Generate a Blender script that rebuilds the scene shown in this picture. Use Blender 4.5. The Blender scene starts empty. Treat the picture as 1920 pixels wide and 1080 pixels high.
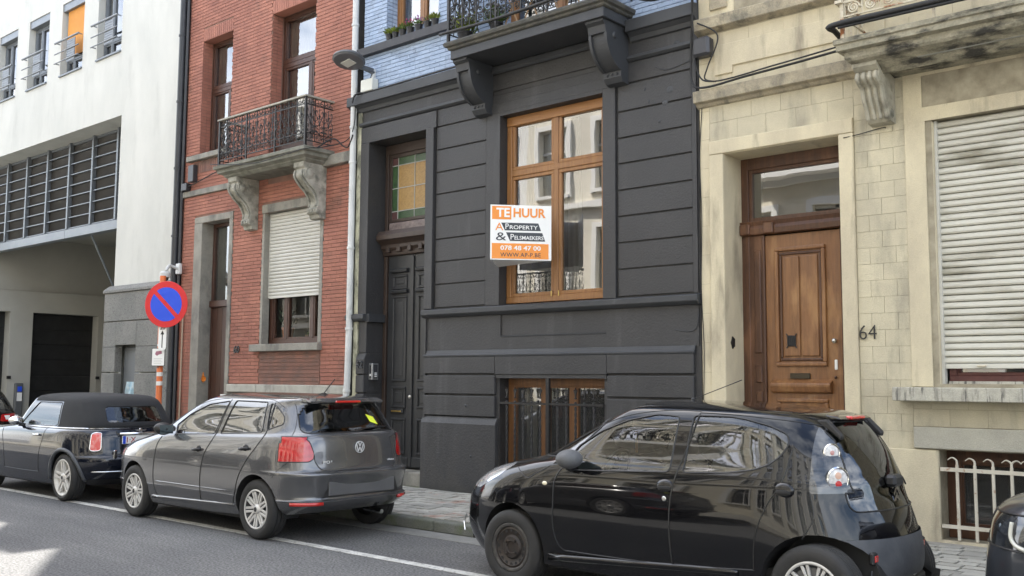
import bpy, bmesh, math, random
from mathutils import Vector, Matrix, Euler
random.seed(7)
R = math.radians
S = bpy.context.scene
COL = S.collection
# ---------------------------------------------------------------- camera, world, sun, exposure
cam = bpy.data.cameras.new("camera"); co = bpy.data.objects.new("camera", cam); COL.objects.link(co)
cam.sensor_width = 36; cam.lens = 34.53; cam.clip_start = .05; cam.clip_end = 600
yaw, pitch, roll = R(40.849), R(5.356), R(.356)
f_ = Vector((-math.sin(yaw)*math.cos(pitch), math.cos(yaw)*math.cos(pitch), math.sin(pitch)))
r0 = Vector((math.cos(yaw), math.sin(yaw), 0)); u0 = r0.cross(f_)
r_ = r0*math.cos(roll)+u0*math.sin(roll); u_ = u0*math.cos(roll)-r0*math.sin(roll)
co.matrix_world = Matrix(((r_.x, u_.x, -f_.x, 0), (r_.y, u_.y, -f_.y, 0), (r_.z, u_.z, -f_.z, 1.63), (0, 0, 0, 1)))
S.camera = co
SUN_EL, SUN_AZ = R(52), R(-58)          # azimuth from +Y (over the houses in view) towards -X
w = bpy.data.worlds.new("World"); S.world = w; w.use_nodes = True
nt = w.node_tree; nt.nodes.clear()
N = nt.nodes.new
out = N("ShaderNodeOutputWorld"); bg = N("ShaderNodeBackground"); sky = N("ShaderNodeTexSky")
sky.sky_type = 'NISHITA'; sky.sun_disc = False; sky.sun_elevation = SUN_EL; sky.sun_rotation = SUN_AZ
sky.dust_density = 2.5; sky.air_density = 1.0; sky.ozone_density = 1.0
tc = N("ShaderNodeTexCoord"); nz = N("ShaderNodeTexNoise"); nz.inputs['Scale'].default_value = 2.2; nz.inputs['Detail'].default_value = 7
nz.inputs['Roughness'].default_value = .6
mp = N("ShaderNodeMapping"); mp.inputs['Scale'].default_value = (1, 1, 2.2)
rp = N("ShaderNodeValToRGB"); rp.color_ramp.elements[0].position = .40; rp.color_ramp.elements[1].position = .62
mx = N("ShaderNodeMix"); mx.data_type = 'RGBA'; mx.inputs[7].default_value = (9.5, 9.8, 10.3, 1)
sc_ = N("ShaderNodeMath"); sc_.operation = 'MULTIPLY'; sc_.inputs[1].default_value = .80
L = nt.links.new
L(tc.outputs['Generated'], mp.inputs[0]); L(mp.outputs[0], nz.inputs[0]); L(nz.outputs[0], rp.inputs[0]); L(rp.outputs[0], sc_.inputs[0])
L(sc_.outputs[0], mx.inputs[0]); L(sky.outputs[0], mx.inputs[6]); L(mx.outputs[2], bg.inputs[0]); L(bg.outputs[0], out.inputs[0])
bg.inputs[1].default_value = .13
sl = bpy.data.lights.new("sun", 'SUN'); sl.energy = 4.8; sl.angle = R(.53); sl.color = (1, .95, .87)
so = bpy.data.objects.new("sun", sl); COL.objects.link(so)
sd = Vector((math.sin(SUN_AZ)*math.cos(SUN_EL), math.cos(SUN_AZ)*math.cos(SUN_EL), math.sin(SUN_EL)))
so.rotation_euler = sd.to_track_quat('Z', 'Y').to_euler(); so.location = (0, 0, 30)
S.view_settings.view_transform = 'Standard'; S.view_settings.look = 'None'; S.view_settings.gamma = 1
S.view_settings.use_curve_mapping = False; S.view_settings.exposure = 1.9
S.render.engine = 'CYCLES'
S.cycles.use_denoising = True; S.cycles.max_bounces = 10; S.cycles.transparent_max_bounces = 24; S.cycles.sample_clamp_indirect = 6

# ---------------------------------------------------------------- materials
MATS = {}
def newmat(name):
    m = bpy.data.materials.new(name); m.use_nodes = True; t = m.node_tree; t.nodes.clear()
    return m, t, t.nodes.new, t.links.new
def rgb(c): return (c[0], c[1], c[2], 1)
def mat(name, c1, c2=None, scale=3, stretch=(1, 1, 1), lo=.35, hi=.65, c3=None, scale3=12, stretch3=(1, 1, 1), lo3=.5, hi3=.75,
        rough=.8, bump=0, bscale=60, metal=0, coat=0, vary=0, spec=.5, grain=0, c4=None, z4=(0, 1)):
    """principled material from world-space noise: c1/c2 patches, c3 stains on top, c4 dirt band between two heights, vary = per piece tone"""
    if name in MATS: return MATS[name]
    m, t, N, L = newmat(name)
    o = N("ShaderNodeOutputMaterial"); b = N("ShaderNodeBsdfPrincipled"); L(b.outputs[0], o.inputs[0])
    b.inputs['Roughness'].default_value = rough; b.inputs['Metallic'].default_value = metal
    b.inputs['Coat Weight'].default_value = coat; b.inputs['Coat Roughness'].default_value = .03; b.inputs['Specular IOR Level'].default_value = spec
    g = N("ShaderNodeNewGeometry")
    def noise(sc, st, det=6, ro=.6):
        mpn = N("ShaderNodeMapping"); mpn.inputs['Scale'].default_value = st; L(g.outputs['Position'], mpn.inputs[0])
        n = N("ShaderNodeTexNoise"); n.inputs['Scale'].default_value = sc; n.inputs['Detail'].default_value = det; n.inputs['Roughness'].default_value = ro
        L(mpn.outputs[0], n.inputs[0]); return n.outputs[0]
    def ramp(s, a, c):
        r = N("ShaderNodeMapRange"); r.inputs[1].default_value = a; r.inputs[2].default_value = c; L(s, r.inputs[0]); return r.outputs[0]
    def mixc(f, a, c):
        x = N("ShaderNodeMix"); x.data_type = 'RGBA'; L(f, x.inputs[0])
        for k, v in ((6, a), (7, c)):
            if isinstance(v, tuple): x.inputs[k].default_value = rgb(v)
            else: L(v, x.inputs[k])
        return x.outputs[2]
    col = c1
    if c2: col = mixc(ramp(noise(scale, stretch), lo, hi), c1, c2)
    if c3: col = mixc(ramp(noise(scale3, stretch3), lo3, hi3), col, c3)
    if c4:
        sp = N("ShaderNodeSeparateXYZ"); L(g.outputs['Position'], sp.inputs[0])
        band = ramp(sp.outputs[2], z4[1], z4[0])
        mu = N("ShaderNodeMath"); mu.operation = 'MULTIPLY'; L(band, mu.inputs[0]); L(ramp(noise(7, (1, 1, .4)), .35, .6), mu.inputs[1])
        col = mixc(mu.outputs[0], col, c4)
    if vary or grain:
        oi = N("ShaderNodeObjectInfo"); ad = N("ShaderNodeMath"); ad.operation = 'ADD'; L(oi.outputs['Random'], ad.inputs[0]); L(g.outputs['Random Per Island'], ad.inputs[1])
        fr = N("ShaderNodeMath"); fr.operation = 'FRACT'; L(ad.outputs[0], fr.inputs[0])
        h = N("ShaderNodeHueSaturation")
        mr = N("ShaderNodeMapRange"); mr.inputs[3].default_value = 1-vary; mr.inputs[4].default_value = 1+vary; L(fr.outputs[0], mr.inputs[0])
        v = mr.outputs[0]
        if grain:
            gr = N("ShaderNodeMapRange"); gr.inputs[1].default_value = .3; gr.inputs[2].default_value = .7; gr.inputs[3].default_value = 1-grain; gr.inputs[4].default_value = 1+grain
            L(noise(bscale*1.5, (1, 1, 1), 3), gr.inputs[0]); m2 = N("ShaderNodeMath"); m2.operation = 'MULTIPLY'; L(v, m2.inputs[0]); L(gr.outputs[0], m2.inputs[1]); v = m2.outputs[0]
        L(v, h.inputs['Value'])
        if isinstance(col, tuple): h.inputs['Color'].default_value = rgb(col)
        else: L(col, h.inputs['Color'])
        col = h.outputs[0]
    if isinstance(col, tuple): b.inputs['Base Color'].default_value = rgb(col)
    else: L(col, b.inputs['Base Color'])
    if bump:
        bp = N("ShaderNodeBump"); bp.inputs['Strength'].default_value = bump; bp.inputs['Distance'].default_value = .01
        L(noise(bscale, (1, 1, 1), 5), bp.inputs['Height']); L(bp.outputs[0], b.inputs['Normal'])
    MATS[name] = m; return m
def wood(name, c1, c2, rough=.5, axis=2, coat=0.0, worn=None):
    st = [14, 14, 14]; st[axis] = .9
    return mat(name, c1, c2, scale=2.5, stretch=tuple(st), lo=.3, hi=.7, rough=rough, bump=.25, bscale=40, coat=coat,
               c3=worn, scale3=1.5, stretch3=(3, 3, .7), lo3=.52, hi3=.72)
def glass(name, tint=(.8, .85, .84), ior=1.6, rough=0.0, boost=1.0, warp=0.0, dirt=0.0):
    if name in MATS: return MATS[name]
    m, t, N, L = newmat(name)
    o = N("ShaderNodeOutputMaterial"); x = N("ShaderNodeMixShader"); tr = N("ShaderNodeBsdfTransparent"); gl = N("ShaderNodeBsdfGlossy"); fr = N("ShaderNodeFresnel")
    tr.inputs[0].default_value = rgb(tint); gl.inputs['Roughness'].default_value = rough; fr.inputs[0].default_value = ior
    gl.inputs[0].default_value = (boost, boost, boost, 1)
    L(fr.outputs[0], x.inputs[0]); L(tr.outputs[0], x.inputs[1]); L(gl.outputs[0], x.inputs[2])
    if warp:
        g = N("ShaderNodeNewGeometry"); n = N("ShaderNodeTexNoise"); n.inputs['Scale'].default_value = 1.6; n.inputs['Detail'].default_value = 1
        bp = N("ShaderNodeBump"); bp.inputs['Strength'].default_value = warp; bp.inputs['Distance'].default_value = .05
        L(g.outputs['Position'], n.inputs[0]); L(n.outputs[0], bp.inputs['Height']); L(bp.outputs[0], gl.inputs['Normal']); L(bp.outputs[0], fr.inputs['Normal'])
    if dirt:
        df = N("ShaderNodeBsdfDiffuse"); df.inputs[0].default_value = (.6, .6, .58, 1); x2 = N("ShaderNodeMixShader"); x2.inputs[0].default_value = dirt
        L(x.outputs[0], x2.inputs[1]); L(df.outputs[0], x2.inputs[2]); L(x2.outputs[0], o.inputs[0])
    else: L(x.outputs[0], o.inputs[0])
    MATS[name] = m; return m

# ---------------------------------------------------------------- mesh builder and object helpers
class MB:
    def __init__(s): s.v = []; s.f = []
    def add(s, vs, fs):
        b = len(s.v); s.v += [tuple(p) for p in vs]; s.f += [tuple(i+b for i in q) for q in fs]; return s
    def box(s, x0, x1, y0, y1, z0, z1):
        return s.add([(x0, y0, z0), (x1, y0, z0), (x1, y1, z0), (x0, y1, z0), (x0, y0, z1), (x1, y0, z1), (x1, y1, z1), (x0, y1, z1)],
                     [(0, 3, 2, 1), (4, 5, 6, 7), (0, 1, 5, 4), (1, 2, 6, 5), (2, 3, 7, 6), (3, 0, 4, 7)])
    def prism(s, pts, ax, a0, a1):
        n = len(pts)
        def P(p, a): return {'y': (p[0], a, p[1]), 'x': (a, p[0], p[1]), 'z': (p[0], p[1], a)}[ax]
        vs = [P(p, a0) for p in pts]+[P(p, a1) for p in pts]
        return s.add(vs, [tuple(range(n)), tuple(range(2*n-1, n-1, -1))]+[(i, (i+1) % n, (i+1) % n+n, i+n) for i in range(n)])
    def tube(s, path, r, n=6, closed=False, r1=None):
        P = [Vector(p) for p in path]; m = len(P); rings = []
        up = None
        for i, p in enumerate(P):
            a = P[(i-1) % m] if (i > 0 or closed) else p; c = P[(i+1) % m] if (i < m-1 or closed) else p
            d = (c-a).normalized() if (c-a).length > 1e-9 else Vector((0, 0, 1))
            if up is None: up = Vector((0, 0, 1)) if abs(d.z) < .9 else Vector((1, 0, 0))
            x = d.cross(up)
            if x.length < 1e-4: x = d.cross(Vector((.3, .9, .1)))
            x.normalize(); y = x.cross(d).normalized(); up = y
            rr = r if r1 is None else r+(r1-r)*i/(m-1)
            rings.append([p+x*math.cos(2*math.pi*k/n)*rr+y*math.sin(2*math.pi*k/n)*rr for k in range(n)])
        vs = [q for g in rings for q in g]; fs = []
        for i in range(m if closed else m-1):
            j = (i+1) % m
            fs += [(i*n+k, i*n+(k+1) % n, j*n+(k+1) % n, j*n+k) for k in range(n)]
        if not closed: fs += [tuple(range(n))[::-1], tuple((m-1)*n+k for k in range(n))]
        return s.add(vs, fs)
    def lathe(s, prof, c, ax='z', n=20, a0=0, a1=2*math.pi):
        """prof = [(radius, height along axis)]"""
        full = abs(a1-a0-2*math.pi) < 1e-6; m = n if full else n+1; vs = []
        for r, h in prof:
            for k in range(m):
                a = a0+(a1-a0)*k/n; x, y = r*math.cos(a), r*math.sin(a)
                q = {'z': (x, y, h), 'y': (x, h, y), 'x': (h, x, y)}[ax]
                vs.append((q[0]+c[0], q[1]+c[1], q[2]+c[2]))
        fs = [(i*m+k, i*m+(k+1) % m, (i+1)*m+(k+1) % m, (i+1)*m+k) for i in range(len(prof)-1) for k in range(n)]
        return s.add(vs, fs)
    def disc(s, c, r, ax, n=16, rz=None):
        rz = rz or r
        q = []
        for k in range(n):
            a = 2*math.pi*k/n; x, y = r*math.cos(a), rz*math.sin(a)
            d = {'z': (x, y, 0), 'y': (x, 0, y), 'x': (0, x, y)}[ax]; q.append((c[0]+d[0], c[1]+d[1], c[2]+d[2]))
        return s.add(q, [tuple(range(n))])
    def quad(s, *p): return s.add(p, [tuple(range(len(p)))])
    def sphere(s, c, r, n=10, m=6, sx=1, sy=1, sz=1):
        vs = []
        for i in range(m+1):
            t = math.pi*i/m
            for k in range(n):
                a = 2*math.pi*k/n; vs.append((c[0]+r*sx*math.sin(t)*math.cos(a), c[1]+r*sy*math.sin(t)*math.sin(a), c[2]+r*sz*math.cos(t)))
        return s.add(vs, [(i*n+k, (i+1)*n+k, (i+1)*n+(k+1) % n, i*n+(k+1) % n) for i in range(m) for k in range(n)])
    def xf(s, M): s.v = [tuple(M @ Vector(p)) for p in s.v]; return s
    def build(s, name, m, parent=None, smooth=False, bevel=0, label=None, kind=None, recalc=True, loc=None, segs=1):
        o_ = origin(parent) if loc is None else Vector(loc)
        me = bpy.data.meshes.new(name); me.from_pydata([(p[0]-o_.x, p[1]-o_.y, p[2]-o_.z) for p in s.v], [], s.f)
        if recalc or bevel:
            bm = bmesh.new(); bm.from_mesh(me)
            if recalc: bmesh.ops.recalc_face_normals(bm, faces=bm.faces)
            bm.to_mesh(me); bm.free()
        me.materials.append(m)
        if smooth: me.shade_smooth() if smooth is True else me.shade_auto(smooth) if False else me.shade_smooth()
        ob = bpy.data.objects.new(name, me); COL.objects.link(ob)
        if parent: ob.parent = parent; ob.location = (0, 0, 0) if loc is None else Vector(loc)-origin(parent)
        else: ob.location = o_
        if smooth == 'auto':
            me.set_sharp_from_angle(angle=R(35))
        if bevel:
            md = ob.modifiers.new("bevel", 'BEVEL'); md.width = bevel; md.segments = segs; md.limit_method = 'ANGLE'; md.angle_limit = R(50)
        if label: ob['label'] = label
        if kind: ob['kind'] = kind
        return ob
def origin(o):
    v = Vector((0, 0, 0))
    while o is not None: v += o.location; o = o.parent
    return v
def thing(name, label, cat, loc, group=None):
    o = bpy.data.objects.new(name, None); COL.objects.link(o); o.location = loc; o.empty_display_size = .1
    o['label'] = label; o['category'] = cat
    if group: o['group'] = group
    return o
def tag(o, label, cat, group=None):
    o['label'] = label; o['category'] = cat
    if group: o['group'] = group
    return o
def B(name, m, parent, *a, bevel=0, **k): return MB().box(*a).build(name, m, parent, bevel=bevel, **k)
def copy_tree(o, parent=None, loc=None):
    c = o.copy(); COL.objects.link(c)
    if parent: c.parent = parent
    if loc is not None: c.location = loc
    for ch in [q for q in bpy.data.objects if q.parent == o]: copy_tree(ch, c)
    return c
def bez(pts, n=8):
    """Catmull-Rom through pts"""
    P = [Vector(p) for p in pts]; out = []
    for i in range(len(P)-1):
        a = P[max(i-1, 0)]; b = P[i]; c = P[i+1]; d = P[min(i+2, len(P)-1)]
        for k in range(n):
            t = k/n; out.append(.5*((2*b)+(c-a)*t+(2*a-5*b+4*c-d)*t*t+(3*b-a-3*c+d)*t**3))
    out.append(P[-1]); return out
def text_mesh(name, s, m, parent, M, w=None, h=None, depth=.002, bold=0.0, shear=0, font=None, space=1.0):
    cu = bpy.data.curves.new(name, 'FONT'); cu.body = s; cu.extrude = depth; cu.offset = bold; cu.shear = shear; cu.space_character = space; cu.resolution_u = 3
    t = bpy.data.objects.new(name, cu); COL.objects.link(t); dg = bpy.context.evaluated_depsgraph_get()
    me = bpy.data.meshes.new_from_object(t.evaluated_get(dg)); bpy.data.objects.remove(t)
    xs = [v.co.x for v in me.vertices]; ys = [v.co.y for v in me.vertices]
    x0, x1, y0, y1 = min(xs), max(xs), min(ys), max(ys); sx = (w/(x1-x0)) if w else None; sy = (h/(y1-y0)) if h else None
    sx = sx or sy; sy = sy or sx; pr = origin(parent)
    for v in me.vertices:
        q = M @ Vector(((v.co.x-x0)*sx, (v.co.y-y0)*sy, v.co.z)); v.co = q-pr
    me.materials.clear(); me.materials.append(m); ob = bpy.data.objects.new(name, me); COL.objects.link(ob); ob.parent = parent; return ob
FRONT = lambda x, y, z: Matrix.Translation((x, y, z)) @ Matrix(((1, 0, 0, 0), (0, 0, -1, 0), (0, 1, 0, 0), (0, 0, 0, 1)))   # text on a plane facing -Y
def wall(mb, x0, x1, z0, z1, y, holes, depth=.25, reveal=True):
    """front skin at y with rectangular holes (hx0,hx1,hz0,hz1) and their reveals going back by depth"""
    xs = sorted({x0, x1} | {v for h in holes for v in h[:2] if x0 < v < x1}); zs = sorted({z0, z1} | {v for h in holes for v in h[2:4] if z0 < v < z1})
    for i in range(len(xs)-1):
        for j in range(len(zs)-1):
            cx, cz = (xs[i]+xs[i+1])/2, (zs[j]+zs[j+1])/2
            if any(h[0] < cx < h[1] and h[2] < cz < h[3] for h in holes): continue
            mb.quad((xs[i], y, zs[j]), (xs[i+1], y, zs[j]), (xs[i+1], y, zs[j+1]), (xs[i], y, zs[j+1]))
    if reveal:
        for h in holes:
            d = h[4] if len(h) > 4 else depth; a, b, c, e = h[0]-.004, h[1]+.004, h[2]-.004, h[3]+.004; y2 = y+d
            mb.quad((a, y, c), (a, y, e), (a, y2, e), (a, y2, c)); mb.quad((b, y, c), (b, y2, c), (b, y2, e), (b, y, e))
            mb.quad((a, y, e), (b, y, e), (b, y2, e), (a, y2, e)); mb.quad((a, y, c), (a, y2, c), (b, y2, c), (b, y, c))
    return mb
def window(par, x0, x1, z0, z1, y, fm, gm, xs=(), zs=(), fw=.06, sash=.045, depth=.07, bevel=.004, cells=None, room=None, name="window"):
    """window frame mesh (part) with its panes (sub-parts); xs, zs are mullion / transom centres"""
    mb = MB(); d0, d1 = y, y+depth
    mb.box(x0, x1, d0, d1, z1-fw, z1); mb.box(x0, x1, d0, d1, z0, z0+fw); mb.box(x0, x0+fw, d0, d1, z0+fw, z1-fw); mb.box(x1-fw, x1, d0, d1, z0+fw, z1-fw)
    X = [x0+fw-sash]+[v for v in xs]+[x1-fw+sash]; Z = [z0+fw-sash]+[v for v in zs]+[z1-fw+sash]
    for v in xs: mb.box(v-fw*.45, v+fw*.45, d0+.004, d1, z0+fw, z1-fw)
    for v in zs: mb.box(x0+fw, x1-fw, d0+.002, d1, v-fw*.5, v+fw*.5)
    panes = []
    for i in range(len(X)-1):
        for j in range(len(Z)-1):
            a = X[i]+(sash if i == 0 else fw*.45); b = X[i+1]-(sash if i == len(X)-2 else fw*.45)
            c = Z[j]+(sash if j == 0 else fw*.5); e = Z[j+1]-(sash if j == len(Z)-2 else fw*.5)
            s_ = sash*.8; p = (d0+.012, d1+.01)
            mb.box(a, b, *p, e-s_, e); mb.box(a, b, *p, c, c+s_); mb.box(a, a+s_, *p, c+s_, e-s_); mb.box(b-s_, b, *p, c+s_, e-s_)
            panes.append((a+s_, b-s_, c+s_, e-s_))
    fr = mb.build(name, fm, par, bevel=bevel)
    for a, b, c, e in panes: MB().quad((a, y+.045, c), (b, y+.045, c), (b, y+.045, e), (a, y+.045, e)).build("pane", gm, fr, recalc=False)
    return fr
def room(par, x0, x1, z0, z1, y0, y1, m):
    mb = MB()
    mb.quad((x0, y1, z0), (x1, y1, z0), (x1, y1, z1), (x0, y1, z1)); mb.quad((x0, y0, z0), (x0, y1, z0), (x0, y1, z1), (x0, y0, z1))
    mb.quad((x1, y0, z0), (x1, y0, z1), (x1, y1, z1), (x1, y1, z0)); mb.quad((x0, y0, z1), (x0, y1, z1), (x1, y1, z1), (x1, y0, z1)); mb.quad((x0, y0, z0), (x1, y0, z0), (x1, y1, z0), (x0, y1, z0))
    return mb.build("room_lining", m, par, recalc=False)
def curtain(par, x0, x1, z0, z1, y, m, amp=.02, waves=6, gather=0.0):
    n = max(12, waves*8); vs = []; rows = 10
    for j in range(rows+1):
        t = j/rows; z = z1+(z0-z1)*t; sh = gather*math.sin(t*math.pi*.5)**2*(x1-x0)
        for i in range(n+1):
            s_ = i/n; x = x0+(x1-x0-sh)*s_
            vs.append((x, y+amp*math.sin(s_*waves*2*math.pi+.6*math.sin(7*s_)+t), z))
    fs = [(j*(n+1)+i, j*(n+1)+i+1, (j+1)*(n+1)+i+1, (j+1)*(n+1)+i) for j in range(rows) for i in range(n)]
    return MB().add(vs, fs).build("curtain", m, par, smooth=True, recalc=False)
def spiral(cx, cz, r, a0, turns, y=0, n=None, r_in=.25, flip=1):
    n = n or int(12*abs(turns))+4
    return [(cx+flip*(r*(1-(1-r_in)*k/n))*math.cos(a0+turns*2*math.pi*k/n), y, cz+(r*(1-(1-r_in)*k/n))*math.sin(a0+turns*2*math.pi*k/n)) for k in range(n+1)]
YF = 9.85; ZP = .12       # facade plane and pavement level
BLUE_STONE = lambda: mat("blue_stone", (.21, .20, .175), (.29, .275, .235), scale=4, c3=(.09, .088, .08), scale3=2.2, stretch3=(1, 1, .5), lo3=.5, hi3=.7, rough=.85, bump=.4, bscale=90, grain=.2)
# ---------------------------------------------------------------- ground
asphalt = mat("asphalt", (.098, .099, .10), (.135, .134, .132), scale=.9, lo=.3, hi=.7, c3=(.072, .073, .076), scale3=.5, stretch3=(.25, 1.2, 1), lo3=.5, hi3=.66, rough=.9, bump=1.0, bscale=30, grain=.75)
paint = mat("road_paint", (.60, .60, .57), (.38, .38, .36), scale=5, c3=(.14, .14, .14), scale3=22, lo3=.55, hi3=.68, rough=.8, bump=.5, bscale=150, grain=.15)
kerbm = mat("kerb_stone", (.16, .165, .15), (.11, .12, .09), scale=3, c3=(.10, .13, .05), scale3=5, lo3=.56, hi3=.8, rough=.9, bump=.6, bscale=80, grain=.25, vary=.12)
gutter = mat("gutter_concrete", (.23, .23, .215), (.17, .17, .16), scale=5, rough=.9, bump=.5, bscale=110, grain=.25)
joint = mat("joint_sand", (.16, .16, .12), (.12, .14, .07), scale=4, rough=1, bump=.5)
cob = mat("cobble_stone", (.27, .262, .235), (.35, .335, .29), scale=1.3, c3=(.30, .20, .16), scale3=2.1, lo3=.6, hi3=.66, rough=.85, bump=.7, bscale=90, vary=.2, grain=.15)
g = MB().quad((-150, -60, 0), (120, -60, 0), (120, 60, 0), (-150, 60, 0)).build("road", asphalt); g['kind'] = 'structure'
# near lane repair patches and the parking line (sheets 4 mm apart)
MB().box(-60, 30, 6.12, 6.225, .002, .006).build("parking_line", paint)['kind'] = 'structure'
MB().box(-60, 30, 7.28, 7.575, .002, .006).build("gutter_strip", gutter)['kind'] = 'structure'
pav = MB().box(-60, 30, 7.74, 10.4, .0, ZP-.018).build("pavement", joint); pav['kind'] = 'structure'
kerb = bpy.data.objects.new("kerb", None); COL.objects.link(kerb); kerb['kind'] = 'structure'; kerb.location = (-40, 7.6, 0)
x = -40.0; km = None
while x < 12:
    ln = .98
    ob = MB().box(x+.004, x+ln-.004, 7.58, 7.735, 0, ZP).build("kerb_stone", kerbm, kerb, bevel=.018, segs=2) if km is None else None
    if km is None: km = ob; kx = x
    else:
        ob = km.copy(); COL.objects.link(ob); ob.location = (x-kx, random.uniform(-.004, .004), random.uniform(-.003, .003))
    x += ln
# pavement setts: nearest ones as pieces of their own, the rest joined
cells = []
def setts(x0, x1):
    y = 7.75; row = 0
    while y < 9.72:
        d = .152; xx = x0+(row % 2)*.10
        while xx < x1:
            wd = random.uniform(.16, .23); cells.append((xx, xx+wd-.014, y, y+d-.014, random.uniform(-.006, .004))); xx += wd
        y += d; row += 1
setts(-16.5, -1.0)
def inview(c): return (-9.7 < c[0] < -6.3) or (-3.7 < c[0] < -1.2)
near = sorted([c for c in cells if inview(c)], key=lambda c: c[0]**2+c[2]**2)[:298]; ns = set(near)
sett0 = MB().box(0, 1, 0, 1, 0, .03); 
s0 = None
for c in near:
    if s0 is None:
        s0 = sett0.build("sett", cob, pav); ob = s0
        md = s0.modifiers.new("bevel", 'BEVEL'); md.width = .006; md.segments = 2
    else: ob = s0.copy(); COL.objects.link(ob)
    ob.location = (c[0], c[2], ZP-.03+c[4]); ob.scale = (c[1]-c[0], c[3]-c[2], 1); ob.rotation_euler = (random.uniform(-.02, .02), random.uniform(-.02, .02), random.uniform(-.03, .03))
mb = MB()
for c in cells:
    if c not in ns: mb.box(c[0], c[1], c[2], c[3], ZP-.03, ZP+c[4])
mb.build("sett_paving", cob, pav, kind='stuff')
B("doorstep_strip", BLUE_STONE(), pav, -3.8, 2, 9.70, 9.86, .10, .127, bevel=.004)
# the side of the street the camera stands on
opp = MB().box(-60, 30, -2.6, .5, 0, ZP).build("near_pavement", cob); opp['kind'] = 'structure'
# ---------------------------------------------------------------- common house materials
blk = mat("anthracite_render", (.031, .0305, .0315), (.041, .0402, .041), scale=1.4, stretch=(1, 1, .6), lo=.3, hi=.7, c3=(.066, .066, .066), scale3=3.1, stretch3=(1.6, 1, .22), lo3=.56, hi3=.80, rough=.56, bump=.6, bscale=38, grain=.10, c4=(.055, .052, .048), z4=(.1, 1.0))
blk2 = mat("anthracite_trim", (.034, .036, .040), (.043, .045, .049), scale=3, c3=(.09, .09, .09), scale3=6, lo3=.66, hi3=.8, rough=.55, bump=.3, bscale=40)
blkdoor = mat("dark_door_paint", (.024, .025, .027), (.032, .033, .035), scale=4, rough=.42, bump=.15, bscale=30)
oak = wood("golden_oak", (.31, .15, .05), (.20, .09, .032), rough=.4, axis=2)
oakh = wood("golden_oak_rail", (.33, .155, .048), (.23, .10, .03), rough=.4, axis=0)
brownw = wood("brown_door_wood", (.055, .036, .027), (.036, .024, .019), rough=.5)
wglass = glass("window_glass", (.75, .8, .79), ior=3.1, warp=.025)
wglass2 = glass("old_window_glass", (.6, .62, .6), ior=2.4, warp=.12, dirt=.06)
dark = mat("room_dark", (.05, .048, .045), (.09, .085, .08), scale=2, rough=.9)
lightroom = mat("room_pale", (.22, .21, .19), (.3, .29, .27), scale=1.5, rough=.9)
cloth = mat("white_curtain", (.62, .61, .58), (.5, .49, .47), scale=3, rough=.95)
iron = mat("black_iron", (.012, .012, .013), (.022, .021, .02), scale=20, rough=.45, spec=.5)
cable = mat("black_cable", (.012, .012, .012), rough=.6)
white_pvc = mat("white_pipe_paint", (.62, .63, .62), (.5, .51, .5), scale=3, c3=(.3, .3, .28), scale3=7, stretch3=(1, 1, .3), lo3=.58, hi3=.75, rough=.5)
orange = mat("sign_orange", (.80, .27, .035), rough=.5); signwhite = mat("sign_white", (.80, .80, .78), rough=.45); signdark = mat("sign_slate", (.035, .042, .05), rough=.5)
def body(par, x0, x1, h, y0=10.9, y1=20, m=None):
    mb = MB(); mb.box(x0, x1, y0, y1, ZP-.1, h); mb.box(x0, x1, YF+.02, y0, h-.4, h)
    mb.box(x0, x0+.03, YF+.03, y0, ZP-.1, h); mb.box(x1-.03, x1, YF+.03, y0, ZP-.1, h)
    return mb.build("house_body", m or dark, par)
RH = 15.6
# ================================================================ black rendered house, blue brick above
H = thing("black_rendered_house", "black rendered ground floor with orange wood window and pale blue brick above", "house", (-8.65, YF, ZP))
X0, X1 = -11.62, -5.68
body(H, X0, X1, RH)
holes = [(-11.43, -10.16, 0, 5.27, .34), (-8.73, -7.02, 2.62, 5.22, .14), (-8.74, -7.03, .36, 1.66, .2)]
wall(MB(), X0, X1, 0, 5.9, YF+.02, holes, depth=.2).build("rendered_wall", blk, H, recalc=False)
# plinth
for a, b in ((-10.18, -8.76), (-7.01, -5.72)):
    MB().prism([(YF-.05, 0), (YF-.05, 1.03), (YF-.035, 1.06), (YF-.0, 1.125), (YF+.02, 1.125), (YF+.02, 0)], 'x', a, b).build("base_block", blk, H, bevel=.012, segs=2)
B("base_block", blk, H, -8.76, -7.01, YF-.045, YF+.02, 0, .36)
for a, b, zs in ((-10.16, -8.80, ((1.135, 1.41), (1.435, 1.69), (1.715, 1.95))), (-6.97, -5.76, ((1.135, 1.41), (1.435, 1.69), (1.715, 1.95))), (-8.80, -6.97, ((1.70, 1.95),))):
    for z0, z1 in zs: B("plinth_band", blk, H, a+.002, b-.002, YF-.025, YF+.03, z0, z1, bevel=.009)
B("window_lintel_edge", blk, H, -8.79, -6.98, YF-.012, YF+.03, 1.655, 1.70)
MB().prism([(YF-.028, 1.945), (YF-.034, 1.975), (YF-.018, 1.985), (YF+.0, 2.04), (YF+.02, 2.04), (YF+.02, 1.945)], 'x', -10.17, -5.75).build("plinth_moulding", blk2, H, bevel=.006)
# apron under the sill with sunk panel
wall(MB(), -10.15, -5.70, 2.035, 2.52, YF+.004, [(-8.72, -7.0, 2.22, 2.51, .045)]).build("apron", blk, H, recalc=False)
B("sunk_panel", blk, H, -8.72, -7.0, YF+.045, YF+.05, 2.22, 2.51)
MB().prism([(YF-.0, 2.20), (YF-.004, 2.215), (YF+.05, 2.235), (YF+.05, 2.20)], 'x', -8.72, -7.0).build("panel_edge", blk2, H)
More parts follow.
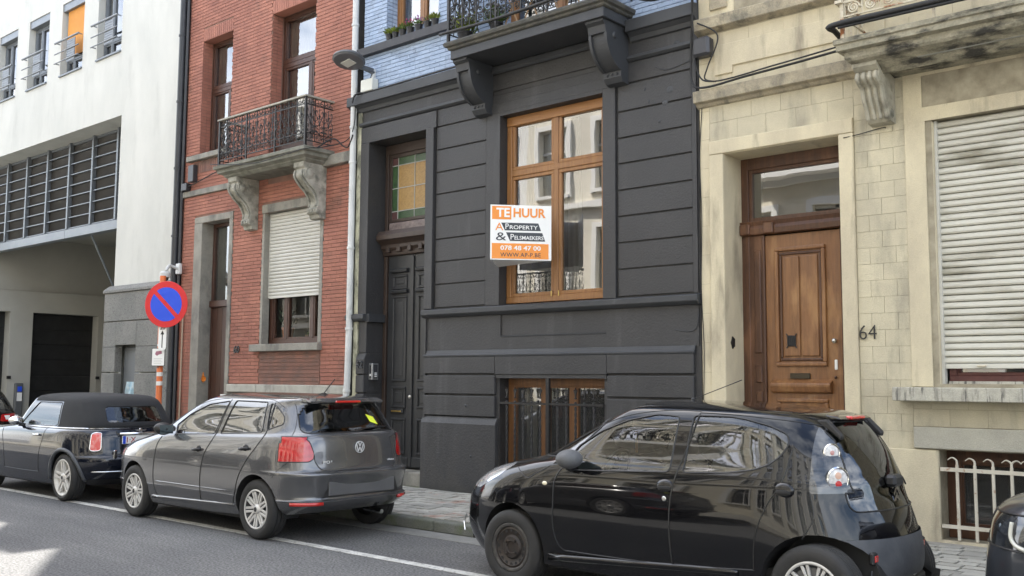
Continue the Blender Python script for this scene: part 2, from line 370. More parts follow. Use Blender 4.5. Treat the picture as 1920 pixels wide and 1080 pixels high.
# window sill band
MB().prism([(YF-.085, 2.545), (YF-.085, 2.612), (YF+.02, 2.635), (YF+.02, 2.50), (YF-.04, 2.51)], 'x', -10.18, -5.67).build("sill_band", blk2, H, bevel=.006)
MB().prism([(YF-.085, 2.545), (YF-.085, 2.612), (YF+.02, 2.635), (YF+.02, 2.50), (YF-.04, 2.51)], 'x', -11.86, -11.43).build("sill_band", blk2, H, bevel=.006)
B("sill_return", blk2, H, -11.44, -11.36, YF-.02, YF+.3, 2.50, 2.62)
# rusticated bands, each course a piece
gz = [2.64, 2.975, 3.30, 3.625, 3.95, 4.28, 4.60, 4.93, 5.27]
for k in range(8):
    B("render_band", blk, H, -9.965, -9.0, YF-.006, YF+.03, gz[k]+.01, gz[k+1]-.008, bevel=.006)
    B("render_band", blk, H, -6.80, -5.76, YF-.006, YF+.03, gz[k]+.01, gz[k+1]-.008, bevel=.006)
B("render_band", blk, H, -9.965, -5.76, YF-.004, YF+.03, 5.282, 5.53, bevel=.006)
B("band_margin", blk, H, -9.0, -8.95, YF-.006, YF+.03, 2.64, 5.27); B("band_margin", blk, H, -5.76, -5.70, YF-.006, YF+.03, 2.64, 5.53); 
# surrounds
for a, b, z0, z1 in ((-8.95, -8.73, 2.63, 5.27), (-7.02, -6.83, 2.63, 5.27)): B("window_surround", blk, H, a, b, YF-.026, YF+.12, z0, z1, bevel=.004)
B("window_surround", blk, H, -8.73, -7.02, YF-.026, YF+.12, 5.22, 5.27); B("window_head", blk, H, -8.95, -6.83, YF-.024, YF+.02, 5.27, 5.40, bevel=.004)
B("door_surround", blk, H, -10.16, -10.0, YF-.045, YF+.3, 2.63, 5.27, bevel=.005); B("door_surround", blk, H, -11.62, -11.43, YF-.03, YF+.3, 2.62, 5.27, bevel=.005)
B("door_surround", blk, H, -11.62, -9.965, YF-.028, YF+.02, 5.27, 5.52, bevel=.004)
B("jamb_lining", blk, H, -10.16, -10.13, YF-.02, YF+.3, ZP, 2.5)
for z0, z1 in ((0, 1.13), (1.145, 1.41), (1.425, 1.69), ): B("jamb_block", blk, H, -11.62, -11.43, YF-.05, YF+.3, z0, z1, bevel=.012)
MB().prism([(YF-.05, 1.705), (YF-.05, 1.93), (YF-.0, 2.03), (YF+.3, 2.03), (YF+.3, 1.705)], 'x', -11.62, -11.43).build("jamb_block", blk, H, bevel=.01)
B("jamb_post", blk, H, -11.60, -11.43, YF-.01, YF+.3, 2.03, 2.5, bevel=.004)
text_mesh("house_number", "62", blk2, H, FRONT(-11.585, YF-.062, 1.80), h=.11, depth=.012, bold=.012)
# string moulding and cornice
for a, b in ((-11.66, -9.12), (-6.65, -5.66)): MB().prism([(YF-.05, 5.565), (YF-.045, 5.60), (YF+.02, 5.625), (YF+.02, 5.53), (YF-.02, 5.54)], 'x', a, b).build("string_moulding", blk2, H, bevel=.004)
corn = [(YF+.02, 5.76), (YF-.03, 5.78), (YF-.05, 5.83), (YF-.10, 5.87), (YF-.14, 5.875), (YF-.14, 6.02), (YF+.02, 6.05)]
for a, b in ((-11.86, -9.16), (-6.60, -5.66)): MB().prism(corn, 'x', a, b).build("cornice", blk2, H, bevel=.005)
B("frieze", blk, H, X0, X1, YF-.0, YF+.02, 5.60, 5.80)
# balcony slab with moulded edge
SX0, SX1, SY = -9.14, -6.60, 9.26
def ring(mb, x0, x1, y0, z0, z1, o, yb=YF+.01): mb.box(x0-o, x1+o, y0-o, yb, z0, z1); return mb
sl_ = MB(); ring(sl_, SX0, SX1, SY, 5.95, 6.07, 0)
sl_.build("balcony_slab", blk2, H, bevel=.006)
e = [(0, 6.072), (.025, 6.085), (.03, 6.11), (.065, 6.125), (.075, 6.16), (.06, 6.185)]
mb = MB()
vs = []
for o, z in e: vs += [(SX0-o, YF, z), (SX0-o, SY-o, z), (SX1+o, SY-o, z), (SX1+o, YF, z)]
mb.add(vs, [(i*4+k, i*4+k+1, i*4+k+5, i*4+k+4) for i in range(len(e)-1) for k in range(3)]+[(20, 21, 22, 23)])
mb.build("balcony_moulding", mat("weathered_dark_trim", (.05, .05, .048), (.085, .08, .065), scale=6, c3=(.12, .115, .09), scale3=9, rough=.8, bump=.4), H)
for xx in (SX0+.12, ): pass
MB().prism([(YF, 5.95), (YF-.04, 5.92), (YF-.05, 5.86), (YF-.02, 5.83), (YF, 5.83)], 'x', -8.87, -6.9).build("soffit_moulding", blk2, H)
def console(par, x0, x1, m, prof, m2=None, face=True):
    o = MB().prism(prof, 'x', x0, x1).build("console", m, par, bevel=.008, segs=2); return o
def arc(cx, cz, r, a0, a1, n=10, rz=None): return [(cx+r*math.cos(a0+(a1-a0)*k/n), cz+(rz or r)*math.sin(a0+(a1-a0)*k/n)) for k in range(n+1)]
for a, b in ((-9.13, -8.88), (-6.90, -6.64)):
    pr = [(YF, 5.95), (YF-.55, 5.95), (YF-.55, 5.92), (YF-.50, 5.89), (YF-.48, 5.80), (YF-.44, 5.80)]
    pr += arc(YF, 5.80, .44, math.pi, math.pi*1.40, 12, .42)
    x_, z_ = pr[-1]; pr += [(x_-.03, z_+.005), (x_-.03, z_-.07), (x_+.02, z_-.13), (YF, z_-.15)]
    c = console(H, a, b, blk2, pr)
    pr2 = arc(YF-.02, 5.80, .455, math.pi, math.pi*1.38, 12, .43); inner = arc(YF-.02, 5.80, .40, math.pi*1.38, math.pi, 12, .36)
    for q in (a+.0, b-.03): MB().prism(pr2+inner, 'x', q-.004, q+.034).build("scroll_rim", blk2, c)
    MB().lathe([(0, .02), (.03, .018), (.045, 0)], (b, YF-.30, 5.80), 'x', 12).build("rosette", blk2, c)
    for k in range(3): MB().sphere(((a+b)/2-.07+.07*k, x_-.035, z_-.035), .018, 8, 5).build("bead", blk2, c, smooth=True)
for sx_, sz_, sr_ in ((-6.05, 5.08, .035), (-6.12, 4.93, .028), (-6.35, 4.99, .018), (-5.95, 5.62, .03), (-6.2, 4.72, .015), (-9.3, 1.28, .014), (-9.2, .6, .012), (-6.4, 5.15, .012)):
    MB().lathe([(0, -.004), (sr_*.5, -.012), (sr_, -.006), (sr_*1.5, 0)], (sx_, YF-.004 if sz_ > 2 else YF-.05, sz_), 'y', 9).build("patched_hole", blk2, H, smooth=True)
MB().tube(bez([(-6.25, YF-.006, 5.40), (-6.1, YF-.008, 5.33), (-5.9, YF-.008, 5.35), (-5.74, YF-.008, 5.38)], 5), .006, 5).build("painted_cable", blk2, H); MB().tube(bez([(-6.0, YF+.002, 2.22), (-5.85, YF+.0, 2.20), (-5.74, YF+.0, 2.23), (-5.70, YF+.0, 2.40)], 5), .006, 5).build("painted_cable", blk2, H)
# main window
wf = window(H, -8.73, -7.02, 2.655, 5.215, YF+.125, oak, wglass, xs=(-7.88,), zs=(4.43,), fw=.085, sash=.06, depth=.07, bevel=.006)
B("window_head_board", oakh, wf, -8.725, -7.025, YF+.112, YF+.13, 5.09, 5.215, bevel=.004)
for px in (-7.94, -7.82): MB().lathe([(.008, 0), (.008, .07)], (px, YF+.115, 2.72), 'z', 6).build("hinge", mat("brass", (.5, .35, .12), rough=.35, metal=1), wf)
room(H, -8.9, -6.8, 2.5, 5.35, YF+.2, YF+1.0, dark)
curtain(H, -8.66, -8.40, 2.66, 5.1, YF+.33, cloth, waves=4, gather=.3); curtain(H, -8.05, -7.90, 2.66, 5.1, YF+.33, cloth, waves=3)
curtain(H, -7.86, -7.66, 2.66, 5.1, YF+.36, cloth, waves=3, gather=-.2); curtain(H, -7.24, -7.05, 2.66, 5.1, YF+.33, cloth, waves=3)
# basement window with grille
window(H, -8.74, -7.03, .38, 1.655, YF+.2, wood("shaded_oak", (.22, .10, .035), (.12, .055, .022)), wglass2, xs=(-8.12, -7.65), fw=.10, sash=.03, depth=.06)  # frame oak: shade of the basement opening is put into its darker colour
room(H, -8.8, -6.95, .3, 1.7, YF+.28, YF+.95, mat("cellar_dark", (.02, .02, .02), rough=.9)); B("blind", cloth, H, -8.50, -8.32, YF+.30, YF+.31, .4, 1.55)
gr = MB().box(-8.74, -7.03, YF-.005, YF+.02, 1.315, 1.34).build("window_grille", iron, H)
B("rail", iron, gr, -8.74, -7.03, YF-.005, YF+.02, .44, .465); B("grille_post", iron, gr, -7.93, -7.88, YF-.01, YF+.03, .38, 1.655)
bar = None
for k in range(11):
    xx = -8.60+.142*k
    if k == 5: continue
    if bar is None:
        mb = MB(); n = 40
        for i in range(2):
            mb.tube([(xx+.006*math.cos(j*.9+math.pi*i), YF+.007+.006*math.sin(j*.9+math.pi*i), .40+.0225*j) for j in range(n+1)], .012, 6)
        mb.sphere((xx, YF+.007, 1.345), .020, 8, 5); mb.sphere((xx, YF+.007, 1.405), .02, 8, 5, sz=.6)
        bar = mb.build("grille_bar", iron, gr, smooth=True, loc=(xx, YF, .4))
        t_ = MB().prism([(xx-.005, 1.41), (xx+.005, 1.41), (xx+.012, 1.46), (xx+.028, 1.50), (xx+.022, 1.515), (xx+.008, 1.49), (xx, 1.54), (xx-.008, 1.49), (xx-.022, 1.515), (xx-.028, 1.50), (xx-.012, 1.46)], 'y', YF, YF+.014).build("spear_tip", iron, bar, loc=(xx, YF, .4))
        bx = xx; bl = bar.location.copy()
    else:
        copy_tree(bar, gr, (bl.x+xx-bx, bl.y, bl.z))
# front door
DY = YF+.34
MB().box(-11.43, -10.16, DY-.30, DY+.1, ZP-.02, .30).build("door_step", BLUE_STONE(), H, bevel=.01)
fr = MB().box(-11.43, -11.36, DY-.02, DY+.06, .3, 5.27).box(-10.20, -10.16, DY-.02, DY+.06, .3, 5.27).box(-11.36, -10.2, DY-.02, DY+.06, 5.12, 5.27).build("door_frame", brownw, H, bevel=.004)
room(H, -11.43, -10.16, 3.8, 5.3, DY+.12, DY+.5, mat("stair_hall", (.3, .26, .2), rough=.9))
stained = dict(a=mat("amber_glass", (.40, .25, .085), (.30, .18, .06), scale=25, rough=.15, bump=1, bscale=60, spec=.6), g=mat("green_glass", (.05, .10, .04), (.03, .06, .03), scale=9, rough=.12, bump=.6, bscale=50), v=mat("plum_glass", (.10, .05, .05), rough=.12))
lead = mat("lead_bar", (.35, .36, .34), rough=.6)
fl = MB().box(-11.36, -11.30, DY-.0, DY+.05, 4.05, 5.12).box(-10.26, -10.20, DY, DY+.05, 4.05, 5.12).box(-11.30, -10.26, DY, DY+.05, 4.05, 4.10).box(-11.30, -10.26, DY, DY+.05, 5.06, 5.12).build("fanlight", brownw, H, bevel=.004)
cx_ = [-11.30, -11.17, -10.80, -10.40, -10.26]; cz_ = [4.10, 4.22, 4.58, 4.94, 5.06]
for i in range(4):
    for j in range(4):
        edge_c, edge_r = i in (0, 3), j in (0, 3); k = 'v' if (edge_c and edge_r) else ('g' if (edge_c or edge_r) else 'a')
        MB().quad((cx_[i], DY+.02, cz_[j]), (cx_[i+1], DY+.02, cz_[j]), (cx_[i+1], DY+.02, cz_[j+1]), (cx_[i], DY+.02, cz_[j+1])).build("stained_pane", stained[k], fl, recalc=False)
mb = MB()
for v in cx_[1:-1]: mb.box(v-.006, v+.006, DY+.012, DY+.028, 4.1, 5.06)
for v in cz_[1:-1]: mb.box(-11.3, -10.26, DY+.010, DY+.026, v-.006, v+.006)
mb.build("leading", lead, fl)
B("crumpled_sheet", mat("mauve_foil", (.12, .09, .085), (.22, .18, .17), scale=14, rough=.4, bump=1, bscale=25), H, -11.33, -10.2, DY-.02, DY, 3.91, 4.04, bevel=.01)
cm = [(DY, 3.52), (DY-.05, 3.53), (DY-.06, 3.60), (DY-.10, 3.64), (DY-.10, 3.69), (DY-.16, 3.74), (DY-.20, 3.76), (DY-.20, 3.83), (DY-.15, 3.90), (DY, 3.92)]
dc = MB().prism(cm, 'x', -11.42, -10.17).build("door_cornice", brownw, H, bevel=.004)
for k in range(5): B("dentil", brownw, dc, -11.30+.24*k, -11.22+.24*k, DY-.11, DY-.04, 3.57, 3.66, bevel=.006)
def leaf(par, x0, x1, name="door_leaf"):
    lf = MB().box(x0, x1, DY, DY+.05, .32, 3.52).build(name, blkdoor, par, bevel=.004)
    a, b = x0+.12, x1-.12
    def pan(z0, z1, d=.02):
        for (p, q, r, s_) in ((a, b, z1-.035, z1), (a, b, z0, z0+.035), (a, a+.035, z0+.035, z1-.035), (b-.035, b, z0+.035, z1-.035)): B("moulding", blkdoor, lf, p, q, DY-.022, DY+.002, r, s_, bevel=.008)
        B("raised_panel", blkdoor, lf, a+.075, b-.075, DY-.012, DY+.002, z0+.08, z1-.08, bevel=.01)
    pan(3.0, 3.22); pan(1.60, 2.90); pan(1.20, 1.52); pan(.52, 1.05)
    for z in (3.27, 2.95): MB().prism([(DY, z-.02), (DY-.05, z-.01), (DY-.06, z+.03), (DY, z+.05)], 'x', a-.03, b+.03).build("ledge", blkdoor, lf, bevel=.004)
    B("kick_board", blkdoor, lf, x0+.04, x1-.04, DY-.03, DY, .34, .48, bevel=.008)
    return lf
l1 = leaf(H, -11.34, -10.79); l2 = leaf(H, -10.785, -10.22)
B("cover_strip", blkdoor, l2, -10.82, -10.755, DY-.03, DY, .34, 3.5, bevel=.008)
brass = MATS["brass"]
MB().lathe([(0, -.02), (.012, -.02), (.028, -.01), (.028, 0)], (-10.79, DY-.03, 1.37), 'y', 12).xf(Matrix.Translation((0, 0, 0))).build("lock_rose", mat("pale_metal", (.6, .6, .58), rough=.3, metal=1), l2, smooth='auto')
B("letter_flap", blkdoor, l1, -11.22, -10.94, DY-.035, DY-.02, 1.125, 1.19, bevel=.01); B("letter_plate", brass, l1, -11.19, -10.97, DY-.042, DY-.034, 1.14, 1.165, bevel=.004)
# intercom on the left reveal
ic = MB().prism([(9.90, 1.62), (9.90, 1.87), (10.03, 1.87), (10.03, 1.62)], 'x', -11.43, -11.35).build("intercom", mat("brushed_steel", (.55, .56, .57), rough=.35, metal=.9), H, bevel=.006)
B("intercom_panel", mat("dark_plastic", (.04, .04, .045), rough=.4), ic, -11.40, -11.36, 9.893, 9.899, 1.65, 1.84); B("call_plate", signwhite, ic, -11.395, -11.365, 9.890, 9.893, 1.68, 1.71)
B("intercom_panel", MATS["dark_plastic"], ic, -11.352, -11.346, 9.93, 10.01, 1.64, 1.85)
for k in range(3): B("call_button", signwhite, ic, -11.347, -11.343, 9.945, 9.995, 1.665+.025*k, 1.68+.025*k)
# ---------------------------------------------------------------- blue brick storey
blue = mat("blue_painted_brick", (.29, .37, .50), (.34, .42, .55), scale=3, c3=(.22, .27, .36), scale3=9, lo3=.55, hi3=.75, rough=.7, bump=.35, bscale=60, vary=.10)
bluem = mat("blue_mortar", (.16, .20, .29), (.21, .26, .36), scale=8, rough=.85)
bh = [(-11.10, -9.97, 6.90, 9.2, .22), (-8.75, -7.0, 6.1, 9.2, .22)]
wall(MB(), X0, X1, 6.0, 9.4, YF+.005, bh).build("mortar_wall", bluem, H, recalc=False)
def bricks(par, x0, x1, z0, z1, holes, m, bl=.212, bh_=.062, jt=.010, y=YF+.002, d=.008, jv=.004, nmax=298, key=None, reveals=(), name="brick", exclude=None):
    cells = []; row = 0; z = z0
    while z < z1-.03:
        off = [0, .5, .06, .44][row % 4]*bl; x = x0-off; zz0, zz1 = z, min(z+bh_-jt, z1)
        while x < x1:
            a, b = max(x, x0), min(x+bl-jv, x1); x += bl
            segs = [(a, b)]
            for h in holes:
                if zz1 > h[2]+.008 and zz0 < h[3]-.008:
                    ns_ = []
                    for (p, q) in segs:
                        if q <= h[0] or p >= h[1]: ns_.append((p, q))
                        else:
                            if p < h[0]: ns_.append((p, h[0]))
                            if q > h[1]: ns_.append((h[1], q))
                    segs = ns_
            for p, q in segs:
                if q-p > .03: cells.append((p, q, zz0, zz1))
        z += bh_; row += 1
    key = key or (lambda c: 0)
    cells.sort(key=key); ob0 = None; rest = MB()
    for i, c in enumerate(cells):
        j = random.uniform(-.0015, .0015)
        if i < nmax:
            if ob0 is None:
                ob0 = MB().box(0, 1, 0, 1, 0, 1).build(name, m, None); ob = ob0
                md = ob.modifiers.new("bevel", 'BEVEL'); md.width = .0; ob.modifiers.clear()
            else: ob = ob0.copy(); COL.objects.link(ob)
            ob.parent = par; ob.location = Vector((c[0], y-d+j, c[2]))-origin(par); ob.scale = (c[1]-c[0], d*2, c[3]-c[2])
        else: rest.box(c[0], c[1], y-d+j, y+d, c[2], c[3])
    for (xw, ya, yb, za, zb, sgn) in reveals:      # bricks on reveals at x = xw
        z = za; row = 0
        while z < zb-.02:
            yy = ya+.014
            for k in range(2):
                ye = min(yy+.10, yb)
                if ye-yy > .03: rest.box(min(xw, xw+sgn*.008), max(xw, xw+sgn*.008), yy, ye-.008, z, z+bh_-jt)
                yy = ye
            z += bh_; row += 1
    rest.build("brickwork", m, par, kind='stuff')
    return cells
hb = [(-11.10, -9.97, 6.80, 9.2), (-8.75, -7.0, 6.1, 9.2)]
bricks(H, X0, X1, 6.06, 8.4, hb, blue, reveals=[(-11.10, YF, YF+.22, 6.9, 8.4, 1), (-8.75, YF, YF+.22, 6.2, 8.4, 1)],
       key=lambda c: (0 if c[0] < -9.4 and c[2] < 7.6 else 1 if c[0] > -6.7 and c[2] < 6.6 else 2, c[2]))
MB().prism([(YF+.1, 6.81), (YF-.09, 6.785), (YF-.09, 6.66), (YF+.02, 6.65)], 'x', -11.72, -9.50).build("blue_window_sill", mat("dark_sill_paint", (.03, .03, .035), (.045, .045, .05), scale=8, rough=.6), H, bevel=.005)
window(H, -11.10, -9.97, 6.80, 9.15, YF+.21, oak, wglass, xs=(-10.53,), fw=.075, sash=.045, depth=.06); room(H, -11.15, -9.9, 6.7, 9.3, YF+.29, YF+1.0, lightroom); curtain(H, -11.0, -10.0, 6.9, 9.1, YF+.34, cloth, waves=14, amp=.012)
window(H, -8.75, -7.0, 6.2, 9.15, YF+.21, oak, wglass, xs=(-7.87,), fw=.075, depth=.06); room(H, -8.8, -6.95, 6.1, 9.3, YF+.29, YF+1.0, lightroom)
B("upper_wall", blue, H, X0, X1, YF, 10.9, 9.4, RH)
# pots on the sill
pot_m = mat("dark_pot", (.018, .018, .02), rough=.5); leafg = mat("leaf_green", (.05, .10, .02), (.09, .15, .03), scale=20, rough=.6, vary=.35); leafy = mat("leaf_yellow_green", (.22, .27, .04), (.16, .22, .04), scale=20, rough=.6, vary=.3)
pinkm = mat("flower_pink", (.5, .04, .16), rough=.6, vary=.3); purm = mat("flower_mauve", (.28, .08, .25), rough=.6, vary=.3)
def leaves(mb, c, r, n, ln, up=.4, wd=.3):
    for _ in range(n):
        th = random.uniform(0, 6.283); ph = random.uniform(-.2, 1.2); rr = r*random.uniform(.2, 1)
        p = Vector(c)+Vector((math.cos(th)*rr*.9, math.sin(th)*rr*.9, abs(math.sin(ph))*r*up*2.2*random.random()))
        d = Vector((math.cos(th), math.sin(th), up+random.uniform(-.3, .8))).normalized(); s_ = d.cross(Vector((0, 0, 1))).normalized()*ln*wd; u = d*ln
        mb.quad(p, p+u*.45+s_*.5, p+u, p+u*.45-s_*.5)
def potplant(x, y, z, r, h, lm, n, ln, label, cat="potted plant", flower=None, group=None, pm=None, sp=1.2, up=.5):
    t = thing("potted_plant", label, cat, (x, y, z), group)
    MB().lathe([(0, 0), (r*.75, 0), (r, h*.85), (r*1.08, h*.86), (r*1.08, h), (r*.9, h), (r*.85, h*.9), (0, h*.88)], (x, y, z), 'z', 14).build("pot", pm or pot_m, t, smooth='auto')
    mb = MB(); leaves(mb, (x, y, z+h*.95), r*sp, n, ln, up); mb.build("foliage", lm, t, recalc=False)
    if flower:
        mb = MB()
        for _ in range(26):
            p = (x+random.uniform(-1, 1)*r*sp, y+random.uniform(-1, 1)*r*sp, z+h+random.uniform(.05, .13)); mb.sphere(p, .011, 5, 3)
        mb.build("blossom", flower, t)
    return t
zs = 6.80
for (x, rr, lm, fl_, lab, n) in ((-11.02, .055, leafy, None, "leafy yellow green plant at the left end of the blue house sill", 130), (-10.88, .05, leafy, None, "pale green plant second from the left on the blue house sill", 80), (-10.72, .055, leafg, None, "dark green plant between yellow plant and pink flowers on sill", 90),
        (-10.55, .06, leafg, pinkm, "pink flowering plant left of the mullion on the blue house sill", 60), (-10.37, .06, leafg, purm, "mauve flowering plant right of the pink flowers on sill", 60), (-10.18, .06, leafg, None, "small empty looking black pot beside the bright bushy plant", 16), (-10.02, .06, leafy, None, "bright lime bushy plant at the right end of the sill", 170)):
    potplant(x, YF-.02, zs-.005, rr, .10, lm, n, .07, lab, flower=fl_, group="pots on the blue house window sill")
# ---------------------------------------------------------------- ornate balcony railings
def scroll_bay(w_, h, m, par, x, y, z, rot=0, r=.009, rich=True, name="scroll_panel"):
    """one bay of wrought iron, local x 0..w_, z 0..h"""
    mb = MB(); c = w_/2
    mb.tube([(0, 0, 0), (0, 0, h)], r*1.1, 5); mb.tube([(c, 0, 0), (c, 0, h*.8)], r*.8, 4)
    for f in (1, -1):
        mb.tube([(c+f*(px-c), 0, pz) for px, _, pz in spiral(c+w_*.22, h*.12, w_*.17, -1.6, 1.3)], r*.8, 4)
        mb.tube([(c+f*(px-c), 0, pz) for px, _, pz in spiral(c+w_*.22, h*.36, w_*.16, 1.6, -1.25)], r*.7, 4)
        mb.tube(bez([(c, 0, h*.42), (c+f*w_*.12, 0, h*.5), (c+f*w_*.36, 0, h*.62), (c+f*w_*.40, 0, h*.72), (c+f*w_*.28, 0, h*.74), (c+f*w_*.26, 0, h*.68)], 4), r*.8, 4)
        mb.tube(bez([(c, 0, h*.62), (c+f*w_*.1, 0, h*.55), (c+f*w_*.22, 0, h*.56), (c+f*w_*.2, 0, h*.61)], 4), r*.7, 4)
        mb.tube([(c+f*(px-c), 0, pz) for px, _, pz in spiral(c+w_*.23, h*.88, w_*.19, -1.2, 1.2)], r*.8, 4)
        mb.tube(bez([(c+f*w_*.5, 0, h*.98), (c+f*w_*.38, 0, h*.99), (c+f*w_*.2, 0, h*.97), (c, 0, h*.86)], 4), r*.8, 4)
        if rich:
            mb.tube([(c+f*(px-c), 0, pz) for px, _, pz in spiral(c+w_*.25, h*.24, w_*.12, 0, 1.4)], r*.7, 4)
            mb.tube(bez([(c+f*w_*.5, 0, h*.2), (c+f*w_*.35, 0, h*.3), (c+f*w_*.48, 0, h*.45), (c+f*w_*.3, 0, h*.52)], 4), r*.8, 4)
    for zz in (.42, .62, .2): mb.sphere((c, 0, h*zz), r*2.4, 6, 4)
    mb.xf(Matrix.Translation((x, y, z)) @ Matrix.Rotation(rot, 4, 'Z'))
    return mb.build(name, m, par, recalc=False, loc=(x, y, z))
def railing(par, x0, x1, y0, y1, z0, z1, m, nb, ns_, topm=None, r=.009, name="railing", toph=.03, topw=.05):
    rl = MB().box(x0-topw/2, x1+topw/2, y0-topw/2, y0+topw/2, z1, z1+toph).box(x0-topw/2, x0+topw/2, y0+topw/2, y1, z1, z1+toph).box(x1-topw/2, x1+topw/2, y0+topw/2, y1, z1, z1+toph).build("balcony_railing", topm or m, par, bevel=.004)
    mb = MB()
    for z in (z0+.0, z0+(z1-z0)*.17, z0+(z1-z0)*.83): mb.box(x0, x1, y0-.006, y0+.006, z, z+.014).box(x0-.006, x0+.006, y0, y1, z, z+.014).box(x1-.006, x1+.006, y0, y1, z, z+.014)
    mb.build("rail_bar", m, rl)
    for xx in (x0, x1): MB().box(xx-.018, xx+.018, y0-.018, y0+.018, z0-.12, z1).build("corner_post", m, rl)
    for k in (1, 2): MB().box(x0+(x1-x0)*k/3-.012, x0+(x1-x0)*k/3+.012, y0-.01, y0+.01, z0-.12, z1).build("rail_post", m, rl)
    w_ = (x1-x0)/nb; first = None
    for k in range(nb):
        if first is None: first = scroll_bay(w_, z1-z0, m, rl, x0, y0, z0, r=r); base = first.location.copy()
        else: ob = first.copy(); COL.objects.link(ob); ob.location = base+Vector((w_*k, 0, 0))
    ws = (y1-y0)/ns_
    for xx in (x0, x1):
        f2 = None
        for k in range(ns_):
            if f2 is None: f2 = scroll_bay(ws, z1-z0, m, rl, xx, y0, z0, rot=math.pi/2, r=r); b2 = f2.location.copy()
            else: ob = f2.copy(); COL.objects.link(ob); ob.location = b2+Vector((0, ws*k, 0))
    return rl
railing(H, SX0-.02, SX1+.02, SY-.02, YF, 6.30, 7.25, iron, 10, 3, r=.012)
# things behind the railing
wd = wood("pale_slat_wood", (.45, .30, .17), (.35, .22, .12), rough=.6)
tr_ = thing("wooden_trellis", "pale folding wood trellis leaning behind the black house railing", "trellis", (-7.9, 9.5, 6.19))
for k in range(5):
    MB().tube([(-8.4+.34*k, 9.48, 6.2), (-8.1+.34*k, 9.5, 6.85)], .012, 4).build("slat", wd, tr_); MB().tube([(-8.1+.34*k, 9.5, 6.2), (-8.4+.34*k, 9.52, 6.85)], .012, 4).build("slat", wd, tr_)
for (x, r, n, lab) in ((-9.02, .10, 150, "spiky pale plant poking out of the left end of the railing"), (-8.45, .09, 120, "green balcony plant behind the middle left railing scrolls"), (-6.85, .09, 90, "small dark plant at the right corner of the black railing")):
    potplant(x, 9.42, 6.185, r, .16, leafg if 'pale' not in lab else leafy, n, .13, lab, group="plants on the black house balcony", sp=1.5, up=.8)
# to-let sign: two boards meeting in a V, the readable one faces the camera's side of the street
SL, SR = Vector((-8.235, 9.10, 3.14)), Vector((-7.715, 9.68, 3.14)); su = (SR-SL); sw = su.length; su.normalize(); sn = Vector((su.y, -su.x, 0)); shh = .70
SG = thing("to_let_sign", "orange and white to let board with phone number fixed beside the window", "sign", (-8.0, 9.5, 3.13))
SM = Matrix(((su.x, 0, sn.x, SL.x), (su.y, 0, sn.y, SL.y), (0, 1, 0, SL.z), (0, 0, 0, 1)))
def sbox(n, m, a, b, c, d, e=0, f=.002, par=None): return MB().add([tuple(SM @ Vector((x, z, y))) for x, z, y in ((a, c, e), (b, c, e), (b, d, e), (a, d, e), (a, c, f), (b, c, f), (b, d, f), (a, d, f))], [(0, 3, 2, 1), (4, 5, 6, 7), (0, 1, 5, 4), (1, 2, 6, 5), (2, 3, 7, 6), (3, 0, 4, 7)]).build(n, m, par or SG)
bd = sbox("board", signwhite, 0, sw, 0, shh, -.008, 0)
def stext(n, s_, m, x, z, w_, h_, bold=0.0, lay=.0035, sp=1.0): return text_mesh(n, s_, m, bd, SM @ Matrix.Translation((x*sw, z*shh, lay)), w=w_*sw, h=h_*shh, depth=.0008, bold=bold, space=sp)
sbox("orange_field", orange, .025*sw, .34*sw, .735*shh, .975*shh, 0, .002, bd); sbox("orange_field", orange, .025*sw, .955*sw, .02*shh, .30*shh, 0, .002, bd)
stext("lettering", "TE", signwhite, .095, .775, .22, .17, .03); stext("lettering", "HUUR", orange, .375, .775, .53, .17, .03)
def para(pts, m): return MB().add([tuple(SM @ Vector((x*sw, z*shh, l))) for l in (0, .002) for x, z in pts], [(0, 1, 2, 3), (7, 6, 5, 4)]+[(i, (i+1) % 4, (i+1) % 4+4, i+4) for i in range(4)]).build("dark_banner", m, bd)
para([(.235, .535), (.83, .535), (.785, .675), (.175, .675)], signdark); para([(.32, .345), (.90, .345), (.85, .50), (.255, .50)], signdark)
stext("lettering", "A", orange, .08, .535, .13, .135); stext("lettering", "P", signwhite, .245, .56, .055, .10); stext("lettering", "ROPERTY", signwhite, .315, .56, .46, .07, .008)
stext("lettering", "&", signdark, .09, .35, .17, .145); stext("lettering", "P", signwhite, .33, .37, .055, .10); stext("lettering", "ELSMAEKERS", signwhite, .395, .37, .475, .07, .008)
stext("lettering", "078 48 47 00", signwhite, .165, .175, .66, .085, .02); stext("lettering", "WWW.AP-P.BE", signdark, .165, .055, .66, .075, .005, sp=1.1)
SB = Vector((-8.72, 9.80, 3.14)); MB().add([tuple(SL), tuple(SB), (SB.x, SB.y, 3.84), (SL.x, SL.y, 3.84)], [(0, 1, 2, 3)]).build("board", signwhite, SG, recalc=False)
MB().quad(tuple(SL), tuple(SR), (-8.2, 9.72, 3.14), tuple(SB)).build("base_sheet", signwhite, SG, recalc=False)
MB().tube([(-8.2, 9.6, 3.2), (-8.2, 9.97, 3.2)], .012, 5).tube([(-8.2, 9.6, 3.75), (-8.2, 9.97, 3.75)], .012, 5).build("bracket", MATS["brushed_steel"], SG)
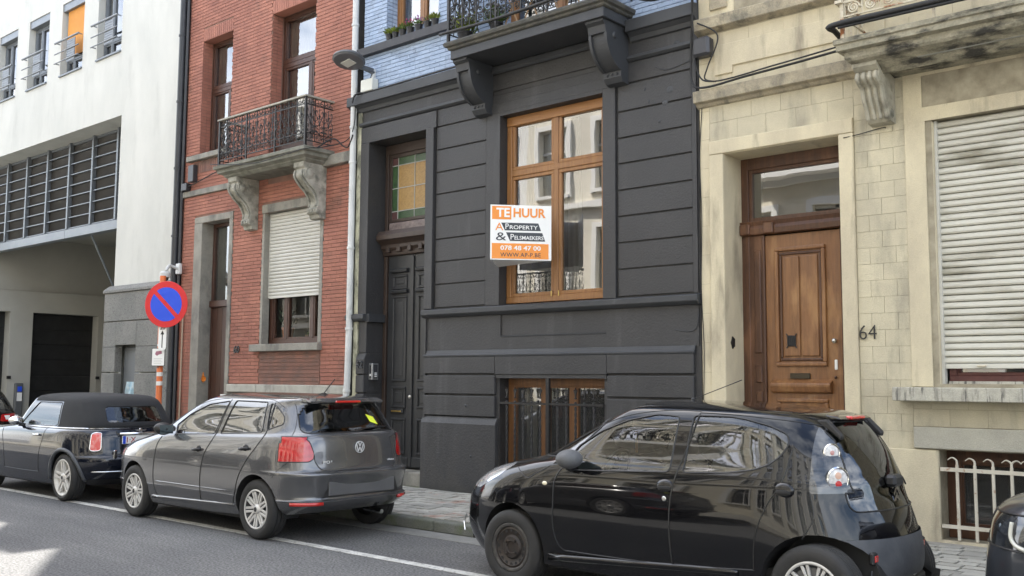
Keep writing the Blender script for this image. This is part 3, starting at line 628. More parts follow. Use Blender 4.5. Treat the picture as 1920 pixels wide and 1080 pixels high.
# ================================================================ red brick house
RX0, RX1 = -16.75, -11.80
Rd = thing("red_brick_house", "red brick house with wrought iron balcony and half lowered shutter", "house", (-14.3, YF, ZP))
body(Rd, RX0, RX1, RH)
redb = mat("red_brick", (.35, .145, .10), (.265, .105, .075), scale=1.6, c3=(.13, .075, .058), scale3=1.1, stretch3=(1, 1, 1.3), lo3=.60, hi3=.76, rough=.82, bump=.5, bscale=70, vary=.11, grain=.10)
redm = mat("brick_mortar", (.24, .135, .10), (.17, .10, .08), scale=5, rough=.95)
sootb = mat("sooty_brick", (.13, .08, .066), (.23, .11, .08), scale=5, rough=.85, bump=.5, vary=.2)
bs = BLUE_STONE(); bsl = mat("pale_stone", (.42, .41, .36), (.33, .32, .28), scale=5, c3=(.16, .16, .14), scale3=4, stretch3=(1, 1, .4), lo3=.55, hi3=.72, rough=.85, bump=.4, bscale=80)
brf = wood("brown_window_frame", (.075, .032, .02), (.05, .022, .014), rough=.4)
shw = mat("shutter_white", (.58, .57, .52), (.51, .50, .45), scale=2, c3=(.40, .38, .32), scale3=5, stretch3=(.5, 1, 3), lo3=.58, hi3=.8, rough=.5)
rh = [(-16.07, -15.19, ZP, 4.48, .23), (-14.13, -12.61, 2.21, 4.45, .12), (-16.27, -15.29, 5.77, 7.98, .22), (-14.08, -12.86, 5.2, 7.98, .25)]
wall(MB(), RX0, RX1, 0, 9.4, YF+.005, rh).build("mortar_wall", redm, Rd, recalc=False)
hb = [(-16.33, -15.08, 0, 4.60), (-14.19, -12.53, 2.07, 4.60), (-16.27, -15.29, 5.66, 8.22), (-14.08, -12.86, 5.0, 8.22), (-14.19, -12.53, 1.52, 2.09), (-16.75, -14.6, 5.02, 5.13), (-12.6, RX1, 5.03, 5.2), (-15.1, RX1, 1.40, 1.53)]
kk = lambda c: (0 if c[1] > -12.6 and c[3] < 5 else 1 if c[0] > -15.1 and c[3] < 5 else 2 if c[0] > -12.9 and c[2] < 7.2 else 3, -c[0])
bricks(Rd, RX0, RX1, ZP, 9.3, hb, redb, key=kk, reveals=[(-16.27, YF, YF+.2, 5.8, 7.95, 1), (-14.08, YF, YF+.22, 5.3, 7.95, 1)])
# lintel soldiers over the upper windows
for a, b in ((-16.27, -15.29), (-14.08, -12.86)):
    n = int((b-a)/.062); s0_ = None
    for k in range(n):
        B("soldier_brick", redb, Rd, a+k*(b-a)/n+.004, a+(k+1)*(b-a)/n-.004, YF-.003, YF+.012, 7.985, 8.21)
    B("lintel_soffit", redb, Rd, a, b, YF+.0, YF+.21, 7.975, 7.99)
B("brick_apron", sootb, Rd, -14.19, -12.53, YF+.006, YF+.02, 1.52, 2.09)
for k in range(9): B("apron_brick_course", sootb, Rd, -14.17, -12.55, YF-.004, YF+.008, 1.53+k*.062, 1.582+k*.062-.001)
for k in range(16): B("soldier_brick", sootb, Rd, -16.45+k*.062, -16.396+k*.062, YF-.014, YF+.01, 5.44, 5.66)
# stone trims
B("upper_sill", bs, Rd, -16.58, -15.25, YF-.10, YF+.2, 5.675, 5.775, bevel=.008); B("string_course", bs, Rd, -16.75, -14.55, YF-.05, YF+.02, 5.02, 5.125, bevel=.006); B("string_course", bs, Rd, -12.5, -11.8, YF-.09, YF+.02, 5.03, 5.20, bevel=.01)
for a, b in ((-16.33, -16.07), (-15.19, -15.08)): B("door_jamb_stone", bs, Rd, a, b, YF-.02, YF+.23, 0, 4.48, bevel=.006)
B("door_lintel_stone", bs, Rd, -16.33, -15.08, YF-.02, YF+.23, 4.483, 4.60, bevel=.006)
B("window_jamb_stone", bs, Rd, -14.19, -14.13, YF-.01, YF+.13, 2.21, 4.45); B("window_jamb_stone", bs, Rd, -12.61, -12.53, YF-.01, YF+.13, 2.21, 4.45)
B("window_lintel_stone", bs, Rd, -14.19, -12.53, YF-.03, YF+.13, 4.453, 4.60, bevel=.006)
B("lower_sill", bs, Rd, -14.36, -12.50, YF-.10, YF+.13, 2.085, 2.205, bevel=.008)
B("plinth_course", bsl, Rd, -15.08, -14.20, YF-.05, YF+.02, 1.395, 1.53, bevel=.01); B("plinth_course", bsl, Rd, -14.19, RX1, YF-.05, YF+.02, 1.395, 1.53, bevel=.01)
B("rough_plinth", mat("rough_concrete", (.16, .14, .12), (.10, .095, .08), scale=14, rough=1, bump=1.2, bscale=30), Rd, -15.08, RX1, YF-.02, YF+.01, 0, 1.39)
text_mesh("house_number", "60", mat("black_paint", (.01, .01, .01), rough=.5), Rd, FRONT(-14.93, YF-.016, 2.07), h=.13, depth=.006, bold=.02)
# door
DY2 = YF+.23
d = MB().box(-16.07, -16.01, DY2-.01, DY2+.06, .3, 4.48).box(-15.24, -15.19, DY2-.01, DY2+.06, .3, 4.48).box(-16.01, -15.24, DY2-.01, DY2+.06, 4.42, 4.48).build("door_frame", brf, Rd, bevel=.004)
MB().box(-16.05, -15.2, DY2-.06, DY2+.05, 2.93, 3.05).build("transom", brf, Rd, bevel=.006)
MB().quad((-16.0, DY2+.02, 3.05), (-15.24, DY2+.02, 3.05), (-15.24, DY2+.02, 4.42), (-16.0, DY2+.02, 4.42)).build("pane", wglass, Rd, recalc=False)
curtain(Rd, -15.99, -15.25, 3.06, 4.40, DY2+.06, cloth, waves=7, amp=.01); room(Rd, -16.07, -15.19, 2.95, 4.5, DY2+.1, DY2+.55, lightroom)
dl = B("door_leaf", brf, Rd, -16.0, -15.25, DY2, DY2+.05, .3, 2.93); 
for k in range(5): B("plank", brf, dl, -15.985+k*.147, -15.845+k*.147, DY2-.008, DY2+.01, .34, 2.91, bevel=.003)
MB().lathe([(0, -.06), (.02, -.058), (.032, -.04), (.02, -.02), (.012, 0)], (-15.42, DY2, 1.47), 'y', 10).build("door_knob", brass, dl, smooth=True)
B("door_step", bs, Rd, -16.07, -15.08, YF-.05, DY2+.05, ZP, .30, bevel=.01); B("notice", signwhite, Rd, -15.28, -15.12, YF-.03, YF-.02, 1.27, 1.35)
MB().lathe([(0, -.03), (.03, -.03), (.05, 0)], (-16.02, YF+.09, 1.62), 'x', 8).build("bell_push", orange, Rd)
ob = MB().prism([(9.92, 1.60), (9.94, 1.68), (9.955, 1.74), (9.97, 1.68), (10.0, 1.61), (9.96, 1.55)], 'x', -16.07, -16.055).build("orange_cap", orange, Rd)
# ground window with roller shutter
sh = MB().box(-14.13, -14.08, YF+.10, YF+.14, 3.0, 4.45).build("roller_shutter", shw, Rd)
B("guide_rail", shw, sh, -12.66, -12.61, YF+.10, YF+.14, 3.0, 4.45)
n = 24; s1 = None
for k in range(n):
    z0 = 3.03+k*(4.45-3.03)/n
    if s1 is None:
        s1 = MB().prism([(YF+.105, z0), (YF+.088, z0+.008), (YF+.080, z0+.03), (YF+.088, z0+.052), (YF+.105, z0+.058), (YF+.125, z0+.058), (YF+.125, z0)], 'x', -14.08, -12.66).build("slat", shw, sh)
    else: ob = s1.copy(); COL.objects.link(ob); ob.location.z = z0-3.03
B("bottom_slat", shw, sh, -14.09, -12.65, YF+.085, YF+.115, 2.985, 3.03, bevel=.004)
window(Rd, -14.13, -12.61, 2.21, 4.45, YF+.15, brf, glass("clear_window_glass", (.88, .9, .88), ior=1.45), xs=(-13.68, -12.98), fw=.08, sash=.04, depth=.07); room(Rd, -14.2, -12.5, 2.15, 4.5, YF+.24, YF+1.0, mat("room_mid", (.20, .19, .17), rough=.9))
curtain(Rd, -13.25, -12.98, 2.24, 3.2, YF+.3, cloth, waves=3); curtain(Rd, -12.9, -12.66, 2.24, 3.2, YF+.3, cloth, waves=3)
terra = mat("terracotta", (.42, .15, .06), rough=.8)
t = potplant(-13.85, YF+.33, 2.25, .10, .25, mat("rubber_leaf", (.02, .05, .025), rough=.35), 34, .22, "large leaved plant in a terracotta pot behind the red house window", sp=1.0, up=1.6, pm=terra)
potplant(-13.28, YF+.33, 2.25, .055, .11, leafg, 50, .06, "small plant in a brown pot behind the middle window pane", pm=mat("brown_pot", (.28, .2, .13), rough=.8))
# upper windows
window(Rd, -16.27, -15.29, 7.06, 7.975, YF+.21, brf, wglass, fw=.06, sash=.03); window(Rd, -16.27, -15.29, 5.775, 7.055, YF+.205, brf, wglass, xs=(-15.66,), fw=.07, sash=.04); room(Rd, -16.3, -15.2, 5.7, 8, YF+.29, YF+1.0, lightroom); curtain(Rd, -16.24, -15.32, 5.8, 7.92, YF+.31, cloth, waves=9, amp=.012)
window(Rd, -14.08, -12.86, 7.12, 7.975, YF+.24, brf, wglass, fw=.07, sash=.03); window(Rd, -14.08, -12.86, 5.3, 7.115, YF+.235, brf, wglass, xs=(-13.28,), fw=.08, sash=.05); room(Rd, -14.1, -12.8, 5.2, 8, YF+.33, YF+1.0, lightroom); curtain(Rd, -14.04, -13.42, 5.35, 7.92, YF+.35, cloth, waves=8, amp=.012); curtain(Rd, -13.42, -12.9, 6.2, 7.92, YF+.36, cloth, waves=5, gather=.7)
B("door_foot_panel", brf, Rd, -14.08, -12.86, YF+.10, YF+.24, 5.22, 5.62, bevel=.004)
B("upper_wall", redb, Rd, RX0, RX1, YF, 10.9, 9.4, RH)
# balcony slab, consoles
rs = mat("weathered_stone", (.23, .225, .19), (.15, .15, .12), scale=5, c3=(.08, .085, .06), scale3=4, stretch3=(1, 1, .5), lo3=.5, hi3=.72, rough=.9, bump=.6, bscale=50)
rsp = mat("weathered_console_stone", (.40, .385, .33), (.22, .215, .18), scale=6, c3=(.10, .10, .08), scale3=5, lo3=.5, hi3=.68, rough=.9, bump=.6, bscale=50)
bx0, bx1, by = -14.80, -12.32, 9.27
mb = MB(); e = [(-.16, 5.05), (-.10, 5.09), (-.10, 5.11), (-.02, 5.14), (-.02, 5.19), (.03, 5.21), (.03, 5.26), (0, 5.275)]; vs = []
for o, z in e: vs += [(bx0-o, YF, z), (bx0-o, by-o, z), (bx1+o, by-o, z), (bx1+o, YF, z)]
m_ = len(e)-1
mb.add(vs, [(i*4+k, i*4+k+1, i*4+k+5, i*4+k+4) for i in range(m_) for k in range(3)]+[(m_*4, m_*4+1, m_*4+2, m_*4+3), (3, 2, 1, 0)]); mb.build("balcony_slab", rs, Rd)
for a, b in ((-14.58, -14.33), (-12.74, -12.48)):
    pr = [(YF, 5.06), (YF-.47, 5.06), (YF-.47, 4.98), (YF-.44, 4.96)]+[(p.x, p.y) for p in bez([(YF-.43, 4.95, 0), (YF-.46, 4.84, 0), (YF-.36, 4.72, 0), (YF-.24, 4.62, 0), (YF-.16, 4.48, 0), (YF-.17, 4.38, 0)], 5)]+[(YF-.17, 4.36), (YF-.19, 4.35), (YF-.19, 4.27), (YF-.14, 4.25), (YF-.12, 4.19), (YF, 4.18)]
    c = MB().prism(pr, 'x', a, b).build("console", rsp, Rd, bevel=.012, segs=2)
    for q in (a+.02, b-.055): MB().tube(bez([(q+.018, YF-.46, 4.93), (q+.018, YF-.475, 4.83), (q+.018, YF-.37, 4.70), (q+.018, YF-.25, 4.60), (q+.018, YF-.17, 4.46), (q+.018, YF-.18, 4.38)], 5), .018, 6).build("scroll_rib", rsp, c, smooth=True)
    MB().lathe([(0, .02), (.04, .02), (.055, .012), (.07, 0)], (b, YF-.33, 4.88), 'x', 14).build("scroll_eye", rsp, c, smooth='auto'); MB().tube([(b, YF-.33+px-0, pz) for px, _, pz in spiral(0, 4.88, .12, 0, 1.6)], .012, 5).build("scroll_line", rsp, c)
    for k in range(3): B("drop", rsp, c, a+.03+k*.07, a+.08+k*.07, YF-.205, YF-.19, 4.28, 4.34, bevel=.006)
railing(Rd, -14.76, -12.36, 9.31, YF, 5.36, 6.06, iron, 11, 3, topm=mat("pale_rail_paint", (.36, .34, .29), (.26, .25, .21), scale=8, rough=.7), r=.0085, topw=.075)
# ---------------------------------------------------------------- pipes, boxes, wires
pm = mat("dark_pipe", (.022, .024, .028), (.032, .034, .038), scale=5, rough=.45)
P1 = thing("dark_downpipe", "dark downpipe between the white building and the red house", "drainpipe", (-16.86, 9.76, ZP))
MB().tube([(-16.87, 9.76, ZP), (-16.87, 9.76, 10)], .065, 12).tube([(-16.76, 9.80, ZP), (-16.76, 9.80, 10)], .03, 8).build("pipe", pm, P1, smooth='auto')
for z in (1.4, 2.9, 4.3, 5.6, 6.9, 8.2): MB().lathe([(.066, -.02), (.078, -.018), (.078, .018), (.066, .02)], (-16.87, 9.76, z), 'z', 12).build("clamp", pm, P1)
P2 = thing("white_downpipe", "white painted downpipe beside the black house", "drainpipe", (-11.76, 9.77, ZP))
MB().tube([(-11.80, 9.77, .9), (-11.80, 9.77, 1.3), (-11.765, 9.77, 1.6), (-11.75, 9.77, 2.45), (-11.75, 9.77, 10)], .05, 12).build("pipe", white_pvc, P2, smooth='auto'); MB().tube([(-11.80, 9.77, ZP), (-11.80, 9.77, .9)], .058, 12).build("cast_shoe", white_pvc, P2, smooth='auto')
for z in (1.45, 2.4, 3.65, 5.0, 5.55, 6.5, 7.2): MB().lathe([(.051, -.02), (.060, -.018), (.060, .018), (.051, .02)], (-11.752 if z > 2 else -11.78, 9.77, z), 'z', 12).build("clamp", white_pvc, P2)
B("old_render_strip", mat("flaked_render", (.50, .49, .36), (.16, .16, .12), scale=9, stretch=(1, 1, .4), lo=.4, hi=.6, rough=.95, bump=1), H, -11.72, -11.621, YF-.02, YF+.01, ZP, 5.8)
P3 = tag(MB().tube([(-16.60, 9.82, ZP), (-16.60, 9.82, 3.1)], .014, 6).build("conduit_pipe", mat("cream_conduit", (.40, .33, .24), rough=.6), None, loc=(-16.6, 9.82, ZP)), "thin cream conduit running up the red house's left edge", "pipe")
def tagbox(nm, m, lab, cat, *a, bevel=.008): return tag(MB().box(*a).build(nm, m, None, bevel=bevel, loc=((a[0]+a[1])/2, (a[2]+a[3])/2, a[4])), lab, cat)
dp = MATS["dark_plastic"]
tagbox("junction_box", dp, "small upright black cable box under the red house's left window", "cable box", -16.48, -16.30, 9.74, YF-.012, 5.28, 5.60); tagbox("junction_box", dp, "squat black cable box at the red house's upper left corner", "cable box", -16.70, -16.52, 9.74, YF-.012, 5.14, 5.28)
tagbox("junction_box", mat("ivory_plastic", (.62, .63, .58), rough=.5), "white plastic box on the black house cornice under the street lamp", "cable box", -11.52, -11.25, 9.70, 9.83, 6.05, 6.24)
tagbox("junction_box", dp, "round edged black cable box on the corner between black and stone houses", "cable box", -5.67, -5.45, 9.70, YF, 5.35, 5.58, bevel=.03)
tagbox("junction_box", dp, "dark cable box at the top corner of the black house", "cable box", -5.80, -5.62, 9.55, 9.7, 6.15, 6.55)
def wire(pts, lab, r=.012, m=None, n=8, loc=None, cat="cable"): return tag(MB().tube(bez(pts, n), r, 5).build("cable", m or cable, None, smooth=True, loc=loc or pts[0]), lab, cat)
wire([(-14.85, 9.2, 5.30), (-13.6, 9.22, 5.15), (-12.3, 9.22, 5.19), (-12.2, 9.5, 5.25), (-11.9, 9.74, 5.35), (-11.68, 9.72, 5.55), (-11.66, 9.72, 6.0)], "thin black cable slung under the red house balcony edge", .008)
wire([(-12.3, 9.5, 5.26), (-12.15, 9.7, 5.42), (-11.95, 9.74, 5.28), (-11.8, 9.72, 5.25), (-11.7, 9.72, 5.42)], "looped black cable at the right end of the red house balcony", .012)
wire([(-16.6, 9.78, 5.2), (-16.3, 9.78, 5.24), (-15.7, 9.8, 5.36), (-15.2, 9.76, 5.40), (-14.9, 9.4, 5.2)], "thin cable from the black boxes to the red house balcony", .010)
wire([(-11.66, 9.66, 5.9), (-11.6, 9.68, 6.03), (-11.3, 9.72, 6.035), (-10.2, 9.72, 6.04), (-9.24, 9.72, 6.045)], "twisted cable lying along the black house cornice", .014)
wire([(-9.25, 9.16, 6.30), (-8.2, 9.15, 6.27), (-7.2, 9.15, 6.30), (-6.55, 9.17, 6.36), (-6.48, 9.5, 6.28), (-6.2, 9.68, 6.17), (-5.75, 9.68, 6.18)], "bundle of black cables along the foot of the black house railing", .022)
wire([(-5.75, 9.62, 6.30), (-5.60, 9.60, 6.12), (-5.66, 9.70, 5.75), (-5.70, 9.74, 5.3), (-5.68, 9.74, 5.05), (-5.5, 9.72, 4.97), (-5.0, 9.72, 5.0), (-4.4, 9.72, 5.03), (-3.8, 9.70, 5.06)], "long black cable running down the corner and along the stone cornice", .014)
wire([(-5.62, 9.62, 6.2), (-5.64, 9.70, 5.6), (-5.62, 9.74, 5.2), (-5.4, 9.72, 5.02), (-4.6, 9.70, 5.05), (-3.9, 9.68, 5.09)], "second thinner cable beside the long one on the stone cornice", .010)
wire([(-5.60, 9.72, 5.75), (-5.35, 9.74, 5.55), (-5.48, 9.74, 5.22), (-5.52, 9.74, 5.08), (-5.38, 9.74, 5.02)], "curling black cable loop beside the round edged box", .009)
wire([(-5.62, YF-.008, 4.8), (-5.655, YF-.01, 4.2), (-5.64, YF-.01, 3.5), (-5.655, YF-.01, 2.7), (-5.63, YF-.01, 2.0), (-5.65, YF-.01, 1.2)], "thin dark wire down the joint between black and stone houses", .005)
# camera on a bracket
CM = thing("security_camera", "white dome security camera on a bent bracket above the no parking sign", "camera", (-16.62, 9.7, 3.4))
MB().tube(bez([(-16.64, 9.72, 3.66), (-16.66, 9.58, 3.70), (-16.62, 9.50, 3.68), (-16.60, 9.45, 3.60)], 5), .028, 8).build("bracket", white_pvc, CM, smooth=True); B("wall_plate", white_pvc, CM, -16.72, -16.58, 9.70, 9.76, 3.56, 3.76, bevel=.01)
MB().lathe([(0, .07), (.07, .065), (.10, .03), (.10, -.04), (.085, -.05), (0, -.05)], (-16.60, 9.43, 3.52), 'z', 16).build("housing", white_pvc, CM, smooth='auto'); MB().lathe([(.07, 0), (.06, -.05), (.03, -.075), (0, -.08)], (-16.60, 9.43, 3.48), 'z', 12).build("lens_dome", dp, CM, smooth=True)
# ---------------------------------------------------------------- street lamp on the wall
LP = thing("street_lamp", "grey saucer shaped street lamp on an arm from the black house corner", "street lamp", (-11.05, 9.3, 6.4))
gm = mat("lamp_grey", (.085, .09, .095), (.12, .125, .13), scale=8, rough=.4, metal=.3)
lc = Vector((-11.36, 9.33, 6.45))
tm = Matrix.Translation(lc) @ Euler((R(-13), R(-8), 0)).to_matrix().to_4x4()
MB().lathe([(0, .11), (.04, .11), (.05, .085), (.12, .075), (.20, .045), (.245, .005), (.25, -.02), (.235, -.035)], (0, 0, 0), 'z', 28).xf(tm).build("lamp_head", gm, LP, smooth='auto')
MB().lathe([(0, .135), (.035, .135), (.04, .09)], (0, 0, 0), 'z', 12).xf(tm).build("sensor_cap", gm, LP, smooth='auto')
MB().lathe([(.236, -.032), (.225, -.045), (.12, -.058), (0, -.060)], (0, 0, 0), 'z', 24).xf(tm).build("bowl", mat("lamp_underside", (.10, .10, .11), rough=.3), LP, smooth='auto')
MB().box(-.10, .10, -.07, .07, -.072, -.06).xf(tm).build("light_panel", mat("lamp_lens", (.55, .55, .50), rough=.25), LP)
MB().tube([(-11.36, 9.50, 6.43), (-11.36, 9.66, 6.38), (-11.36, 9.82, 6.36)], .032, 8).box(-11.39, -11.33, 9.52, 9.80, 6.36, 6.42).build("arm", gm, LP, smooth='auto'); MB().box(-11.385, -11.335, 9.80, 9.85, 6.10, 6.42).build("wall_bracket", white_pvc, LP, bevel=.005)
wire([(-11.36, 9.79, 6.34), (-11.40, 9.78, 6.22), (-11.36, 9.76, 6.12), (-11.42, 9.74, 6.06)], "short black wire from lamp arm down to the white box", .007)
# ---------------------------------------------------------------- no parking sign on its pole
SP = thing("no_parking_sign", "round blue and red no parking sign on an orange and white pole", "road sign", (-15.97, 9.0, ZP))
opm = mat("pole_orange", (.72, .18, .05), (.6, .15, .05), scale=12, rough=.5); wtape = mat("pole_white", (.7, .68, .64), rough=.5)
MB().tube([(-15.98, 9.0, ZP), (-16.0, 9.0, 3.42)], .052, 12).build("pole", opm, SP, smooth='auto')
for z0, z1 in ((.4, .55), (.9, 1.05), (1.50, 1.57), (1.66, 1.73)): MB().tube([(-15.98, 9.0, z0), (-15.98, 9.0, z1)], .055, 12).build("white_band", wtape, SP, smooth='auto')
MB().tube([(-15.995, 9.0, 1.8), (-15.995, 9.0, 1.93)], .0555, 10).build("graffiti_sticker", mat("sticker_dark", (.08, .06, .06), (.5, .2, .1), scale=30, lo=.48, hi=.52, rough=.6), SP)
ang = Matrix.Translation((-15.72, 8.92, 2.90)) @ Matrix.Rotation(R(30), 4, 'Z')
reds = mat("sign_red", (.62, .015, .02), (.55, .013, .018), scale=5, rough=.45); blues = mat("sign_blue", (.012, .07, .62), rough=.45); steel = MATS["brushed_steel"]
RA = .40
MB().lathe([(0, .01), (RA, .01), (RA+.004, 0), (RA, -.004), (0, -.004)], (0, 0, 0), 'y', 48).xf(ang).build("sign_plate", reds, SP, smooth='auto')
rb = RA*.74; hw = RA*.09
def half(sgn):
    a = math.asin(hw/rb); n = 22
    P = [(rb*math.cos(a+(math.pi-2*a)*k/n), rb*math.sin(a+(math.pi-2*a)*k/n)) for k in range(n+1)]
    if sgn < 0: P = [(-x, -y) for x, y in P]
    c, s_ = math.cos(R(-45)), math.sin(R(-45)); return [(x*c-y*s_, x*s_+y*c) for x, y in P]
for sg in (1, -1):
    MB().prism(half(sg), 'y', -.0075, -.005).xf(ang).build("blue_segment", blues, SP)
a2 = Matrix.Translation((-15.82, 8.93, 2.33)) @ Matrix.Rotation(R(30), 4, 'Z')
def rrect(w_, h_, r, n=4): return [(sx*(w_/2-r)+r*math.cos(a0+k*math.pi/2/n), sz*(h_/2-r)+r*math.sin(a0+k*math.pi/2/n)) for sx, sz, a0 in ((1, 1, 0), (-1, 1, math.pi/2), (-1, -1, math.pi), (1, -1, 1.5*math.pi)) for k in range(n+1)]
pl = MB().prism(rrect(.15, .46, .07), 'y', -.004, .004).xf(a2).build("direction_plate", signwhite, SP)
MB().box(-.008, .008, -.007, -.0045, -.18, .06).prism([(-.035, .05), (.035, .05), (0, .12)], 'y', -.007, -.0045).xf(a2).build("arrow_up", MATS["black_paint"], pl); text_mesh("distance_text", "20", MATS["black_paint"], pl, a2 @ FRONT(-.05, -.006, .135), w=.10, h=.06, depth=.001, bold=.02)
a3 = Matrix.Translation((-15.93, 8.93, 1.99)) @ Matrix.Rotation(R(30), 4, 'Z')
p3 = MB().prism(rrect(.25, .31, .015), 'y', -.004, .004).xf(a3).build("camera_notice", MATS["black_paint"], SP); MB().prism(rrect(.232, .292, .012), 'y', -.006, -.0045).xf(a3).build("notice_face", signwhite, p3)
MB().prism([(-.06, .05), (-.04, .10), (.06, .11), (.07, .06), (.0, .04), (-.02, .02)], 'y', -.009, -.0065).xf(a3).build("camera_pictogram", mat("pictogram_mauve", (.35, .15, .2), rough=.6), p3)
for k in range(4): MB().box(-.08, .08-.02*(k % 2), -.008, -.0065, -.03-.028*k, -.022-.028*k).xf(a3).build("text_line", steel, p3)
for z in (2.75, 2.2, 2.0): MB().lathe([(.054, -.015), (.060, -.015), (.060, .015), (.054, .015)], (-15.99, 9.0, z), 'z', 10).build("clamp", steel, SP)

SP.location.x += .09
# ================================================================ stone house
TX0, TX1 = -5.66, 1.5
T = thing("pale_stone_house", "pale yellow stone house with brown wooden door and closed white shutter", "house", (-2, YF, ZP))
body(T, TX0, TX1, RH)
st1 = mat("yellow_stone", (.54, .485, .345), (.44, .395, .29), scale=2.2, c3=(.24, .22, .17), scale3=3.2, stretch3=(1.3, 1, .35), lo3=.50, hi3=.80, rough=.9, bump=.45, bscale=75, vary=.05, grain=.09)
st2 = mat("yellow_stone_smooth", (.60, .53, .37), (.48, .42, .30), scale=3, stretch=(1, 1, .5), c3=(.26, .225, .165), scale3=3, stretch3=(1.5, 1, .3), lo3=.55, hi3=.75, rough=.85, bump=.4, bscale=80, grain=.07)
stw = mat("stained_cornice_stone", (.42, .36, .25), (.27, .24, .18), scale=6, c3=(.11, .105, .085), scale3=5, stretch3=(1, 1, .5), lo3=.52, hi3=.7, rough=.92, bump=.8, bscale=45, grain=.15)
std = mat("grimy_slab_stone", (.22, .205, .15), (.34, .31, .23), scale=7, c3=(.045, .042, .035), scale3=6, stretch3=(.6, 1, 1.4), lo3=.46, hi3=.62, rough=.95, bump=1.0, bscale=35, grain=.15)
stj = mat("stone_joint", (.38, .34, .25), (.24, .21, .15), scale=6, rough=1); sts = mat("sill_stone", (.47, .45, .37), (.38, .36, .30), scale=6, c3=(.12, .115, .10), scale3=14, stretch3=(1.6, 1, .22), lo3=.52, hi3=.66, rough=.9, bump=.6, bscale=60, grain=.12)
th = [(-5.35, -4.01, ZP, 4.20, .40), (-3.08, -.9, 1.62, 4.20, .15), (-3.11, -1.1, .15, .99, .25), (-5.10, -4.2, 5.95, 9, .25), (-2.6, -1.0, 5.05, 9, .25)]
wall(MB(), TX0, TX1, 0, 9.6, YF+.006, th).build("joint_wall", stj, T, recalc=False)
hb2 = [(-5.53, -3.85, 0, 4.36), (-3.34, 2, 1.46, 4.95), (-3.33, 2, 1.0, 1.21), (-3.9, 2, 0, .99), (-5.7, 2, 4.80, 4.97), (-5.7, -3.0, 5.62, 5.83), (-3.34, 2, 4.95, 5.2)]
def blocks(x0, x1, z0, z1, bl, bh_, m, off=0): 
    r0 = 0; z = z0; out_ = []
    while z < z1-.02:
        x = x0-(bl*.5 if (r0+off) % 2 else 0)
        while x < x1-.01:
            a, b, c, e_ = max(x, x0), min(x+bl, x1), z, min(z+bh_, z1); x += bl
            if b-a < .03: continue
            if any(a < h[1]-.001 and b > h[0]+.001 and c < h[3]-.001 and e_ > h[2]+.001 for h in hb2):
                for h in hb2:
                    if c < h[3]-.001 and e_ > h[2]+.001:
                        if a < h[0] < b: b = h[0]
                        if a < h[1] < b: a = h[1]
                if b-a < .03 or any(a < h[1]-.001 and b > h[0]+.001 and c < h[3]-.04 and e_ > h[2]+.04 for h in hb2): continue
                for h in hb2:
                    if a < h[1]-.001 and b > h[0]+.001:
                        if c < h[3] < e_: c = h[3]
                        if c < h[2] < e_: e_ = h[2]
            out_.append((a+.0016, b-.0016, c+.0016, e_-.0016))
        z += bh_; r0 += 1
    u = None
    for c in out_:
        if u is None: u = MB().box(0, 1, 0, 1, 0, 1).build("stone_block", m, None); ob = u
        else: ob = u.copy(); COL.objects.link(ob)
        ob.parent = T; ob.location = Vector((c[0], YF-random.uniform(.0, .0025), c[2]))-origin(T); ob.scale = (c[1]-c[0], .02, c[3]-c[2])
blocks(-3.85, -3.34, .99, 4.80, .262, .1665, st1); blocks(-5.655, -5.53, .4, 4.80, .26, .333, st2); blocks(-5.53, -3.85, 4.36, 4.80, .35, .22, st1)
blocks(-3.34, 1.4, 1.21, 1.46, .34, .1665, st1, 0); blocks(-5.655, -3.05, 4.97, 5.62, .42, .325, st2); blocks(-3.85, -3.33, .99, 1.2, .26, .1665, st1)
blocks(-3.34, 1.4, 4.95, 5.0, .5, .05, st1); blocks(-5.655, -5.2, 5.83, 6.8, .3, .32, st2); blocks(-4.1, 1.4, 5.2, 6.6, .42, .32, st2)
B("smooth_plinth", st2, T, -3.85, -3.11, YF-.03, YF+.02, 0, .99, bevel=.008); B("smooth_plinth", st2, T, -1.1, 1.4, YF-.03, YF+.02, 0, .99, bevel=.008); B("smooth_plinth", st2, T, -3.11, -1.1, YF-.03, YF+.02, 0, .15)
B("plinth_foot", st2, T, -5.66, -5.5, YF-.02, YF+.02, 0, .4)
B("basement_lintel", mat("grey_stone_lintel", (.44, .42, .34), (.36, .34, .28), scale=3, rough=.9, bump=.6, bscale=90, grain=.12), T, -3.33, 1.4, YF-.045, YF+.02, 1.0, 1.205, bevel=.008)
B("window_sill", sts, T, -3.47, 1.4, YF-.20, YF+.13, 1.455, 1.585, bevel=.008, segs=2)
B("smooth_jamb", st2, T, -3.34, -3.14, YF-.01, YF+.02, 1.59, 4.22, bevel=.004); B("jamb_chamfer", st2, T, -3.14, -3.075, YF+.01, YF+.14, 1.59, 4.20, bevel=.01)
wall(MB(), -3.34, 1.4, 4.20, 4.95, YF-.012, [(-3.16, 1.3, 4.34, 4.66, .03)]).build("lintel_panel", st2, T, recalc=False); B("panel_field", st2, T, -3.14, 1.3, YF+.012, YF+.02, 4.36, 4.64, bevel=.003)
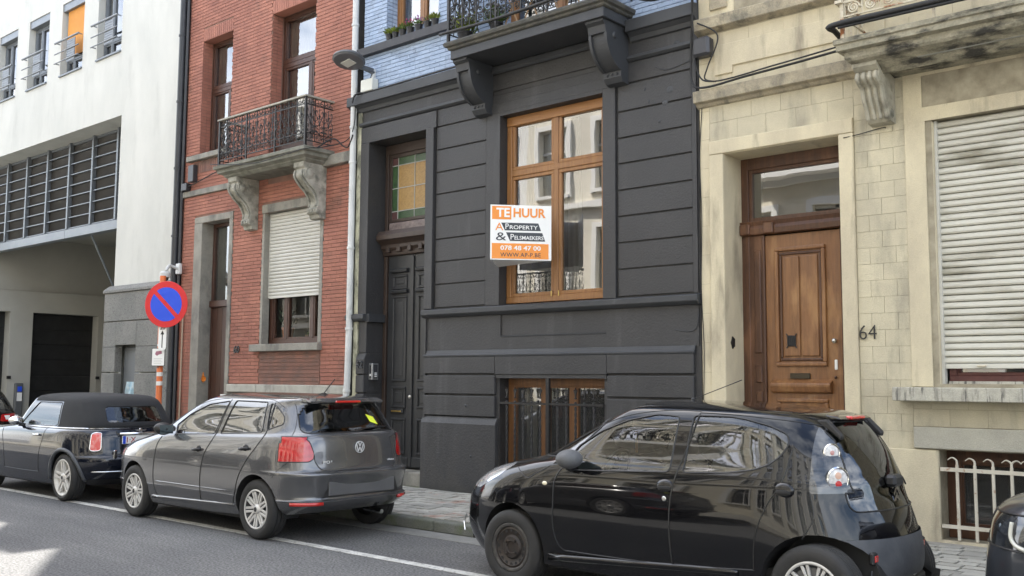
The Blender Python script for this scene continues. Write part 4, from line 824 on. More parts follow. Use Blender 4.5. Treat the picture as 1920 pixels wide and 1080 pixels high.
# door surround and head
B("door_surround", st2, T, -5.53, -5.35, YF-.03, YF+.02, 0, 4.20, bevel=.008); B("door_surround", st2, T, -4.01, -3.855, YF-.03, YF+.02, 0, 4.20, bevel=.008); B("door_head", st2, T, -5.53, -3.855, YF-.032, YF+.02, 4.203, 4.36, bevel=.008)
B("door_reveal", st2, T, -5.37, -5.349, YF-.0, YF+.40, 0, 4.2); B("door_reveal", st2, T, -5.35, -4.01, YF-.0, YF+.40, 4.195, 4.215); B("door_reveal", st2, T, -4.011, -3.99, YF, YF+.40, 0, 4.2)
cp = [(YF+.02, 4.76), (YF-.03, 4.78), (YF-.05, 4.81), (YF-.11, 4.82), (YF-.12, 4.95), (YF+.02, 4.99)]
MB().prism(cp, 'x', -5.68, -3.6).build("cornice", stw, T, bevel=.006)
MB().prism([(YF+.02, 5.63), (YF-.04, 5.65), (YF-.10, 5.67), (YF-.11, 5.80), (YF+.02, 5.83)], 'x', -5.68, -3.0).build("upper_ledge", stw, T, bevel=.006)
# raised panel under the upper window
for q in ((-5.42, -3.3, 5.50, 5.505), ): pass
MB().prism([(-5.45, 5.12), (-5.22, 5.12), (-5.22, 5.20), (-3.5, 5.20), (-3.5, 5.47), (-5.45, 5.47)], 'y', YF-.022, YF).build("apron_panel", st2, T, bevel=.006)
B("carved_panel", stw, T, -5.50, -5.28, YF-.03, YF, 5.90, 6.6, bevel=.01)
# balcony
bx, bY = -3.73, 9.24
vs = []; e = [(-.30, 4.66), (-.16, 4.74), (-.05, 4.775), (-.03, 4.80), (-.03, 4.86), (.03, 4.875), (.03, 4.93), (.05, 4.94), (.05, 4.985), (.02, 5.0)]
for o, z in e: vs += [(bx-o, YF, z), (bx-o, bY-o, z), (1.4, bY-o, z)]
m_ = len(e)-1
fs = [(i*3+k, i*3+k+1, i*3+k+4, i*3+k+3) for i in range(m_) for k in range(2)]
vs += [(1.4, YF, 5.0)]; fs.append((m_*3, m_*3+1, m_*3+2, len(vs)-1))
mb = MB().add(vs, fs); mb.quad((bx+.16, bY+.16, 4.75), (1.4, bY+.16, 4.75), (1.4, YF, 4.69), (bx+.16, YF, 4.69)); mb.build("balcony_slab", std, T, recalc=True)
B("slab_soffit_panel", mat("grey_soffit", (.24, .24, .21), (.17, .17, .15), scale=3, rough=.9, bump=.3), T, -3.05, 1.3, bY+.18, YF-.02, 4.72, 4.745)
pr = [(YF, 4.76), (YF-.50, 4.76), (YF-.50, 4.72), (YF-.42, 4.68)]+[(p.x, p.y) for p in bez([(YF-.42, 4.68, 0), (YF-.44, 4.62, 0), (YF-.37, 4.57, 0), (YF-.31, 4.54, 0), (YF-.27, 4.44, 0), (YF-.20, 4.34, 0), (YF-.17, 4.27, 0), (YF-.12, 4.23, 0)], 5)]+[(YF, 4.22)]
mb = MB()
csl = mat("fluted_console_stone", (.46, .43, .34), (.32, .30, .24), scale=6, c3=(.16, .15, .12), scale3=5, lo3=.52, hi3=.7, rough=.9, bump=.6, bscale=50)
c = MB().prism(pr, 'x', -3.66, -3.42).build("console", csl, T, bevel=.012, segs=2)
for k in range(4): MB().tube(bez([(-3.63+.06*k, YF-.425, 4.67), (-3.63+.06*k, YF-.445, 4.61), (-3.63+.06*k, YF-.32, 4.55), (-3.63+.06*k, YF-.275, 4.44), (-3.63+.06*k, YF-.205, 4.34), (-3.63+.06*k, YF-.165, 4.26)], 5), .022, 6).build("flute", csl, c, smooth=True)
MB().lathe([(0, .012), (.03, .012), (.05, 0)], (-3.42, YF-.10, 4.31), 'x', 12).build("scroll_eye", rsp, c, smooth='auto')
rust = mat("rusty_cream_iron", (.50, .44, .32), (.58, .53, .42), scale=9, c3=(.26, .10, .035), scale3=7, lo3=.52, hi3=.64, rough=.8, bump=.4, bscale=60)
rl = MB().box(-3.70, 1.4, 9.25, 9.275, 5.36, 5.385).box(-3.70, 1.4, 9.255, 9.27, 5.22, 5.235).box(-3.70, 1.4, 9.25, 9.275, 6.0, 6.03).build("balcony_railing", rust, T)
B("side_rail", rust, rl, -3.76, -3.69, 9.2, YF, 5.355, 5.385); B("side_rail", rust, rl, -3.715, -3.695, 9.26, YF, 5.22, 5.235)
B("corner_post", rust, rl, -3.725, -3.69, 9.245, 9.28, 5.0, 6.0); 
for k in range(1, 6): B("rail_post", rust, rl, -3.70+.86*k-.01, -3.70+.86*k+.012, 9.25, 9.275, 5.0, 6.0)
f0 = None
for k in range(17):
    xx = -3.68+.172*k
    if f0 is None:
        mb = MB(); mb.tube([(xx, 9.262, 5.23), (xx, 9.262, 5.37)], .006, 4)
        mb.tube([(px, 9.262, pz) for px, _, pz in spiral(xx+.088, 5.30, .062, 0, 2.2, r_in=.15)], .010, 5)
        mb.tube([(px, 9.262, pz) for px, _, pz in spiral(xx+.06, 5.47, .05, -1.5, 1.3)], .010, 5); mb.tube([(px, 9.262, pz) for px, _, pz in spiral(xx+.12, 5.60, .05, 1.5, 1.3)], .010, 5)
        mb.tube(bez([(xx, 9.262, 5.39), (xx+.06, 9.262, 5.52), (xx+.13, 9.262, 5.62), (xx+.086, 9.262, 5.75), (xx, 9.262, 5.9), (xx+.08, 9.262, 6.0)], 4), .010, 5)
        f0 = mb.build("scroll_panel", rust, rl, recalc=False); fx = xx
    else: ob = f0.copy(); COL.objects.link(ob); ob.location.x = xx-fx
f0 = None
for k in range(3):
    yy = 9.29+.18*k
    if f0 is None:
        mb = MB(); mb.tube([(-3.705, yy+.08+px, pz) for px, _, pz in spiral(0, 5.30, .06, 0, 2)], .010, 5); mb.tube([(-3.705, yy+.08+px, pz) for px, _, pz in spiral(0, 5.52, .07, 0, 1.6)], .010, 5); mb.tube([(-3.705, yy, 5.1), (-3.705, yy, 6.0)], .006, 4)
        f0 = mb.build("side_scroll", rust, rl, recalc=False)
    else: ob = f0.copy(); COL.objects.link(ob); ob.location.y = .18*k
wire([(-3.78, 9.68, 5.02), (-3.80, 9.3, 5.11), (-3.76, 9.18, 5.135), (-3.0, 9.17, 5.13), (-1.5, 9.17, 5.13), (1.3, 9.17, 5.15)], "thick black cable bundle along the foot of the rusty cream railing", .030)
wire([(-3.72, 9.18, 5.10), (-2.5, 9.165, 5.085), (-1.0, 9.165, 5.08), (1.3, 9.165, 5.10)], "thinner black cable under the thick bundle on the cream railing", .018)
wire([(-3.95, YF-.035, 4.155), (-3.8, YF-.02, 4.17), (-3.55, YF-.02, 4.20), (-3.52, YF-.02, 4.19)], "short black wire from the door corner to the fluted console", .005)
# upper openings
window(T, -5.10, -4.2, 5.85, 9, YF+.2, brf, wglass, fw=.07); room(T, -5.2, -4.1, 5.8, 9, YF+.28, YF+1.0, lightroom)
window(T, -2.6, -1.0, 5.02, 9, YF+.2, brf, wglass, xs=(-1.8,), fw=.08); room(T, -2.7, -.9, 5, 9, YF+.28, YF+1.0, lightroom)
B("upper_wall", st2, T, TX0, TX1, YF, 10.9, 9.6, RH)
# ---------------------------------------------------------------- door 64
DY3 = YF+.40
dw = wood("warm_brown_door", (.24, .11, .04), (.145, .062, .023), rough=.42, coat=.1, worn=(.36, .19, .075)); dwd = wood("dark_brown_frame", (.095, .042, .02), (.055, .024, .013), rough=.45, worn=(.19, .09, .045))
B("door_step", BLUE_STONE(), T, -5.35, -4.01, YF-.05, DY3+.1, ZP, .34, bevel=.01)
B("door_frame", dwd, T, -5.35, -5.26, DY3-.01, DY3+.07, .34, 4.195, bevel=.005); B("door_frame", dwd, T, -4.09, -4.01, DY3-.01, DY3+.07, .34, 4.195, bevel=.005); B("door_frame", dwd, T, -5.26, -4.09, DY3-.01, DY3+.07, 4.06, 4.195, bevel=.005)
fl2 = MB().box(-5.26, -5.22, DY3+.01, DY3+.06, 3.46, 4.06).box(-4.13, -4.09, DY3+.01, DY3+.06, 3.46, 4.06).box(-5.22, -4.13, DY3+.01, DY3+.06, 3.46, 3.50).box(-5.22, -4.13, DY3+.01, DY3+.06, 4.02, 4.06).build("fanlight", dwd, T, bevel=.003)
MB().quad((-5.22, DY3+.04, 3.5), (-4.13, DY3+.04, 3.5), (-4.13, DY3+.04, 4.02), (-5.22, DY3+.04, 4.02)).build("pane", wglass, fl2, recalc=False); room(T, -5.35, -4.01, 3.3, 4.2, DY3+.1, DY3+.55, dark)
MB().prism([(DY3, 3.29), (DY3-.05, 3.30), (DY3-.06, 3.36), (DY3-.04, 3.40), (DY3-.06, 3.45), (DY3, 3.46)], 'x', -5.35, -4.02).build("transom", dwd, T, bevel=.004)
for a in (-5.34, -5.05, -4.14): B("transom_block", dwd, T, a, a+.12, DY3-.085, DY3-.03, 3.30, 3.42, bevel=.008)
sp_ = B("side_panel", dwd, T, -5.27, -5.08, DY3+.0, DY3+.05, .34, 3.29, bevel=.004)
for z0, z1 in ((1.95, 3.12), (1.62, 1.82), (1.40, 1.52), (.6, 1.3)): B("raised_panel", dwd, sp_, -5.20, -5.12, DY3-.02, DY3+.0, z0, z1, bevel=.012)
dl3 = B("door_leaf", dw, T, -5.07, -4.19, DY3+.01, DY3+.06, .34, 3.28, bevel=.005)
B("hanging_post", dwd, T, -4.19, -4.09, DY3-.02, DY3+.05, .34, 3.29, bevel=.01); B("hanging_post", dwd, T, -5.10, -5.07, DY3-.02, DY3+.05, .34, 3.29, bevel=.008)
def frame_mould(par, x0, x1, z0, z1, y, w_, d, m):
    for a, b, c, e_ in ((x0, x1, z1-w_, z1), (x0, x1, z0, z0+w_), (x0, x0+w_, z0+w_, z1-w_), (x1-w_, x1, z0+w_, z1-w_)): B("moulding", m, par, a, b, y-d, y+.005, c, e_, bevel=min(w_*.35, .012), segs=2)
frame_mould(dl3, -4.95, -4.36, 1.80, 3.13, DY3+.01, .045, .035, dw); frame_mould(dl3, -4.90, -4.41, 1.86, 3.07, DY3+.01, .03, .018, dwd)
B("raised_panel", dw, dl3, -4.86, -4.665, DY3-.01, DY3+.012, 1.91, 3.02, bevel=.012, segs=2); B("raised_panel", dw, dl3, -4.650, -4.45, DY3-.01, DY3+.012, 1.91, 3.02, bevel=.012, segs=2)
MB().prism([(DY3+.01, 1.50), (DY3-.05, 1.52), (DY3-.07, 1.58), (DY3-.07, 1.61), (DY3+.01, 1.66)], 'x', -5.0, -4.31).build("weather_board", dw, dl3, bevel=.006)
frame_mould(dl3, -4.95, -4.36, .60, 1.45, DY3+.01, .045, .03, dw); B("raised_panel", dw, dl3, -4.86, -4.67, DY3-.01, DY3+.012, .70, 1.36, bevel=.012); B("raised_panel", dw, dl3, -4.64, -4.45, DY3-.01, DY3+.012, .70, 1.36, bevel=.012)
gb = B("judas_grille", iron, dl3, -4.81, -4.71, DY3-.03, DY3-.008, 2.02, 2.14, bevel=.006)
for k in range(4): B("grille_cross_bar", MATS["cellar_dark"], gb, -4.80+.022*k, -4.788+.022*k, DY3-.034, DY3-.029, 2.03, 2.13)
for sx in (-1, 1):
    for sz in (-1, 1): MB().tube([(-4.76+sx*.045, DY3-.02, 2.08+sz*.055), (-4.76+sx*.06, DY3-.02, 2.08+sz*.08)], .007, 5).build("hook", iron, gb)
B("letter_slot", mat("dark_brass", (.06, .05, .035), rough=.4, metal=.7), dl3, -4.79, -4.56, DY3-.015, DY3+.008, 1.665, 1.725, bevel=.004)
pmt = MATS["pale_metal"]; MB().sphere((-4.27, DY3-.03, 2.07), .028, 12, 8).build("door_knob", pmt, dl3, smooth=True); B("lock_plate", signwhite, dl3, -4.285, -4.25, DY3-.005, DY3+.01, 1.76, 1.87, bevel=.008); MB().sphere((-4.268, DY3-.02, 1.68), .018, 8, 6).build("bolt_head", dwd, dl3, smooth=True)
MB().prism([(9.985+r*math.cos(a), 2.065+r*1.6*math.sin(a)) for a, r in ((k*math.pi/5, .045 if k % 2 else .034) for k in range(10))], 'x', -5.352, -5.335).build("bell_plate", iron, T)
text_mesh("house_number", "64", iron, T, FRONT(-3.845, YF-.016, 2.06), w=.175, h=.145, depth=.004, bold=-.012)
# ---------------------------------------------------------------- roller shutter
sh2 = MB().box(-3.075, -3.05, YF+.06, YF+.14, 1.60, 4.2).build("roller_shutter", shw, T)
n = 36; s1 = None; z00 = 1.815; dz = (4.2-z00)/n
shg = mat("stained_shutter", (.60, .585, .51), (.50, .48, .41), scale=1.5, stretch=(.4, 1, 2), c3=(.27, .25, .19), scale3=2.2, stretch3=(.45, 1, 1.6), lo3=.54, hi3=.70, rough=.5)
for k in range(n):
    if s1 is None: s1 = MB().prism([(YF+.105, z00), (YF+.088, z00+.004), (YF+.080, z00+.018), (YF+.082, z00+.045), (YF+.106, z00+.061), (YF+.125, z00+.061), (YF+.125, z00)], 'x', -3.05, -.92).build("slat", shg, sh2)
    else: ob = s1.copy(); COL.objects.link(ob); ob.location.z = dz*k
B("bottom_slat", shg, sh2, -3.05, -.92, YF+.085, YF+.115, 1.765, 1.812, bevel=.004); MB().tube([(-2.76, YF+.07, 1.79), (-2.68, YF+.07, 1.79)], .010, 6).build("latch", rust, sh2)
mar = mat("maroon_frame", (.10, .032, .025), (.07, .022, .018), scale=8, rough=.55)
window(T, -3.03, -.92, 1.63, 4.1, YF+.13, mar, wglass2, xs=(-2.28,), fw=.07, sash=.04, depth=.05); B("white_subsill", sts, T, -3.03, -.92, YF+.10, YF+.14, 1.60, 1.645, bevel=.004); room(T, -3.1, -.9, 1.6, 4.2, YF+.2, YF+.9, MATS["room_mid"])
# basement grille
gi = mat("cream_grille_paint", (.58, .54, .44), (.50, .46, .37), scale=8, c3=(.30, .13, .05), scale3=16, lo3=.6, hi3=.7, rough=.7, bump=.4)
window(T, -3.11, -1.1, .15, .99, YF+.22, dwd, glass("cellar_glass", (.35, .36, .36), ior=1.9, dirt=.08), fw=.13, sash=.02, depth=.04); room(T, -3.1, -1.1, .15, 1, YF+.28, YF+.9, MATS["cellar_dark"])
gr2 = MB().box(-3.10, -1.1, YF-.02, YF+.005, .795, .83).build("basement_grille", gi, T); B("rail", gi, gr2, -3.10, -1.1, YF-.02, YF+.005, .265, .298)
b0 = None
for k in range(12):
    xx = -2.95+.158*k
    if b0 is None:
        mb = MB().box(xx-.013, xx+.013, YF-.017, YF+.003, .16, .86)
        mb.tube(bez([(xx, YF-.007, .85), (xx-.004, YF-.007, .90), (xx-.045, YF-.007, .925), (xx-.085, YF-.007, .90)], 6), .013, 6, r1=.004)
        for z in (.34, .36, .38, .60, .62, .64, .66): mb.prism([(xx-.0145, z), (xx+.0145, z+.02), (xx+.0145, z+.026), (xx-.0145, z+.006)], 'y', YF-.0185, YF-.016)
        b0 = mb.build("grille_bar", gi, gr2, bevel=.003)
    else:
        ob = b0.copy(); COL.objects.link(ob); ob.location.x = .158*k
        if k == 3: MB().tube(bez([(xx, YF-.007, .85), (xx+.004, YF-.007, .90), (xx+.045, YF-.007, .925), (xx+.085, YF-.007, .90)], 6), .013, 6, r1=.004).build("hook_tip", gi, gr2)
# ================================================================ white building with the passage
WX0, WX1 = -40.0, -16.95
Wh = thing("white_garage_building", "white plastered building with louvred opening over a covered garage passage", "building", (-24, YF, ZP))
wp = mat("white_plaster", (.57, .565, .525), (.50, .50, .465), scale=1.1, stretch=(1.2, 1, .5), c3=(.40, .40, .37), scale3=1.7, stretch3=(1.3, 1, .4), lo3=.56, hi3=.86, rough=.85, bump=.25, bscale=60, grain=.03)
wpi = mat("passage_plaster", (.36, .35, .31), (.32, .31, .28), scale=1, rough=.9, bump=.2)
gf = mat("grey_aluminium", (.14, .155, .17), (.17, .185, .20), scale=6, rough=.4, metal=.3); gfl = mat("steel_grey_beam", (.20, .225, .25), (.24, .26, .28), scale=3, rough=.5)
wins = [(-25.80, -24.72), (-24.06, -22.97), (-22.31, -21.22), (-20.55, -19.47)]; WZ0, WZ1 = 8.51, 10.22
holes = [(-40, -19.32, ZP, 7.09, .9)]+[(a, b, WZ0, WZ1, .2) for a, b in wins]+[(-18.98, -18.17, ZP, 2.28, .05)]
wall(MB(), WX0, WX1, 0, 12.3, YF, holes).build("plaster_wall", wp, Wh, recalc=False)
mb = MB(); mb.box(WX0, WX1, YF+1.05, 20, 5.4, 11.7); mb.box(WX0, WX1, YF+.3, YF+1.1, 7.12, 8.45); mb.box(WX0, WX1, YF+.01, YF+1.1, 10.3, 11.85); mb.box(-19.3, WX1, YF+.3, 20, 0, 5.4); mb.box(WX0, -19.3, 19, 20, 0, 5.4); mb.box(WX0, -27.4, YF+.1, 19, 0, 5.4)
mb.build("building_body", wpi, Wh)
B("shadow_wing", wp, Wh, -18.3, WX1, YF+.02, 20, 11.85, 15.6); B("shadow_wing", wp, Wh, WX0, -26.2, YF+.02, 20, 11.85, 15.6)  # unseen upper blocks, added to set the shadow edges around the road's sun patch
B("shadow_stack", wp, Wh, -19.9, -19.1, YF+.1, YF+1.0, 11.85, 14.4)  # unseen block, added so that its shadow breaks up the sun patch
# louvred glazing
gy = YF+.50; lv = mat("louvre_dark", (.055, .052, .048), (.075, .07, .064), scale=2, rough=.5)
LG = MB().box(-40, -19.32, gy+.02, gy+.06, 7.03, 7.09).box(-40, -19.32, gy+.02, gy+.06, 5.02, 5.06).build("louvre_frame", gf, Wh)
mxs = [-20.34-1.14*k for k in range(9)]+[-19.40]
for v in mxs: B("mullion", gf, LG, v-.035, v+.035, gy-.05, gy+.05, 5.05, 7.09, bevel=.006)
for i in range(8):
    a, b = (mxs[i+1], mxs[i]); 
    for r in range(8):
        z0 = 5.06+r*.252; B("louvre_bar", gf, LG, a+.04, b-.04, gy-.02, gy+.04, z0+.0, z0+.02)
for r in range(8): B("louvre_bar", gf, LG, -20.30, -19.44, gy-.02, gy+.04, 5.06+r*.252, 5.08+r*.252)
B("beam", gfl, Wh, -22.6, -19.30, gy-.08, gy+.10, 4.83, 5.03, bevel=.006); B("beam", gfl, Wh, -30, -22.61, gy-.08, gy+.10, 4.83, 5.03, bevel=.006)
mb = MB(); n = 62
for k in range(n): mb.quad((-30, gy+.07, 5.06+k*.0325), (-19.35, gy+.07, 5.06+k*.0325), (-19.35, gy+.045, 5.06+k*.0325+.026), (-30, gy+.045, 5.06+k*.0325+.026))
mb.build("fine_louvres", lv, LG, recalc=False, kind='stuff'); B("louvre_backing", lv, LG, -30, -19.35, gy+.10, gy+.12, 5.05, 7.1)
SPn = B("side_louvre", gf, Wh, -19.95, -19.90, gy-.10, gy-.05, 3.2, 4.83)
for k in range(8): B("louvre_bar", gf, SPn, -19.90, -19.5, gy-.08, gy-.06, 3.3+.2*k, 3.33+.2*k)
B("louvre_backing", lv, SPn, -19.92, -19.4, gy-.04, gy-.02, 3.2, 4.83)
# passage interior: side wall with two dark garage openings, sloping ceiling
mb = MB(); Xw = -27.0
wl = []
def sidewall(y0, y1, z0, z1, hs):
    ys = sorted({y0, y1} | {v for h in hs for v in h[:2]}); zz = sorted({z0, z1} | {h[3] for h in hs})
    for i in range(len(ys)-1):
        for j in range(len(zz)-1):
            cy, cz = (ys[i]+ys[i+1])/2, (zz[j]+zz[j+1])/2
            if any(h[0] < cy < h[1] and cz < h[3] for h in hs): continue
            mb.quad((Xw, ys[i], zz[j]), (Xw, ys[i+1], zz[j]), (Xw, ys[i+1], zz[j+1]), (Xw, ys[i], zz[j+1]))
    for h in hs:
        mb.quad((Xw, h[0], 0), (Xw, h[0], h[3]), (Xw-.35, h[0], h[3]), (Xw-.35, h[0], 0)); mb.quad((Xw, h[1], 0), (Xw-.35, h[1], 0), (Xw-.35, h[1], h[3]), (Xw, h[1], h[3])); mb.quad((Xw, h[0], h[3]), (Xw, h[1], h[3]), (Xw-.35, h[1], h[3]), (Xw-.35, h[0], h[3]))
sidewall(YF, 19, 0, 3.95, [(9.9, 10.95, 0, 3.36), (11.54, 13.35, 0, 3.36)])
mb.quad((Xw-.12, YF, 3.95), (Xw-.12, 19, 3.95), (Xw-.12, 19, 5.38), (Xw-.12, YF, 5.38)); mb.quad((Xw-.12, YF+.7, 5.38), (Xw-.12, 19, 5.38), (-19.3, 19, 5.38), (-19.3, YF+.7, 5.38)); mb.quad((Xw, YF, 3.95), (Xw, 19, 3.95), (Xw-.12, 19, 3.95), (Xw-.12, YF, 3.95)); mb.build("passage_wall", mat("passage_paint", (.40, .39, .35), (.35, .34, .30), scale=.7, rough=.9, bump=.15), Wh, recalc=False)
B("ceiling_ledge", wpi, Wh, Xw, Xw+.02, YF+.2, 19, 3.925, 3.945)
gd = mat("garage_door_black", (.012, .012, .012), (.02, .02, .02), scale=4, rough=.5)
for a, b in ((9.9, 10.95), (11.54, 13.35)):
    g_ = B("garage_door", gd, Wh, Xw-.40, Xw-.34, a, b, 0, 3.36)
    for k in range(8): B("door_panel", gd, g_, Xw-.345, Xw-.325, a+.01, b-.01, .42*k+.01, .42*k+.40, bevel=.01)
    for z in (.9, 1.6): MB().box(Xw+.0, Xw+.04, b-.02, b+.08, z-.02, z+.06).build("hinge_pin", gd, g_)
MB().tube([(-21.6, 10.42, 4.85), (-22.4, 11.6, 3.4)], .03, 6).build("door_strut", gfl, Wh)
I1 = thing("intercom_post", "grey intercom post with a blue and white notice beside the black garage door", "intercom", (Xw, 11.2, ZP))
B("housing", mat("post_grey", (.09, .095, .10), rough=.5), I1, Xw, Xw+.12, 11.13, 11.33, .5, 1.47, bevel=.02); B("screen", MATS["sign_blue"], I1, Xw+.12, Xw+.126, 11.18, 11.29, 1.25, 1.38); B("notice", signwhite, I1, Xw+.12, Xw+.126, 11.17, 11.30, 1.0, 1.22)
# granite pier
gra = mat("granite_panel", (.17, .17, .16), (.22, .215, .20), scale=2, c3=(.07, .07, .065), scale3=70, lo3=.55, hi3=.6, rough=.85, bump=.9, bscale=120, grain=.4)
pm_ = [(-19.50, -18.98), (-18.17, -16.96)]
for z0, z1 in ((.1, 1.72), (1.74, 2.24)):
    for a, b in pm_: B("granite_panel", gra, Wh, a, b, YF-.10, YF+.05, z0, z1, bevel=.008)
B("granite_panel", gra, Wh, -18.978, -18.172, YF-.10, YF+.05, 2.28, 2.745, bevel=.006)
for a, b in pm_: B("granite_panel", gra, Wh, a, b, YF-.10, YF+.05, 2.245, 2.745, bevel=.006)
B("granite_panel", gra, Wh, -19.50, -16.96, YF-.10, YF+.05, 2.765, 3.34, bevel=.008)
MB().prism([(YF-.13, 3.345), (YF-.13, 3.40), (YF+.0, 3.50), (YF+.05, 3.50), (YF+.05, 3.345)], 'x', -19.53, -16.96).build("sloping_cap", gra, Wh, bevel=.006)
B("pier_side", gra, Wh, -19.52, -19.32, YF+.0, YF+.9, 0, 3.45)
B("service_door_reveal", gra, Wh, -18.98, -18.17, YF+.16, YF+.18, 0, 2.28)
sdm = mat("service_door_grey", (.12, .13, .14), rough=.5); sd_ = B("service_door", sdm, Wh, -18.97, -18.18, YF+.10, YF+.15, ZP, 2.24, bevel=.01); B("door_stop", sdm, sd_, -18.93, -18.22, YF+.08, YF+.10, .2, 2.16, bevel=.008); B("handle_bar", signwhite, sd_, -18.27, -18.24, YF+.06, YF+.08, 1.6, 1.95)
bagm = mat("blue_plastic_bag", (.25, .45, .58), (.6, .68, .72), scale=6, rough=.35, bump=.8, bscale=12)
mb = MB(); n = 8
for j in range(9):
    for i in range(n+1):
        u = i/n; z = 1.55-.72*j/8; x = -18.72+.30*u+.03*math.sin(j*1.3); y = YF+.045-.04*math.sin(u*9+j)*.8-.02*(j/8); mb.v.append((x+(u-.5)*.12*(j/8), y, z))
mb.f = [(j*(n+1)+i, j*(n+1)+i+1, (j+1)*(n+1)+i+1, (j+1)*(n+1)+i) for j in range(8) for i in range(n)]
tag(mb.build("plastic_bag", bagm, None, smooth=True, recalc=False, loc=(-18.6, 9.9, 1.2)), "crumpled pale blue plastic bag hanging on the grey service door", "bag")
# windows with french rails
blind = mat("orange_blind", (.62, .27, .05), (.56, .23, .04), scale=3, rough=.8)
mesh_m = mat("perforated_panel", (.16, .17, .19), (.20, .21, .23), scale=20, rough=.5)
for i, (a, b) in enumerate(wins):
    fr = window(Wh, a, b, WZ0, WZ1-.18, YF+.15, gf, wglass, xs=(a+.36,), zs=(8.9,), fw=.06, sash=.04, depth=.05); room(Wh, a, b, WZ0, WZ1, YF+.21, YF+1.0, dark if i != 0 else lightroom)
    B("shutter_box", gf, fr, a, b, YF+.02, YF+.20, WZ1-.18, WZ1, bevel=.006); B("window_sill", gf, fr, a-.0, b+.0, YF-.04, YF+.16, WZ0-.03, WZ0+.01, bevel=.004)
    if i == 2: B("orange_blind", blind, fr, a+.09, b-.02, YF+.10, YF+.115, 8.95, WZ1-.16)
    else: curtain(Wh, a+.1, a+.4, WZ0+.1, WZ1-.2, YF+.27, cloth, waves=3)
    rr = thing("window_guard_rail", ["grey guard rail on the leftmost window of the white building", "grey guard rail on the second window from the left, clear glass behind", "grey guard rail in front of the orange blind", "grey guard rail on the rightmost window of the white building"][i], "guard rail", ((a+b)/2, YF-.08, 8.6), "guard rails of the white building")
    for z, r in ((9.28, .024), (9.02, .014), (8.80, .014)): MB().tube([(a-.10, YF-.10, z), (b-.02, YF-.10, z)], r, 8).build("rail", gf, rr)
    for xx in (a-.06, b-.06): MB().tube([(xx, YF-.10, 9.28), (xx, YF, 9.28)], .012, 5).tube([(xx, YF-.10, 8.80), (xx, YF, 8.80)], .012, 5).build("rail_bracket", gf, rr)
    pn = B("slatted_panel", mesh_m, rr, a+.50, a+.88, YF-.09, YF-.08, 8.72, 9.24)
    for k in range(9): B("panel_slat", gf, pn, a+.50, a+.88, YF-.096, YF-.09, 8.735+k*.056, 8.765+k*.056)
